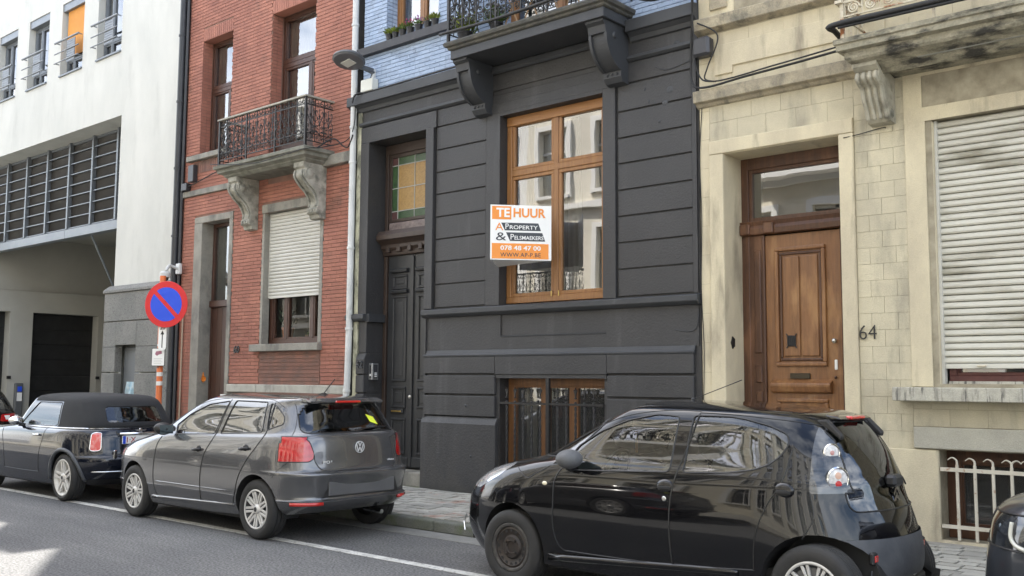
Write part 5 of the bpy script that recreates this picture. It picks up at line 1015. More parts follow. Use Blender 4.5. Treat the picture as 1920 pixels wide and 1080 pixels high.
# ================================================================ houses across the street (seen only in the windows and the car paint)
OY = -2.6
ocs = [("cream_plaster_far", (.72, .69, .60)), ("white_plaster_far", (.78, .77, .73)), ("beige_plaster_far", (.70, .66, .56)), ("yellow_plaster_far", (.72, .67, .54))]
ox = -34.0; k = 0; oglass = glass("far_glass", (.8, .82, .82), ior=1.5)
labs = ["cream plastered house across the street at the far left", "white house across the street facing the garage building", "beige house across the street facing the red house", "yellow plastered house across the street facing the black house", "cream house across the street behind the viewer with black balcony", "white house across the street at the right"]
trimm = mat("far_trim", (.72, .71, .67), rough=.8)
for k, wd_ in enumerate((8, 7, 6.2, 6.4, 6.4, 7)):
    nm, c = ocs[k % 4]; m = mat(nm, c, tuple(v*.85 for v in c), scale=1, rough=.9)
    hgt = 12.5+[0, .8, -.6, .4][k % 4]
    o = thing("opposite_house", labs[k], "house", (ox+wd_/2, OY, ZP), "houses across the street")
    nb = 3; bw = wd_/nb; hs = []
    for s_ in range(4):
        for b_ in range(nb): hs.append((ox+bw*b_+bw*.26, ox+bw*b_+bw*.74, .9+s_*3.1+(0 if s_ else .1), 2.9+s_*3.1, .2))
    mbw = MB(); wall(mbw, ox, ox+wd_, 0, hgt, 0, [h for h in hs if h[3] < hgt])
    mbw.v = [(x, OY-y, z) for x, y, z in mbw.v]; mbw.build("facade_wall", m, o, recalc=False)
    B("house_body", m, o, ox, ox+wd_, OY-7, OY-.25, 0, hgt)
    for h in hs:
        if h[3] < hgt:
            f_o = MB().box(h[0], h[1], OY-.16, OY-.12, h[3]-.06, h[3]).box((h[0]+h[1])/2-.03, (h[0]+h[1])/2+.03, OY-.16, OY-.12, h[2], h[3]).box(h[0], h[1], OY-.16, OY-.12, h[2]+1.3, h[2]+1.36).build("window", trimm, o); MB().quad((h[0], OY-.17, h[2]), (h[1], OY-.17, h[2]), (h[1], OY-.17, h[3]), (h[0], OY-.17, h[3])).build("pane", oglass, f_o)
            if (int(h[0]*7)+int(h[2]*3)) % 3: f2_ = MB().box(h[0]+.02, h[1]-.02, OY-.185, OY-.175, h[2], h[3]-.02).build("curtain", cloth, f_o)
            for q0, q1, q2, q3 in ((h[0]-.16, h[0], h[2]-.1, h[3]+.16), (h[1], h[1]+.16, h[2]-.1, h[3]+.16), (h[0], h[1], h[3], h[3]+.16)): B("architrave", trimm, o, q0, q1, OY, OY+.07, q2, q3)
            B("sill", trimm, o, h[0]-.1, h[1]+.1, OY-.0, OY+.12, h[2]-.1, h[2])
    for z in (3.5, 6.6, hgt-.4): B("string_course", trimm, o, ox, ox+wd_, OY, OY+.14, z, z+.18)
    if k == 4:
        B("balcony_slab", trimm, o, ox+bw*1.1, ox+bw*1.95, OY, OY+.6, 3.72, 3.85); bl_ = B("balcony_railing", iron, o, ox+bw*1.1, ox+bw*1.95, OY+.57, OY+.60, 4.7, 4.74)
        for q in range(16): B("baluster", iron, bl_, ox+bw*1.1+q*.112, ox+bw*1.1+q*.112+.03, OY+.57, OY+.59, 3.85, 4.7)
    if k in (2, 3):
        zb = 3.75 if k == 2 else 6.75; xa, xb = (ox+.1, ox+2.6) if k == 2 else (ox+1.2, ox+3.6)
        B("balcony_slab", trimm, o, xa, xb, OY, OY+.6, zb, zb+.14); bl_ = B("balcony_railing", iron, o, xa, xb, OY+.57, OY+.60, zb+1.0, zb+1.05); f0 = None
        for q in range(9):
            if f0 is None: f0 = scroll_bay((xb-xa)/9, .85, iron, bl_, xa, OY+.58, zb+.15, r=.013); b_0 = f0.location.copy()
            else: ob = f0.copy(); COL.objects.link(ob); ob.location = b_0+Vector(((xb-xa)/9*q, 0, 0))
    ox += wd_
# ================================================================ cars
from mathutils.bvhtree import BVHTree
def crom(vals, t):
    n = len(vals)-1; x = min(max(t*n, 0), n-1e-9); i = int(x); f = x-i
    g = lambda k: vals[min(max(k, 0), n)]
    a, b, c, d = g(i-1), g(i), g(i+1), g(i+2)
    return tuple(.5*((2*q)+(r-p)*f+(2*p-5*q+4*r-s)*f*f+(3*q-p-3*r+s)*f**3) for p, q, r, s in zip(a, b, c, d))
def car_shell(levels, xm, nt=74, ns=40, xab=None):
    """levels: (zf, zm, zr, xf, xr, w, nf, nr) from sill to roof; returns a bmesh of both halves, y = 0 on the axis; xab = straight flank"""
    bm = bmesh.new(); rows = []; XF, XR = min(l[3] for l in levels), max(l[4] for l in levels); xa0, xb0 = xab or (xm, xm); nm = 12
    for i in range(nt+1):
        zf, zm, zr, xf, xr, w_, nf, nr = crom(levels, i/nt)
        w_ = max(w_, 0); row = []; xa = xm+(xa0-xm)*(xf-xm)/(XF-xm); xb = xm+(xb0-xm)*(xr-xm)/(XR-xm)
        pl = []
        for j in range(ns+1):
            a = (j/ns)*math.pi/2; pl.append((xa+(xf-xa)*max(math.cos(a), 0)**(2/nf), w_*math.sin(a)**(2/nf)))
        for j in range(1, nm): pl.append((xa+(xb-xa)*j/nm, w_))
        for j in range(ns+1):
            a = (1-j/ns)*math.pi/2; pl.append((xb+(xr-xb)*max(math.cos(a), 0)**(2/nr), w_*math.sin(a)**(2/nr)))
        um = (xm-xf)/(xr-xf)
        for j, (x, y) in enumerate(pl):
            if j in (0, len(pl)-1): y = 0
            u = (x-xf)/(xr-xf)
            if u < um: k = u/um; z = zf+(zm-zf)*(k*(2-k))
            else: k = (u-um)/(1-um); z = zm+(zr-zm)*k*k
            row.append((x, y, z))
        rows.append(row)
    for sgn in (-1, 1):
        V = [[bm.verts.new((x, sgn*y, z)) for x, y, z in row] for row in rows]
        for i in range(nt):
            for j in range(len(V[0])-1):
                q = [V[i][j], V[i][j+1], V[i+1][j+1], V[i+1][j]]
                if sgn > 0: q.reverse()
                try: bm.faces.new(q)
                except ValueError: pass
    bmesh.ops.remove_doubles(bm, verts=bm.verts, dist=.0004)
    bm.normal_update(); return bm
def inside(px, py, P):
    c = False; n = len(P); j = n-1
    for i in range(n):
        if (P[i][1] > py) != (P[j][1] > py) and px < (P[j][0]-P[i][0])*(py-P[i][1])/(P[j][1]-P[i][1])+P[i][0]: c = not c
        j = i
    return c
def cut(bm, P, ax, flt, tag_):
    """cut polygon P (in the plane of axes ax) into the shell along the third axis and tag the faces inside it"""
    lay = bm.faces.layers.int['region']; a, b = ax; third = 3-a-b
    x0, x1 = min(p[0] for p in P)-.03, max(p[0] for p in P)+.03; y0, y1 = min(p[1] for p in P)-.03, max(p[1] for p in P)+.03
    def near(f, lx0, lx1, ly0, ly1):
        xs = [v.co[a] for v in f.verts]; ys = [v.co[b] for v in f.verts]
        return max(xs) > lx0 and min(xs) < lx1 and max(ys) > ly0 and min(ys) < ly1
    cand = [f for f in bm.faces if near(f, x0, x1, y0, y1) and flt(f.calc_center_median(), f.normal)]
    n = len(P)
    for i in range(n):
        p, q = P[i], P[(i+1) % n]; dx, dy = q[0]-p[0], q[1]-p[1]; ln = math.hypot(dx, dy)
        if ln < 1e-6: continue
        no = [0, 0, 0]; no[a] = dy/ln; no[b] = -dx/ln; pc = [0, 0, 0]; pc[a] = p[0]; pc[b] = p[1]
        m = .002
        sub = [f for f in cand if near(f, min(p[0], q[0])-m, max(p[0], q[0])+m, min(p[1], q[1])-m, max(p[1], q[1])+m)]
        if not sub: continue
        ss = set(sub); geo = sub+list({e for f in sub for e in f.edges})+list({v for f in sub for v in f.verts})
        r = bmesh.ops.bisect_plane(bm, geom=geo, dist=1e-5, plane_co=pc, plane_no=no)
        cand = [f for f in cand if f.is_valid and f not in ss]+[g_ for g_ in r['geom'] if isinstance(g_, bmesh.types.BMFace)]
        cand = list(dict.fromkeys(f for f in cand if f.is_valid))
    for f in cand:
        c = f.calc_center_median()
        if inside(c[a], c[b], P) and f[lay] == 0: f[lay] = tag_
def circ(cx, cz, r, n=26, sx=1): return [(cx+r*sx*math.cos(2*math.pi*k/n), cz+r*math.sin(2*math.pi*k/n)) for k in range(n)]
def rounded(P, r=.03, n=4):
    out_ = []; m = len(P)
    for i in range(m):
        p0, p, p1 = Vector(P[i-1]), Vector(P[i]), Vector(P[(i+1) % m]); a = (p0-p); c = (p1-p); ra = min(r, a.length*.45, c.length*.45)
        s, e = p+a.normalized()*ra, p+c.normalized()*ra
        for k in range(n+1): t = k/n; out_.append(tuple((1-t)**2*s+2*t*(1-t)*p+t*t*e))
    return out_
def separate(bm, parts, par, base, nm="body"):
    """parts: {tag: (name, material, push, label)}; tag 0 = body; tag -1 = dropped"""
    lay = bm.faces.layers.int['region']; res = {}; o_ = origin(par)
    for t, spec in parts.items():
        vs = {}; V = []; F = []; NR = []
        for f in bm.faces:
            if f[lay] != t: continue
            idx = []
            for v in f.verts:
                if v not in vs: vs[v] = len(V); V.append(Vector(v.co)-v.normal*spec[2]); NR.append(v.normal.copy())
                idx.append(vs[v])
            F.append(idx)
        if not F: continue
        # connected pieces become one object each for lamps, panes
        groups = [(V, F)]
        if len(spec) > 3 and spec[3]:
            pr = list(range(len(V)))
            def fd(x):
                while pr[x] != x: pr[x] = pr[pr[x]]; x = pr[x]
                return x
            for f in F:
                for k in f[1:]: pr[fd(k)] = fd(f[0])
            gg = {}
            for f in F: gg.setdefault(fd(f[0]), []).append(f)
            groups = []
            for fs in gg.values():
                mp_ = {}; vv = []; ff = []
                for f in fs:
                    for k in f:
                        if k not in mp_: mp_[k] = len(vv); vv.append(V[k])
                    ff.append([mp_[k] for k in f])
                if len(ff) > 3: groups.append((vv, ff))
        for vv, ff in groups:
            me = bpy.data.meshes.new(spec[0]); me.from_pydata([tuple(v+base-o_) for v in vv], [], ff); me.materials.append(spec[1]); me.shade_smooth()
            ob = bpy.data.objects.new(spec[0], me); COL.objects.link(ob); ob.parent = par; res.setdefault(t, []).append(ob)
    return res
def tyre_mat(): return mat("tyre_rubber", (.018, .018, .018), (.028, .027, .026), scale=6, rough=.75, bump=.3, bscale=120)
silver = lambda: mat("hubcap_silver", (.62, .61, .58), (.52, .51, .49), scale=12, rough=.4, metal=.3)
def wheel(par, x, yo, sg, r, style, w_=.19, lab=None, rot=0.0):
    """yo = outer face, sg = -1 on the near side; parts: wheel (rim) > tyre, cover pieces"""
    rr = r*(.77 if style == "alloy" else .66); A = Matrix.Translation((x, yo, r)) @ Matrix.Rotation(rot, 4, 'Y') @ Matrix(((1, 0, 0, 0), (0, -sg, 0, 0), (0, 0, 1, 0), (0, 0, 0, 1)))
    dkm = mat("wheel_dark", (.025, .025, .026), rough=.6); stl = mat("steel_wheel", (.030, .028, .027), (.050, .038, .031), scale=14, rough=.55, metal=.4)
    wh = MB().lathe([(rr, w_-.02), (rr, .03), (rr-.008, .006), (rr-.02, .004), (rr-.035, .02), (rr-.045, .05), (.0, .055)], (0, 0, 0), 'y', 40).xf(A).build("wheel", stl if style == 'steel' else (silver() if style == 'alloy' else dkm), par, smooth='auto', loc=(x, yo, r))
    pr = [(rr-.004, .012), (rr+.004, .0), (rr+.02, -.006), (r-.045, -.010), (r-.020, .0), (r-.006, .012), (r, .030)]
    for k in range(3): y_ = .05+k*.045; pr += [(r, y_), (r-.007, y_+.003), (r-.007, y_+.009), (r, y_+.012)]
    pr += [(r, w_-.03), (r-.006, w_-.012), (r-.03, w_), (rr, w_)]
    MB().lathe(pr, (0, 0, 0), 'y', 48).xf(A).build("tyre", tyre_mat(), wh, smooth='auto', loc=(x, yo, r))
    mb = MB()
    def spoke(a, off, r0_, r1_, w0, w1, y0=.004, y1=.03):
        c, s_ = math.cos(a), math.sin(a)
        P = [(r0_, off-w0/2), (r1_, off-w1/2), (r1_, off+w1/2), (r0_, off+w0/2)]
        q = [(px*c-pz*s_, px*s_+pz*c) for px, pz in P]
        m_ = MB().add([(X_, y0+.012 if k in (0, 3) else y0, Z_) for k, (X_, Z_) in enumerate(q)]+[(X_, y1, Z_) for X_, Z_ in q], [(0, 3, 2, 1), (4, 5, 6, 7), (0, 1, 5, 4), (1, 2, 6, 5), (2, 3, 7, 6), (3, 0, 4, 7)])
        return m_
    if style == 'steel':
        MB().lathe([(rr-.035, .018), (rr-.05, .012), (rr*.72, .016), (rr*.5, .028), (rr*.42, .012), (rr*.25, .010), (rr*.22, .022), (0, .022)], (0, 0, 0), 'y', 40).xf(A).build("wheel_disc", stl, wh, smooth='auto', loc=(x, yo, r))
        blackh = MATS["cellar_dark"]
        for k in range(16): a = 2*math.pi*k/16; MB().disc((math.cos(a)*rr*.69, .0145, math.sin(a)*rr*.69), .0145, 'y', 10).xf(A).build("vent_hole", blackh, wh, recalc=False, loc=(x, yo, r))
        for k in range(4): a = 2*math.pi*k/4+.5; MB().lathe([(0, -.004), (.009, -.002), (.010, .012)], (math.cos(a)*rr*.33, .0, math.sin(a)*rr*.33), 'y', 6).xf(A).build("wheel_nut", MATS["pale_metal"] if k == 9 else stl, wh, loc=(x, yo, r))
        MB().lathe([(rr-.03, .008), (rr-.012, -.002), (rr-.002, .004)], (0, 0, 0), 'y', 40).xf(A).build("rim_edge", mat("rim_edge_worn", (.09, .085, .08), (.035, .035, .035), scale=20, rough=.5, metal=.4), wh, smooth=True, loc=(x, yo, r))
    else:
        nsp, tw = {'cover7': (9, .014), 'alloy': (5, .026), 'cover9': (9, .012)}[style]
        MB().lathe([(rr-.022, .012), (rr-.014, -.002), (rr-.004, -.003), (rr+.004, .004)], (0, 0, 0), 'y', 40).xf(A).build("rim_edge", silver(), wh, smooth=True, loc=(x, yo, r))
        for k in range(nsp):
            a = 2*math.pi*k/nsp+.35
            for off in (-1, 1):
                if style == 'alloy': m_ = spoke(a, off*.030, rr*.16, rr-.012, .036, .034, .002, .04)
                elif style == 'cover9': m_ = spoke(a+off*.11, 0, rr*.25, rr-.012, .012, .022)
                else: m_ = spoke(a, off*.018, rr*.2, rr-.012, .020, .026)
                m_.xf(A).build("spoke", silver(), wh, bevel=.002, loc=(x, yo, r))
        MB().lathe([(0, -.004), (rr*.16, -.003), (rr*.22, .006), (rr*.28, .022)], (0, 0, 0), 'y', 24).xf(A).build("hub_cap", silver(), wh, smooth='auto', loc=(x, yo, r)); MB().lathe([(0, -.007), (.022, -.006), (.026, -.002)], (0, 0, 0), 'y', 16).xf(A).build("centre_badge", dkm, wh, loc=(x, yo, r))
        if style == 'cover9': MB().lathe([(rr-.03, .034), (0, .034)], (0, 0, 0), 'y', 30).xf(A).build("cover_back", mat("cover_grey", (.12, .12, .12), rough=.5), wh, loc=(x, yo, r))
    return wh
rubber = lambda: mat("rubber_seal", (.010, .010, .010), rough=.5)
def car(label, name, X0, Yc, lv, xm, paint, axles, r, arch_r, regions, parts, wy, styles, sills=None, seams=(), under=(.0, .0), group="cars parked along the kerb", lip=None, seat_m=None, dash_x=None, wheel_x=None, front_seat=None, rear_seat=None, seal_tags=(), sw=None, rear_d=.42, xab=None):
    t = thing(name, label, "car", (X0, Yc, 0), group)
    base = Vector((0, Yc, 0)); bm = car_shell(lv, xm, xab=xab); bm.faces.layers.int.new('region'); bm.normal_update()
    tree = BVHTree.FromBMesh(bm)
    def sy(x, z, sg=-1):
        h = tree.ray_cast(Vector((x, sg*3, z)), Vector((0, -sg, 0)))
        return h[0].y if h[0] else sg*.7
    def sy0(x, z, sg):
        h = tree.ray_cast(Vector((x, sg*3, max(z, lv[0][1]+.03))), Vector((0, -sg, 0)))
        return h[0].y if h[0] else sg*(wmax-.12)
    wmax = max(l[5] for l in lv)
    def rx(y, z, sg=1):
        h = tree.ray_cast(Vector((xm+sg*6, y, z)), Vector((-sg, 0, 0)))
        return h[0].x if h[0] else None
    for ax_ in axles: cut(bm, circ(ax_, r+.01, arch_r, 30), (0, 2), lambda c, n: abs(c.y) > .45, -1)
    for tg, P, kind in regions:
        if kind == 'side': cut(bm, P, (0, 2), lambda c, n: abs(c.y) > .25 and abs(n.y) > .12, tg)
        elif kind == 'near': cut(bm, P, (0, 2), lambda c, n: c.y < -.25, tg)
        elif kind == 'all': cut(bm, P, (0, 2), lambda c, n: True, tg)
        elif kind == 'rear': cut(bm, P, (1, 2), lambda c, n: c.x > max(l[4] for l in lv)-rear_d and n.x > .15, tg)
        elif kind == 'front': cut(bm, P, (1, 2), lambda c, n: c.x < xm-.3 and n.x < -.1, tg)
        elif kind == 'plan': cut(bm, P, (0, 1), lambda c, n: n.z > .1, tg)
    bm.normal_update()
    # boundary seals between glass and body
    lay = bm.faces.layers.int['region']; mbs = MB()
    for e_ in bm.edges:
        if len(e_.link_faces) == 2:
            ta, tb = (f[lay] for f in e_.link_faces)
            if ta != tb and (ta in seal_tags or tb in seal_tags):
                p, q = e_.verts[0].co, e_.verts[1].co
                if (p-q).length > 1e-4: mbs.tube([tuple(p+base), tuple(q+base)], .0065, 4)
    prt = {0: ("body", paint, 0)}; prt.update(parts)
    res = separate(bm, prt, t, base)
    if mbs.v: mbs.build("window_seal", rubber(), res[0][0])
    black = MATS.get("car_underside") or mat("car_underside", (.012, .012, .012), rough=.8)
    x0, x1 = axles; wmax = max(l[5] for l in lv)
    zb = lv[0][1]
    ub = MB()
    ub.box(x0+arch_r, x1-arch_r, Yc-wmax+.10, Yc+wmax-.10, zb-.02, .42); ub.box(min(l[3] for l in lv)+.20, x1+.35 if False else max(l[4] for l in lv)-.32, Yc-wmax+.30, Yc+wmax-.30, zb+.07, .46)
    ub.build("underbody", black, t)
    for ax_ in axles:
        for sg in (-1, 1):
            mb = MB(); n = 16; ya, yb = Yc+sg*(wmax-.02), Yc+sg*(wmax-.32); P = [(ax_+(arch_r+.004)*math.cos(math.pi*k/n*1.16-.25), r+.01+(arch_r+.004)*math.sin(math.pi*k/n*1.16-.25)) for k in range(n+1)]
            ys_ = [Yc+sy0(p[0], p[1], sg)-sg*.006 for p in P]
            for k in range(n): mb.quad((P[k][0], ys_[k], P[k][1]), (P[k+1][0], ys_[k+1], P[k+1][1]), (P[k+1][0], yb, P[k+1][1]), (P[k][0], yb, P[k][1]))
            mb.add([(p[0], yb, p[1]) for p in P], [tuple(range(len(P)))]); mb.build("wheel_housing", black, t, recalc=False)
            # arch lip following the shell
            pts = []
            for k in range(33):
                a = -.12+(math.pi+.24)*k/32; x = ax_+arch_r*math.cos(a); z = r+.01+arch_r*math.sin(a)
                if z < zb+.01: continue
                pts.append((x, Yc+sy(x, z, sg)+sg*-.004, z))
            if lip and len(pts) > 4: MB().tube(pts, lip[1], 6).build("arch_trim", lip[0], t, smooth=True)
    wl = []
    for k, ax_ in enumerate(axles):
        for sg in (-1, 1): wheel(t, ax_, Yc+sg*wy, sg, r, styles[k], rot=.3*k+.4*sg, w_=.19)
    # door gaps and creases
    for sm, rad, L_ in seams:
        pts = bez([(x, 0, z) for x, z in L_], 5)
        MB().tube([(p.x, Yc+sy(p.x, p.z)-.0005, p.z) for p in pts], rad, 4).build("door_seam" if sm is None else "crease_trim", sm or rubber(), t)
    # interior
    sm_ = seat_m or mat("seat_fabric", (.045, .045, .05), (.07, .07, .075), scale=30, rough=.9)
    if dash_x is not None:
        MB().prism([(dash_x, .60), (dash_x, .90), (dash_x+.10, .97), (dash_x+.38, .93), (dash_x+.50, .80), (dash_x+.45, .55)], 'y', Yc-.66, Yc+.66).build("dashboard", mat("dash_plastic", (.05, .052, .055), rough=.6), t, bevel=.02, segs=2)
        MB().box(dash_x+.3, max(l[4] for l in lv)-.5, Yc-.68, Yc+.68, .32, .40).build("cabin_floor", black, t)
        cy = Yc-.36; wx = dash_x+.58
        Mw = Matrix.Translation((wx, cy, .93)) @ Matrix.Rotation(R(-62), 4, 'Y')
        st = MB().tube([(.18*math.cos(2*math.pi*k/24), .18*math.sin(2*math.pi*k/24), 0) for k in range(24)], .014, 6, closed=True).xf(Mw).build("steering_wheel", rubber(), t, smooth=True)
        MB().box(-.16, .16, -.025, .025, -.015, .01).sphere((0, 0, 0), .06, 10, 6, sz=.5).xf(Mw).build("wheel_spokes", rubber(), st)
        for row, sx in ((0, front_seat), (1, rear_seat)):
            if sx is None: continue
            for cy in ((Yc-.36, Yc+.36) if row == 0 else (Yc-.38, Yc, Yc+.38)):
                hw = .24 if row == 0 else .19
                s_ = MB().prism([(sx-.42, .42), (sx-.45, .56), (sx-.02, .52), (sx+.10, 1.02), (sx+.20, 1.04), (sx+.22, .98), (sx+.12, .44)], 'y', cy-hw, cy+hw).build("seat", sm_, t, bevel=.03, segs=3)
                MB().box(sx+.12, sx+.21, cy-.11, cy+.11, 1.07, 1.22 if row == 0 else 1.16).build("headrest", sm_, s_, bevel=.03, segs=3); MB().tube([(sx+.16, cy-.05, 1.0), (sx+.165, cy-.05, 1.1)], .006, 4).build("headrest_post", MATS["pale_metal"], s_)
    return t, sy, rx, res
def adj(P, Yr, fn):   # points measured on the plane Y = Yr moved along the line of sight to the real surface Y = fn(z)
    out_ = []
    for x, z in P:
        k = fn(z)/Yr; out_.append((x*k, 1.63-(1.63-z)*k))
    return out_
def lens(m_name, c, rough=.1, coat=1): return mat(m_name, c, tuple(v*.6 for v in c), scale=14, stretch=(.6, .6, 3), rough=rough, coat=coat)
chrome = mat("chrome", (.75, .76, .77), rough=.12, metal=1); bright = mat("bright_badge", (.72, .73, .74), rough=.25, metal=.35)
cglass = glass("car_glass", (.50, .56, .54), ior=2.3); cglass_d = glass("dark_car_glass", (.26, .30, .29), ior=1.9)
redlens = mat("red_lamp_lens", (.50, .006, .010), (.34, .004, .006), scale=5, stretch=(1, 1, 3), rough=.12, coat=1)
redl2 = mat("red_reflector", (.50, .02, .015), rough=.2, coat=1)
clear = mat("clear_lamp", (.42, .43, .44), (.75, .75, .76), scale=16, stretch=(1, 1, .5), rough=.12, coat=1, metal=.5)
def along(t, mm, rad, pts, name="trim", smooth=True): return MB().tube(pts, rad, 6).build(name, mm, t, smooth=smooth)
def vw_like(par, M, r, m, m2):
    """round emblem: ring with a V over a W"""
    e_ = MB().lathe([(r*.86, -.004), (r*.88, -.010), (r*.98, -.010), (r, -.004), (r, 0)], (0, 0, 0), 'y', 28).xf(M).build("emblem", m, par, smooth='auto')
    MB().lathe([(0, -.003), (r*.9, -.003)], (0, 0, 0), 'y', 24).xf(M).build("emblem_disc", m2, e_)
    def bar(p, q, w_=.11): 
        d = Vector((q[0]-p[0], q[1]-p[1])).normalized(); n = Vector((-d.y, d.x))*w_*r/2*1.0
        P = [(p[0]*r+n.x, p[1]*r+n.y), (q[0]*r+n.x, q[1]*r+n.y), (q[0]*r-n.x, q[1]*r-n.y), (p[0]*r-n.x, p[1]*r-n.y)]
        MB().prism(P, 'y', -.009, -.003).xf(M).build("emblem_stroke", m, e_)
    for p, q in (((-.34, .82), (0, .12)), ((.34, .82), (0, .12)), ((-.72, .5), (-.34, -.72)), ((.72, .5), (.34, -.72)), ((-.34, -.72), (0, .0)), ((.34, -.72), (0, .0))): bar(p, q, .17)
def rearM(x, y, z, sc=1):   # local x -> +Y (to the viewer's right), y axis -> outwards is local -y -> +X
    return Matrix.Translation((x, y, z)) @ Matrix(((0, -1, 0, 0), (1, 0, 0, 0), (0, 0, 1, 0), (0, 0, 0, 1)))
TEXTR = lambda x, y, z: Matrix.Translation((x, y, z)) @ Matrix(((0, 0, 1, 0), (1, 0, 0, 0), (0, 1, 0, 0), (0, 0, 0, 1)))
# ------------------------------------------------ black small hatchback (nearest)
paintB = mat("black_car_paint", (.004, .004, .005), (.0055, .0055, .006), scale=2, rough=.15, coat=.9, spec=.08)
Yc = 6.83; wy = .752
LV = [(.21, .20, .22, -6.00, -2.50, .725, 2.7, 2.5), (.30, .30, .32, -6.08, -2.38, .75, 2.7, 2.4), (.42, .42, .44, -6.12, -2.34, .77, 2.7, 2.3), (.58, .58, .60, -6.11, -2.36, .78, 2.7, 2.3), (.70, .72, .74, -6.06, -2.40, .78, 2.7, 2.3),
      (.79, .84, .86, -5.95, -2.45, .773, 2.8, 2.4), (.88, .93, .97, -5.78, -2.48, .758, 2.8, 2.5), (.955, .99, 1.04, -5.52, -2.51, .738, 2.8, 2.5), (1.02, 1.035, 1.10, -5.20, -2.54, .715, 2.8, 2.6), (1.11, 1.11, 1.17, -5.0, -2.58, .687, 2.8, 2.7),
      (1.21, 1.21, 1.26, -4.80, -2.64, .652, 2.8, 2.7), (1.31, 1.32, 1.34, -4.57, -2.71, .61, 2.9, 2.7), (1.39, 1.41, 1.40, -4.34, -2.78, .555, 2.9, 2.7), (1.435, 1.455, 1.425, -4.15, -2.88, .46, 2.9, 2.7), (1.455, 1.478, 1.438, -4.0, -3.0, .33, 2.7, 2.5), (1.46, 1.485, 1.443, -3.92, -3.1, .16, 2.7, 2.5), (1.462, 1.487, 1.445, -3.9, -3.12, 0, 2.7, 2.5)]
FW = rounded([(-4.64, .945), (-3.78, .985), (-3.775, 1.375), (-3.97, 1.385), (-4.21, 1.335), (-4.44, 1.245), (-4.63, 1.13), (-4.70, 1.02)], .035)
RW = rounded([(-3.67, .99), (-3.66, 1.385), (-3.37, 1.385), (-3.25, 1.37), (-3.07, 1.33), (-2.95, 1.28), (-2.925, 1.22), (-2.96, 1.14), (-3.03, 1.08), (-3.13, 1.04), (-3.32, 1.01)], .03)
LAMP = rounded([(-2.80, 1.335), (-2.70, 1.24), (-2.64, 1.13), (-2.555, .91), (-2.765, .905)], .015)
HL = rounded([(-5.66, .735), (-5.52, .90), (-5.18, .965), (-5.20, .93), (-5.36, .84), (-5.60, .73)], .015)
regs = [(1, FW, 'side'), (1, RW, 'side'), (3, LAMP, 'side'), (2, rounded([(-.50, .79), (.50, .79), (.52, 1.12), (.42, 1.36), (-.42, 1.36), (-.52, 1.12)], .05), 'rear'),
        (4, rounded([(-5.98, .72), (-5.80, .84), (-5.60, .90), (-5.34, .965), (-5.30, .945), (-5.44, .85), (-5.70, .73)], .02), 'side'),
        (5, rounded([(-.70, 1.03), (.70, 1.03), (.56, 1.41), (-.56, 1.41)], .06), 'front'), (6, rounded([(-.66, .42), (-.40, .36), (.40, .36), (.66, .42), (.70, .62), (-.70, .62)], .03), 'rear'), (7, rounded([(-.45, .34), (.45, .34), (.38, .60), (-.38, .60)], .05), 'front')]
greyp = mat("grey_bumper_plastic", (.050, .054, .062), (.075, .08, .088), scale=7, rough=.55, bump=.2, bscale=60)
blkp = mat("black_trim_plastic", (.015, .015, .016), rough=.5)
smoke = mat("smoked_lamp_housing", (.035, .037, .04), (.075, .078, .08), scale=9, stretch=(.5, .5, 4), rough=.12, coat=1, metal=.3)
seatb = mat("pale_seat_fabric", (.16, .155, .14), (.22, .21, .19), scale=20, rough=.9)
sm = [(None, .006, [(-4.74, .95), (-4.79, .86), (-4.80, .70), (-4.80, .50), (-4.76, .38), (-4.70, .335)]), (None, .0065, [(-3.62, 1.40), (-3.66, 1.20), (-3.715, .985), (-3.75, .80), (-3.76, .60), (-3.745, .345)]),
      (None, .0055, [(-4.70, .335), (-4.3, .335), (-3.745, .345), (-3.12, .39)]), (None, .005, [(-2.90, 1.18), (-2.93, .98), (-3.02, .82), (-3.10, .62), (-3.12, .39)]),
      (None, .004, [(-5.22, .93), (-5.08, .86), (-4.99, .90), (-4.86, .965)]), (None, .004, [(-2.765, .91), (-2.74, .75), (-2.80, .62)]), (None, .004, [(-3.62, 1.405), (-3.3, 1.395), (-2.95, 1.365), (-2.76, 1.33)]), (None, .0035, [(-4.75, 1.14), (-4.45, 1.29), (-4.2, 1.375), (-3.9, 1.415), (-3.62, 1.415)])]
cglass1 = glass("clear_car_glass", (.62, .68, .64), ior=1.85)
c1, sy, rx, res = car("glossy black small hatchback with a grey mirror and rusty dark front wheel", "parked_car", -4.3, Yc, LV, -4.15, paintB, (-5.26, -2.73), .295, .345, regs,
    {1: ("side_window", cglass1, .004, True), 2: ("rear_window", cglass_d, .002, True), 3: ("tail_light", smoke, .0, True), 4: ("headlight", clear, 0, True), 5: ("windscreen", cglass, .003, True), 6: ("bumper", greyp, -.012, True), 7: ("grille", blkp, .01, True)},
    wy, ('steel', 'cover9'), seams=sm, dash_x=-5.10, front_seat=-4.02, rear_seat=-3.22, seal_tags=(1, 2, 5), seat_m=seatb, xab=(-4.75, -3.15))
nb = min(res[3], key=lambda o: sum(v.co.y for v in o.data.vertices)/len(o.data.vertices))
def onside(x, z, off=.0): return Vector((x, Yc+sy(x, z)-off, z))
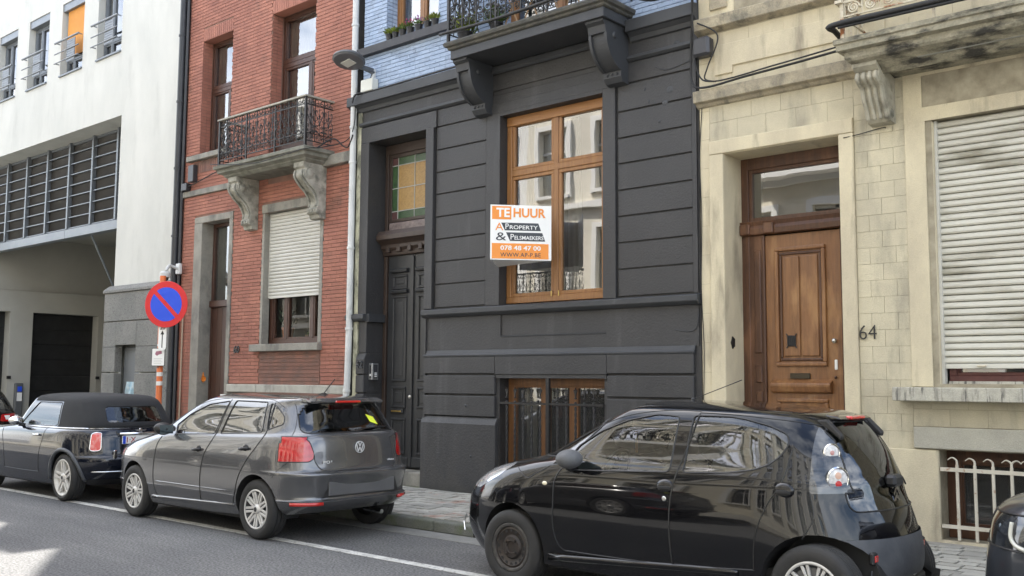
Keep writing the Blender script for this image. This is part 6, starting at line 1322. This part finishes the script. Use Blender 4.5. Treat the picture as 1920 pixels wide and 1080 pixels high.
# round lamps inside the cluster: project along the surface normal
def lampdisc(par, x, z, r_, m, M_extra=None, ring=chrome, tilt=R(52)):
    p = onside(x, z, .006); M = Matrix.Translation(p) @ Matrix.Rotation(tilt, 4, 'Z')
    o = MB().lathe([(0, -.009), (r_*.5, -.008), (r_*.88, -.003), (r_, 0)], (0, 0, 0), 'y', 20).xf(M).build("round_lamp", m, par, smooth='auto'); MB().lathe([(r_*.88, -.006), (r_*.95, -.010), (r_*1.06, -.002), (r_*1.06, .004)], (0, 0, 0), 'y', 24).xf(M).build("lamp_ring", ring, o, smooth='auto'); return o, M
clearl = mat("clear_round_lens", (.40, .39, .38), (.70, .68, .66), scale=30, rough=.08, coat=1)
o1, M1 = lampdisc(nb, -2.690, 1.165, .058, clearl); o2, M2 = lampdisc(nb, -2.632, 1.0, .076, clearl)
MB().lathe([(0, -.013), (.022, -.012), (.026, -.006)], (0, 0, 0), 'y', 14).xf(M2 @ Matrix.Translation((0, 0, -.034))).build("red_bulb_lens", redlens, o2, smooth='auto'); MB().lathe([(0, -.012), (.022, -.011), (.024, -.006)], (0, 0, 0), 'y', 14).xf(M2 @ Matrix.Translation((0, 0, .022))).build("amber_bulb_lens", mat("amber_lens", (.60, .38, .28), rough=.15, coat=1), o2, smooth='auto')
MB().lathe([(0, -.012), (.014, -.011), (.018, -.006)], (0, 0, 0), 'y', 12).xf(M1).build("red_bulb_lens", mat("rosy_lens", (.45, .22, .2), rough=.15, coat=1), o1, smooth='auto')
for hx, hz in ((-3.80, .885), (-2.92, .92)):
    p = onside(hx, hz); h_ = MB().sphere((p.x, p.y+.012, p.z), 1, 16, 8, sx=.075, sy=.030, sz=.052).build("door_handle", paintB, c1, smooth=True); MB().sphere((p.x, p.y-.002, p.z-.010), 1, 14, 6, sx=.06, sy=.021, sz=.026).build("handle_recess", MATS["cellar_dark"], h_, smooth=True)
p = onside(-3.80, .80); MB().lathe([(0, -.004), (.013, -.004), (.018, 0)], (p.x, p.y, p.z), 'y', 12).build("door_lock", MATS["pale_metal"], c1, smooth='auto')
p = onside(-4.89, .83); MB().sphere((p.x, p.y+.004, p.z), 1, 12, 6, sx=.028, sy=.012, sz=.017).build("side_indicator", mat("ivory_lens", (.75, .68, .5), rough=.2, coat=1), c1, smooth=True)
# mirror, black corner triangle
mirp = mat("mirror_grey_plastic", (.085, .088, .092), (.10, .103, .108), scale=30, rough=.6, bump=.2, bscale=150)
p = onside(-4.62, .99); mq = (p.x+.045, p.y-.13, 1.04)
mr_ = MB().sphere(mq, 1, 20, 12, sx=.098, sy=.115, sz=.072).build("door_mirror", mirp, c1, smooth=True); MB().tube([(p.x-.02, p.y+.03, .955), (p.x, p.y-.08, .975)], .032, 8).build("mirror_foot", blkp, mr_, smooth=True)
MB().prism([(-4.86, .962), (-4.63, .955), (-4.69, 1.04), (-4.70, 1.09)], 'y', p.y+.004, p.y+.03).build("mirror_corner", blkp, c1)
# sill strip, spoiler ears, third brake light, reflectors, exhaust, chevrons, aerial, roof seam
MB().tube([(x, Yc+sy(x, .27)-.004, .27+.01*k) for k, x in enumerate([-4.86+.18*i for i in range(10)])], .03, 6).build("side_skirt", paintB, c1, smooth=True)
for sg in (-1, 1): MB().prism([(-2.88, 1.37), (-2.76, 1.378), (-2.655, 1.275), (-2.665, 1.24), (-2.76, 1.31)], 'y', Yc+sg*.36-.028, Yc+sg*.36+.028).build("spoiler_ear", blkp, c1, bevel=.012, segs=2)
MB().prism([(-2.98, 1.425), (-2.74, 1.395), (-2.70, 1.375), (-2.80, 1.365)], 'y', Yc-.27, Yc+.27).build("roof_spoiler", paintB, c1, bevel=.008); B("brake_light", redl2, c1, -2.745, -2.69, Yc-.12, Yc+.12, 1.372, 1.396, bevel=.008)
for sg in (-1, 1):
    x_ = rx(sg*.44, .50) or -2.4; MB().box(x_-.01, x_+.022, Yc+sg*.44-.05, Yc+sg*.44+.05, .465, .545).build("reflector_recess", blkp, c1, bevel=.01); MB().box(x_+.005, x_+.026, Yc+sg*.44-.035, Yc+sg*.44+.035, .475, .53).build("reflector", redl2, c1, bevel=.01)
MB().tube([(-2.6, Yc+.30, .27), (-2.36, Yc+.30, .265)], .035, 12).build("exhaust_pipe", chrome, c1, smooth='auto'); MB().box(-2.50, -2.385, Yc-.28, Yc+.36, .21, .34).build("lower_valance", blkp, c1, bevel=.02)
x_ = rx(0, .90) or -2.48; em = MB()
cv = B("wiper_housing", blkp, c1, x_-.03, x_+.05, Yc-.10, Yc+.06, .93, 1.01, bevel=.02)
for dz_ in (0, -.055): MB().prism([(-.06, dz_), (0, dz_+.06), (.06, dz_), (.045, dz_-.018), (0, dz_+.028), (-.045, dz_-.018)], 'y', -.012, 0).xf(rearM(x_+.008, Yc, .885)).build("chevron", chrome, cv)
MB().tube(bez([(x_+.04, Yc+.02, .95), (x_+.02, Yc+.10, .99), (x_+.01, Yc+.20, .93)], 5), .006, 5).build("wiper_arm", blkp, cv)
MB().tube([(-3.98, Yc-.05, 1.49), (-3.35, Yc-.45, 1.64)], .0035, 5).sphere((-3.98, Yc-.05, 1.485), .02, 8, 5).build("aerial", blkp, c1)
MB().box(-4.55, -4.52, Yc-.09, Yc+.09, 1.23, 1.29).build("rear_view_mirror", blkp, c1, bevel=.01); MB().tube([(-4.53, Yc-.02, 1.22), (-4.53, Yc-.02, 1.05)], .012, 5).build("hanging_ornament", mat("ornament_yellow", (.5, .35, .03), (.3, .05, .03), scale=20, rough=.6), c1)
MB().tube([(x, Yc+(rx_ or 0), z) for x, rx_, z in ((-6.03, -.45, .46), (-5.93, -.58, .42), (-5.86, -.64, .36))], .006, 4).build("scuff_strip", MATS["pale_metal"], c1)
# ------------------------------------------------ grey five door hatchback
paintG = mat("grey_metallic_paint", (.115, .116, .12), (.122, .123, .127), scale=2, rough=.24, coat=1, metal=.6)
Yc = 6.82
LV = [(.21, .20, .29, -11.82, -8.04, 0.782, 3.2, 3.7), (.32, .31, .35, -11.92, -7.94, 0.822, 3.2, 3.7), (.40, .41, .405, -11.94, -7.895, 0.842, 3.2, 3.7), (.415, .42, .415, -11.94, -7.90, 0.844, 3.2, 3.7), (.43, .44, .43, -11.94, -7.935, 0.845, 3.1, 3.7), (.56, .56, .56, -11.94, -7.925, 0.853, 3.0, 3.7), (.655, .665, .665, -11.94, -7.89, 0.855, 3.0, 3.7), (.685, .70, .69, -11.93, -7.91, 0.855, 3.0, 3.7),
      (.70, .72, .705, -11.92, -7.965, 0.855, 3.0, 3.7), (.76, .82, .80, -11.90, -7.985, 0.851, 2.8, 3.7), (.83, .92, .94, -11.72, -8.0, 0.834, 2.7, 3.7), (.90, .985, 1.04, -11.38, -8.02, 0.812, 2.7, 3.7), (.95, 1.02, 1.075, -11.12, -8.05, 0.794, 2.8, 3.7), (1.0, 1.045, 1.10, -10.92, -8.085, 0.780, 3.0, 3.7),
      (1.10, 1.12, 1.17, -10.70, -8.14, 0.749, 3.1, 3.7), (1.22, 1.235, 1.27, -10.42, -8.20, 0.705, 3.2, 3.7), (1.33, 1.345, 1.365, -10.12, -8.25, 0.655, 3.3, 3.7), (1.395, 1.41, 1.415, -9.86, -8.22, 0.609, 3.4, 3.7), (1.43, 1.445, 1.435, -9.62, -8.30, 0.518, 3.4, 4.0), (1.45, 1.463, 1.448, -9.45, -8.45, 0.365, 3, 3.5), (1.455, 1.47, 1.452, -9.35, -8.55, 0.183, 3, 3.0), (1.456, 1.471, 1.453, -9.3, -8.6, 0.000, 3, 3.0)]
FW = rounded([(-10.22, 1.00), (-9.47, 1.03), (-9.41, 1.385), (-9.78, 1.34), (-10.08, 1.225), (-10.28, 1.10)], .03)
RW = rounded([(-9.36, 1.035), (-8.62, 1.08), (-8.72, 1.385), (-9.30, 1.39)], .025); QW = rounded([(-8.555, 1.10), (-8.37, 1.165), (-8.40, 1.24), (-8.55, 1.345), (-8.655, 1.375)], .03)
TL = rounded([(-8.24, 1.03), (-8.18, .80), (-7.80, .80), (-7.80, 1.06)], .02)
TLr = rounded([(.90, .80), (.60, .80), (.555, .83), (.55, .88), (.58, .99), (.63, 1.045), (.90, 1.05)], .015); TLl = [(-x, z) for x, z in TLr]
regs = [(1, FW, 'side'), (1, RW, 'side'), (1, QW, 'side'), (9, [(-9.48, 1.02), (-9.345, 1.03), (-9.29, 1.40), (-9.42, 1.40)], 'side'), (9, [(-8.63, 1.07), (-8.545, 1.09), (-8.645, 1.39), (-8.73, 1.395)], 'side'), (3, TLr, 'rear'), (3, TLl, 'rear'), (3, [(-8.285, 1.03), (-8.215, .80), (-8.07, .80), (-8.10, 1.045)], 'side'),
        (2, rounded([(-.615, 1.08), (.615, 1.08), (.53, 1.375), (-.53, 1.375)], .06), 'rear'), (5, rounded([(-.70, 1.03), (.70, 1.03), (.56, 1.41), (-.56, 1.41)], .06), 'front'), (4, rounded([(-11.95, .68), (-11.7, .84), (-11.35, .90), (-11.45, .80), (-11.7, .68)], .02), 'side'), (7, rounded([(-.5, .60), (.5, .60), (.5, .68), (-.5, .68)], .02), 'front')]
sm = [(None, .0055, [(-10.50, .965), (-10.56, .85), (-10.60, .60), (-10.60, .42), (-10.56, .30)]), (None, .006, [(-9.40, 1.40), (-9.44, 1.02), (-9.56, .81), (-9.62, .59), (-9.63, .31)]), (None, .006, [(-8.60, 1.38), (-8.55, 1.09), (-8.62, .95), (-8.76, .80), (-8.90, .62), (-8.97, .44), (-9.02, .33)]),
      (None, .004, [(-10.56, .30), (-9.63, .31), (-9.02, .33)]), (None, .0035, [(-10.45, 1.10), (-10.2, 1.24), (-9.85, 1.37), (-9.4, 1.415), (-8.9, 1.42), (-8.62, 1.40), (-8.45, 1.33)]), (None, .0035, [(-11.42, .88), (-11.0, .97), (-10.6, 1.02)]), (None, .003, [(-8.18, .80), (-8.28, .72), (-8.34, .64)]), (None, .003, [(-8.205, 1.03), (-8.30, 1.25), (-8.38, 1.375)])]
polo, sy, rx, res = car("dark grey five door hatchback with red tail lamps and yellow rear window sticker", "parked_car", -9.9, Yc, LV, -9.75, paintG, (-11.07, -8.62), .302, .345, regs,
    {1: ("side_window", cglass, .004, True), 2: ("rear_window", cglass_d, .003, True), 3: ("tail_light", redlens, -.003, True), 4: ("headlight", clear, 0, True), 5: ("windscreen", cglass, .003, True), 7: ("grille", blkp, .01, True), 9: ("window_pillar", mat("gloss_black_pillar", (.01, .01, .01), rough=.15, coat=1), 0, True)},
    .825, ('cover7', 'cover7'), seams=sm, dash_x=-10.85, front_seat=-9.65, rear_seat=-8.75, seal_tags=(1, 2, 3, 5), rear_d=.41, xab=(-10.6, -8.75))
creaseG = paintG
def onside(x, z, off=.0): return Vector((x, Yc+sy(x, z)-off, z))
for hx, hz in ((-9.70, .855), (-8.83, .905)):
    p = onside(hx, hz); h_ = MB().sphere((p.x+.02, p.y+.012, p.z), 1, 14, 6, sx=.062, sy=.020, sz=.044).build("handle_recess", MATS["cellar_dark"], polo, smooth=True); MB().tube([(p.x-.075, p.y-.012, p.z-.005), (p.x, p.y-.032, p.z+.002), (p.x+.085, p.y-.012, p.z+.006)], .015, 8).build("door_handle", blkp, h_, smooth=True)
p = onside(-10.28, 1.03); mq = (p.x-.02, p.y-.13, 1.055)
mr_ = MB().sphere(mq, 1, 18, 10, sx=.07, sy=.105, sz=.068).build("door_mirror", blkp, polo, smooth=True); MB().sphere((mq[0]-.015, mq[1]-.005, mq[2]+.012), 1, 18, 10, sx=.068, sy=.107, sz=.062).build("mirror_cap", blkp, mr_, smooth=True); MB().quad((mq[0]+.068, mq[1]-.085, mq[2]-.05), (mq[0]+.068, mq[1]+.08, mq[2]-.05), (mq[0]+.068, mq[1]+.08, mq[2]+.048), (mq[0]+.068, mq[1]-.085, mq[2]+.048)).build("mirror_glass", mat("dark_mirror", (.10, .12, .12), rough=.1, metal=1), mr_)
MB().prism([(-10.50, .99), (-10.26, 1.0), (-10.33, 1.08), (-10.42, 1.10)], 'y', p.y-.002, p.y+.03).build("mirror_corner", blkp, polo)
MB().tube([(x, Yc+sy(x, .29)-.002, .275+.004*i) for i, x in enumerate([-10.66+.166*i for i in range(11)])], .018, 6).build("side_skirt", paintG, polo, smooth=True)
along(polo, paintG, .008, [(x, Yc+sy(x, .455)+.003, .455) for x in [-10.55+.13*i for i in range(12)]], "body_crease")
x_ = rx(0, .92) or -8.0; vw_like(polo, rearM(x_+.006, Yc, .925), .062, bright, blkp)
text_mesh("badge_letters", "POLO", bright, polo, TEXTR(rx(-.40, .80)+.003, Yc-.47, .775), w=.19, h=.030, depth=.003, bold=.02, space=1.3); text_mesh("badge_letters", "BlueMotion", bright, polo, TEXTR(rx(.40, .80)+.003, Yc+.36, .765), w=.13, h=.020, depth=.002, bold=.02)
# spoiler, third light, wiper, sticker, bumper recess, hatch gap, reflectors, exhaust, aerial
MB().prism([(-8.50, 1.446), (-8.28, 1.428), (-8.185, 1.398), (-8.20, 1.378), (-8.30, 1.38)], 'y', Yc-.50, Yc+.50).build("roof_spoiler", paintG, polo, bevel=.012, segs=2); B("brake_light", redl2, polo, -8.215, -8.178, Yc-.17, Yc+.17, 1.378, 1.402, bevel=.008)
for sg in (-1, 1):
    pts = [(rx(sg*yy, zz)+.001, Yc+sg*yy, zz) for yy, zz in ((.63, 1.06), (.595, 1.045))]
    MB().tube(bez([(rx(sg*.545, .86) or -8, Yc+sg*.545, .86), (rx(sg*.54, .80), Yc+sg*.54, .795), (rx(sg*.46, .715), Yc+sg*.46, .712), (rx(sg*.2, .70), Yc+sg*.2, .700), (rx(0, .70), Yc, .700)], 5), .005, 4).build("hatch_gap", rubber(), polo)
MB().box(-7.945, -7.925, Yc-.44, Yc+.44, .455, .60).build("plate_recess", mat("blurred_plate", (.085, .086, .088), (.11, .11, .112), scale=2, rough=.6), polo, bevel=.02, segs=2)
MB().prism([(-.50, .445), (.50, .445), (.44, .615), (-.38, .615)], 'y', -.004, 0).xf(rearM(-7.938, Yc, 0)).build("recess_edge", blkp, polo)
for sg in (-1, 1):
    q = [(rx(sg*yy, .39), Yc+sg*yy, .385) for yy in (.50, .58, .66, .72, .76)]
    if all(a[0] for a in q): MB().tube(q, .020, 6).build("reflector", redl2, polo, smooth=True)
MB().tube([(-8.3, Yc+.35, .235), (-8.02, Yc+.35, .225)], .025, 8).build("exhaust_pipe", chrome, polo, smooth='auto')
MB().tube([(-8.62, Yc, 1.46), (-8.42, Yc, 1.63)], .005, 5).prism([(-8.70, 1.455), (-8.55, 1.455), (-8.60, 1.48)], 'y', Yc-.02, Yc+.02).build("aerial", blkp, polo)
xs_ = rx(.42, 1.22); stk = MB()
q = [(yy, zz) for yy, zz in ((.24, 1.255), (.34, 1.225), (.37, 1.145), (.27, 1.175))]
MB().add([((rx(y_, z_) or -8.15)+.003, Yc+y_, z_) for y_, z_ in q], [(0, 1, 2, 3)]).build("yellow_sticker", mat("sticker_yellow", (.75, .85, .06), (.72, .80, .05), scale=9, rough=.5), polo)
MB().tube([(rx(.0, 1.095)+.012, Yc, 1.10), (rx(.25, 1.11)+.008, Yc+.25, 1.115), (rx(.48, 1.12)+.004, Yc+.48, 1.12)], .008, 5).build("rear_wiper", blkp, polo)
# ------------------------------------------------ dark soft top small car
paintN = mat("midnight_paint", (.006, .008, .014), (.007, .009, .016), scale=2, rough=.15, coat=1, spec=.1)
soft = mat("black_soft_top", (.014, .015, .017), (.021, .022, .024), scale=2, rough=.92, bump=.3, bscale=160)
Yc = 6.86
LV = [(.22, .20, .23, -16.22, -12.58, 0.741, 3.2, 2.9), (.32, .31, .33, -16.30, -12.49, 0.779, 3.2, 2.9), (.45, .45, .46, -16.33, -12.45, 0.798, 3.1, 2.9), (.56, .57, .575, -16.33, -12.45, 0.805, 3.0, 2.9), (.60, .61, .615, -16.33, -12.50, 0.805, 3.0, 2.9), (.70, .72, .73, -16.28, -12.53, 0.803, 2.9, 2.9), (.78, .84, .86, -16.15, -12.56, 0.793, 2.8, 2.9), (.85, .90, .915, -15.85, -12.59, 0.779, 2.8, 2.9), (.90, .93, .94, -15.4, -12.61, 0.760, 2.9, 2.9),
      (.945, .945, .955, -15.02, -12.64, 0.736, 3.1, 2.9), (.99, .975, .985, -14.90, -12.62, 0.717, 3.2, 2.9), (1.06, 1.05, 1.05, -14.78, -12.65, 0.698, 3.3, 2.9), (1.16, 1.15, 1.14, -14.65, -12.72, 0.670, 3.4, 2.9), (1.26, 1.26, 1.24, -14.51, -12.80, 0.636, 3.4, 2.9), (1.33, 1.34, 1.32, -14.40, -12.88, 0.594, 3.4, 2.9), (1.37, 1.38, 1.365, -14.28, -13.0, 0.513, 3.2, 2.9), (1.385, 1.398, 1.38, -14.15, -13.15, 0.361, 3, 3), (1.388, 1.405, 1.385, -14.05, -13.25, 0.171, 3, 3), (1.389, 1.406, 1.386, -14.0, -13.3, 0.000, 3, 3)]
SWN = rounded([(-14.58, .965), (-14.40, 1.12), (-14.20, 1.285), (-13.52, 1.285), (-13.44, 1.0), (-13.50, .97)], .025)
regs = [(1, SWN, 'side'), (2, rounded([(-.40, 1.03), (.40, 1.03), (.37, 1.24), (-.37, 1.24)], .05), 'rear'), (5, rounded([(-.70, .99), (.70, .99), (.58, 1.33), (-.58, 1.33)], .05), 'front'),
        (8, [(-14.34, 1.30), (-14.34, 1.6), (-12.2, 1.6), (-12.2, .962), (-13.44, .962), (-13.40, 1.0), (-13.48, 1.30)], 'all'), (3, rounded([(-12.685, .668), (-12.60, .668), (-12.65, .905), (-12.715, .905)], .04), 'side'), (6, rounded([(-.86, .20), (.86, .20), (.86, .30), (-.86, .30)], .02), 'rear')]
sm = [(None, .004, [(-15.02, .90), (-15.0, .80), (-14.92, .6), (-14.90, .35)]), (None, .004, [(-13.66, .95), (-13.70, .8), (-13.78, .6), (-13.80, .35)]), (None, .003, [(-14.90, .35), (-14.3, .345), (-13.80, .35)]), (None, .003, [(-12.72, .95), (-12.70, .8), (-12.68, .66)])]
mini, sy, rx, res = car("dark blue black convertible with a closed black fabric roof and chrome mirror", "parked_car", -14.4, Yc, LV, -14.35, paintN, (-15.57, -13.10), .31, .355, regs,
    {1: ("side_window", cglass1, .004, True), 2: ("rear_window", cglass_d, .002, True), 3: ("tail_light", mat("rosy_tail_lens", (.60, .05, .05), (.62, .45, .42), scale=6, lo=.45, hi=.7, rough=.1, coat=1), -.004, True), 5: ("windscreen", cglass, .003, True), 8: ("fabric_roof", soft, -.006), 6: ("rear_skirt", blkp, -.004)},
    .78, ('alloy', 'alloy'), seams=sm, dash_x=-14.9, front_seat=-13.85, rear_seat=-13.15, seal_tags=(1, 2, 5), lip=(greyp, .028), xab=(-15.1, -13.3))
def onside(x, z, off=.0): return Vector((x, Yc+sy(x, z)-off, z))
xsb = [-15.0+.11*i for i in range(21)]
along(mini, chrome, .009, [(x, Yc+sy(x, .945), .945+.012*i/20) for i, x in enumerate(xsb)], "belt_trim")
rr_ = [(-.70+.07*i) for i in range(21)]
along(mini, chrome, .008, [((rx(y_, .955) or -12.6)+.002, Yc+y_, .958) for y_ in rr_], "belt_trim")
p = onside(-14.45, .98); mq = (p.x, p.y-.13, 1.02); mr_ = MB().sphere(mq, 1, 18, 10, sx=.075, sy=.10, sz=.065).build("door_mirror", chrome, mini, smooth=True); MB().tube([(p.x, p.y+.02, .95), (p.x, p.y-.09, .965)], .025, 8).build("mirror_foot", blkp, mr_, smooth=True)
p = onside(-13.88, .845); MB().tube([(p.x-.07, p.y-.018, p.z), (p.x+.08, p.y-.018, p.z)], .015, 8).build("door_handle", chrome, mini, smooth=True)
p = onside(-12.66, .79); tl = [o for o in res.get(3, [])]
x_ = (rx(0, .83) or -12.55)
MB().tube([(x_+.02, Yc-.30, .885), (x_+.025, Yc+.30, .885)], .018, 8).build("boot_handle", chrome, mini, smooth=True)
npl = MB().box(x_, x_+.018, Yc-.26, Yc+.26, .75, .86).build("number_plate", signwhite, mini, bevel=.006); MB().box(x_+.018, x_+.0205, Yc-.255, Yc-.215, .755, .855).build("blue_strip", MATS["sign_blue"], npl); text_mesh("plate_text", "1·X", mat("plate_red", (.35, .02, .02), rough=.5), npl, TEXTR(x_+.0195, Yc-.20, .77), h=.07, depth=.001, bold=.01)
em = MB().lathe([(0, -.008), (.026, -.006), (.03, 0)], (0, 0, 0), 'y', 16).xf(rearM(x_+.004, Yc, .925)).build("winged_emblem", chrome, mini, smooth='auto')
for sg in (-1, 1): MB().prism([(sg*.025, .012), (sg*.085, .018), (sg*.075, -.004), (sg*.025, -.014)], 'y', -.006, 0).xf(rearM(x_+.004, Yc, .925)).build("wing", chrome, em)
B("tow_cover", chrome, mini, x_+.05, x_+.075, Yc-.40, Yc-.35, .56, .68, bevel=.01)
along(mini, chrome, .010, [((rx(y_, .40) or -12.5)+.004, Yc+y_, .40) for y_ in [-.62+.08*i for i in range(10)]], "bumper_trim")
p3 = [o for o in tl]
for o in p3:
    pass
# tail lamp chrome rims
for k in range(1):
    P = rounded([(-12.685, .668), (-12.60, .668), (-12.65, .905), (-12.715, .905)], .04); MB().tube([(x, Yc+sy(x, z)-.004, z) for x, z in P], .008, 5, closed=True).build("lamp_rim", chrome, mini, smooth=True)
# ------------------------------------------------ dark grey car cut by the right edge
paintS = mat("slate_car_paint", (.030, .034, .042), (.034, .038, .046), scale=2, rough=.33, coat=1, metal=.4)
Yc = 7.05
LV = [(.24, .22, .24, -1.86, 2.50, .82, 4.0, 4), (.36, .36, .36, -1.92, 2.56, .87, 3.9, 4), (.52, .52, .52, -1.92, 2.58, .89, 3.7, 4), (.66, .66, .66, -1.90, 2.58, .90, 3.6, 4), (.82, .86, .86, -1.87, 2.55, .895, 3.4, 4), (.93, .98, 1.0, -1.76, 2.50, .87, 3.3, 4), (1.0, 1.06, 1.10, -1.45, 2.46, .84, 3.2, 4), (1.06, 1.12, 1.18, -1.0, 2.42, .80, 3.2, 4), (1.12, 1.16, 1.22, -.62, 2.40, .78, 3.3, 4), (1.28, 1.3, 1.33, -.3, 2.3, .72, 3.3, 4), (1.45, 1.47, 1.46, .1, 2.15, .66, 3.3, 4), (1.54, 1.56, 1.52, .4, 2.0, .56, 3.2, 4), (1.57, 1.585, 1.55, .6, 1.8, .3, 3, 3), (1.575, 1.59, 1.552, .7, 1.7, 0, 3, 3)]
regs = [(4, rounded([(-2.0, .67), (-1.52, .66), (-1.40, .70), (-1.40, .84), (-1.55, .865), (-2.0, .86)], .02), 'side'), (1, rounded([(-.55, 1.14), (1.9, 1.18), (1.6, 1.42), (.3, 1.44)], .05), 'side'), (5, rounded([(-.7, 1.14), (.7, 1.14), (.6, 1.5), (-.6, 1.5)], .05), 'front')]
suv, sy, rx, res = car("slate grey car cut off by the photo's right edge with a white ringed headlight", "parked_car", .3, Yc, LV, .3, paintS, (-1.0, 1.75), .33, .39, regs,
    {1: ("side_window", cglass_d, .004, True), 4: ("headlight", mat("headlight_glass", (.02, .022, .025), rough=.06, coat=1), .004, True), 5: ("windscreen", cglass_d, .003, True)}, .87, ('alloy', 'alloy'), seal_tags=(1, 4, 5), lip=(blkp, .035), xab=(-.6, 1.6))
drl = mat("daytime_lamp_white", (.48, .48, .42), rough=.3, coat=1)
q = [(-1.665, .82), (-1.67, .74), (-1.64, .695), (-1.58, .675)]
MB().tube(bez([(x, Yc+sy(x, z)-.002, z) for x, z in q], 5), .013, 6).build("daytime_lamp", drl, suv, smooth=True)
MB().sphere((-1.52, Yc+sy(-1.52, .77)+.02, .77), .055, 14, 8).build("projector_lens", mat("projector_glass", (.05, .05, .055), rough=.05, coat=1), suv, smooth=True)
MB().tube([(x, Yc+sy(x, z)-.001, z) for x, z in ((-1.78, .90), (-1.6, .95), (-1.3, .985), (-1.0, 1.0))], .004, 4).build("bonnet_gap", rubber(), suv)
# ------------------------------------------------ far left car, only its tail shows
Yc = 6.80
LV = [(.22, .22, .22, -22.5, -18.55, .80, 3, 4), (.40, .40, .40, -22.55, -18.42, .84, 3, 4), (.62, .62, .62, -22.5, -18.42, .85, 3, 4), (.74, .76, .78, -22.4, -18.50, .85, 3, 4), (.86, .92, .96, -22.0, -18.52, .82, 3, 4), (.95, 1.0, 1.04, -21.4, -18.56, .79, 3, 4), (1.15, 1.16, 1.18, -21.0, -18.68, .73, 3, 4), (1.36, 1.38, 1.36, -20.5, -18.88, .64, 3, 4), (1.44, 1.46, 1.42, -20.1, -19.05, .5, 3, 4), (1.455, 1.475, 1.43, -19.9, -19.3, .2, 3, 3), (1.456, 1.476, 1.431, -19.9, -19.3, 0, 3, 3)]
lampr = rounded([(.86, .85), (.30, .86), (.32, .98), (.86, 1.0)], .03)
regs = [(3, lampr, 'rear'), (3, [(-x, z) for x, z in lampr], 'rear'), (6, rounded([(-.86, .56), (.74, .56), (.74, .80), (-.86, .80)], .02), 'rear'), (2, rounded([(-.58, 1.06), (.58, 1.06), (.5, 1.36), (-.5, 1.36)], .05), 'rear'), (1, rounded([(-21.0, 1.03), (-19.1, 1.05), (-19.3, 1.36), (-20.4, 1.36)], .04), 'side')]
fc, sy, rx, res = car("dark car at the photo's far left edge showing only a red tail lamp", "parked_car", -20.5, Yc, LV, -20.4, paintB, (-21.65, -19.15), .31, .36, regs,
    {1: ("side_window", cglass_d, .003, True), 2: ("rear_window", cglass_d, .003, True), 3: ("tail_light", redlens, -.004, True), 6: ("pale_tail_panel", mat("pale_tail", (.45, .46, .42), rough=.4, coat=1), -.003)}, .82, ('alloy', 'alloy'), seal_tags=(1, 2))  # region six is a pale area across the lower tail
fc.location.x += 0
for y_ in (.42, .62): MB().box(rx(y_, .92)+.004, rx(y_, .92)+.012, Yc+y_-.05, Yc+y_+.05, .89, .96).build("clear_segment", signwhite, fc, bevel=.01)

fc.location += Vector((.52, .12, 0)); suv.location.x += .06
# parked on the viewer's side of the street, outside the frame (they show in the near car's paint)
for k, (o, X, lab) in enumerate(((polo, -8.2, "grey hatchback parked across the street outside the frame"), (mini, -13.0, "soft top parked across the street outside the frame"), (c1, -17.4, "black hatchback parked across the street outside the frame"))):
    c = copy_tree(o, None, (X, 1.45, 0)); c['label'] = lab; c['group'] = "cars across the street"
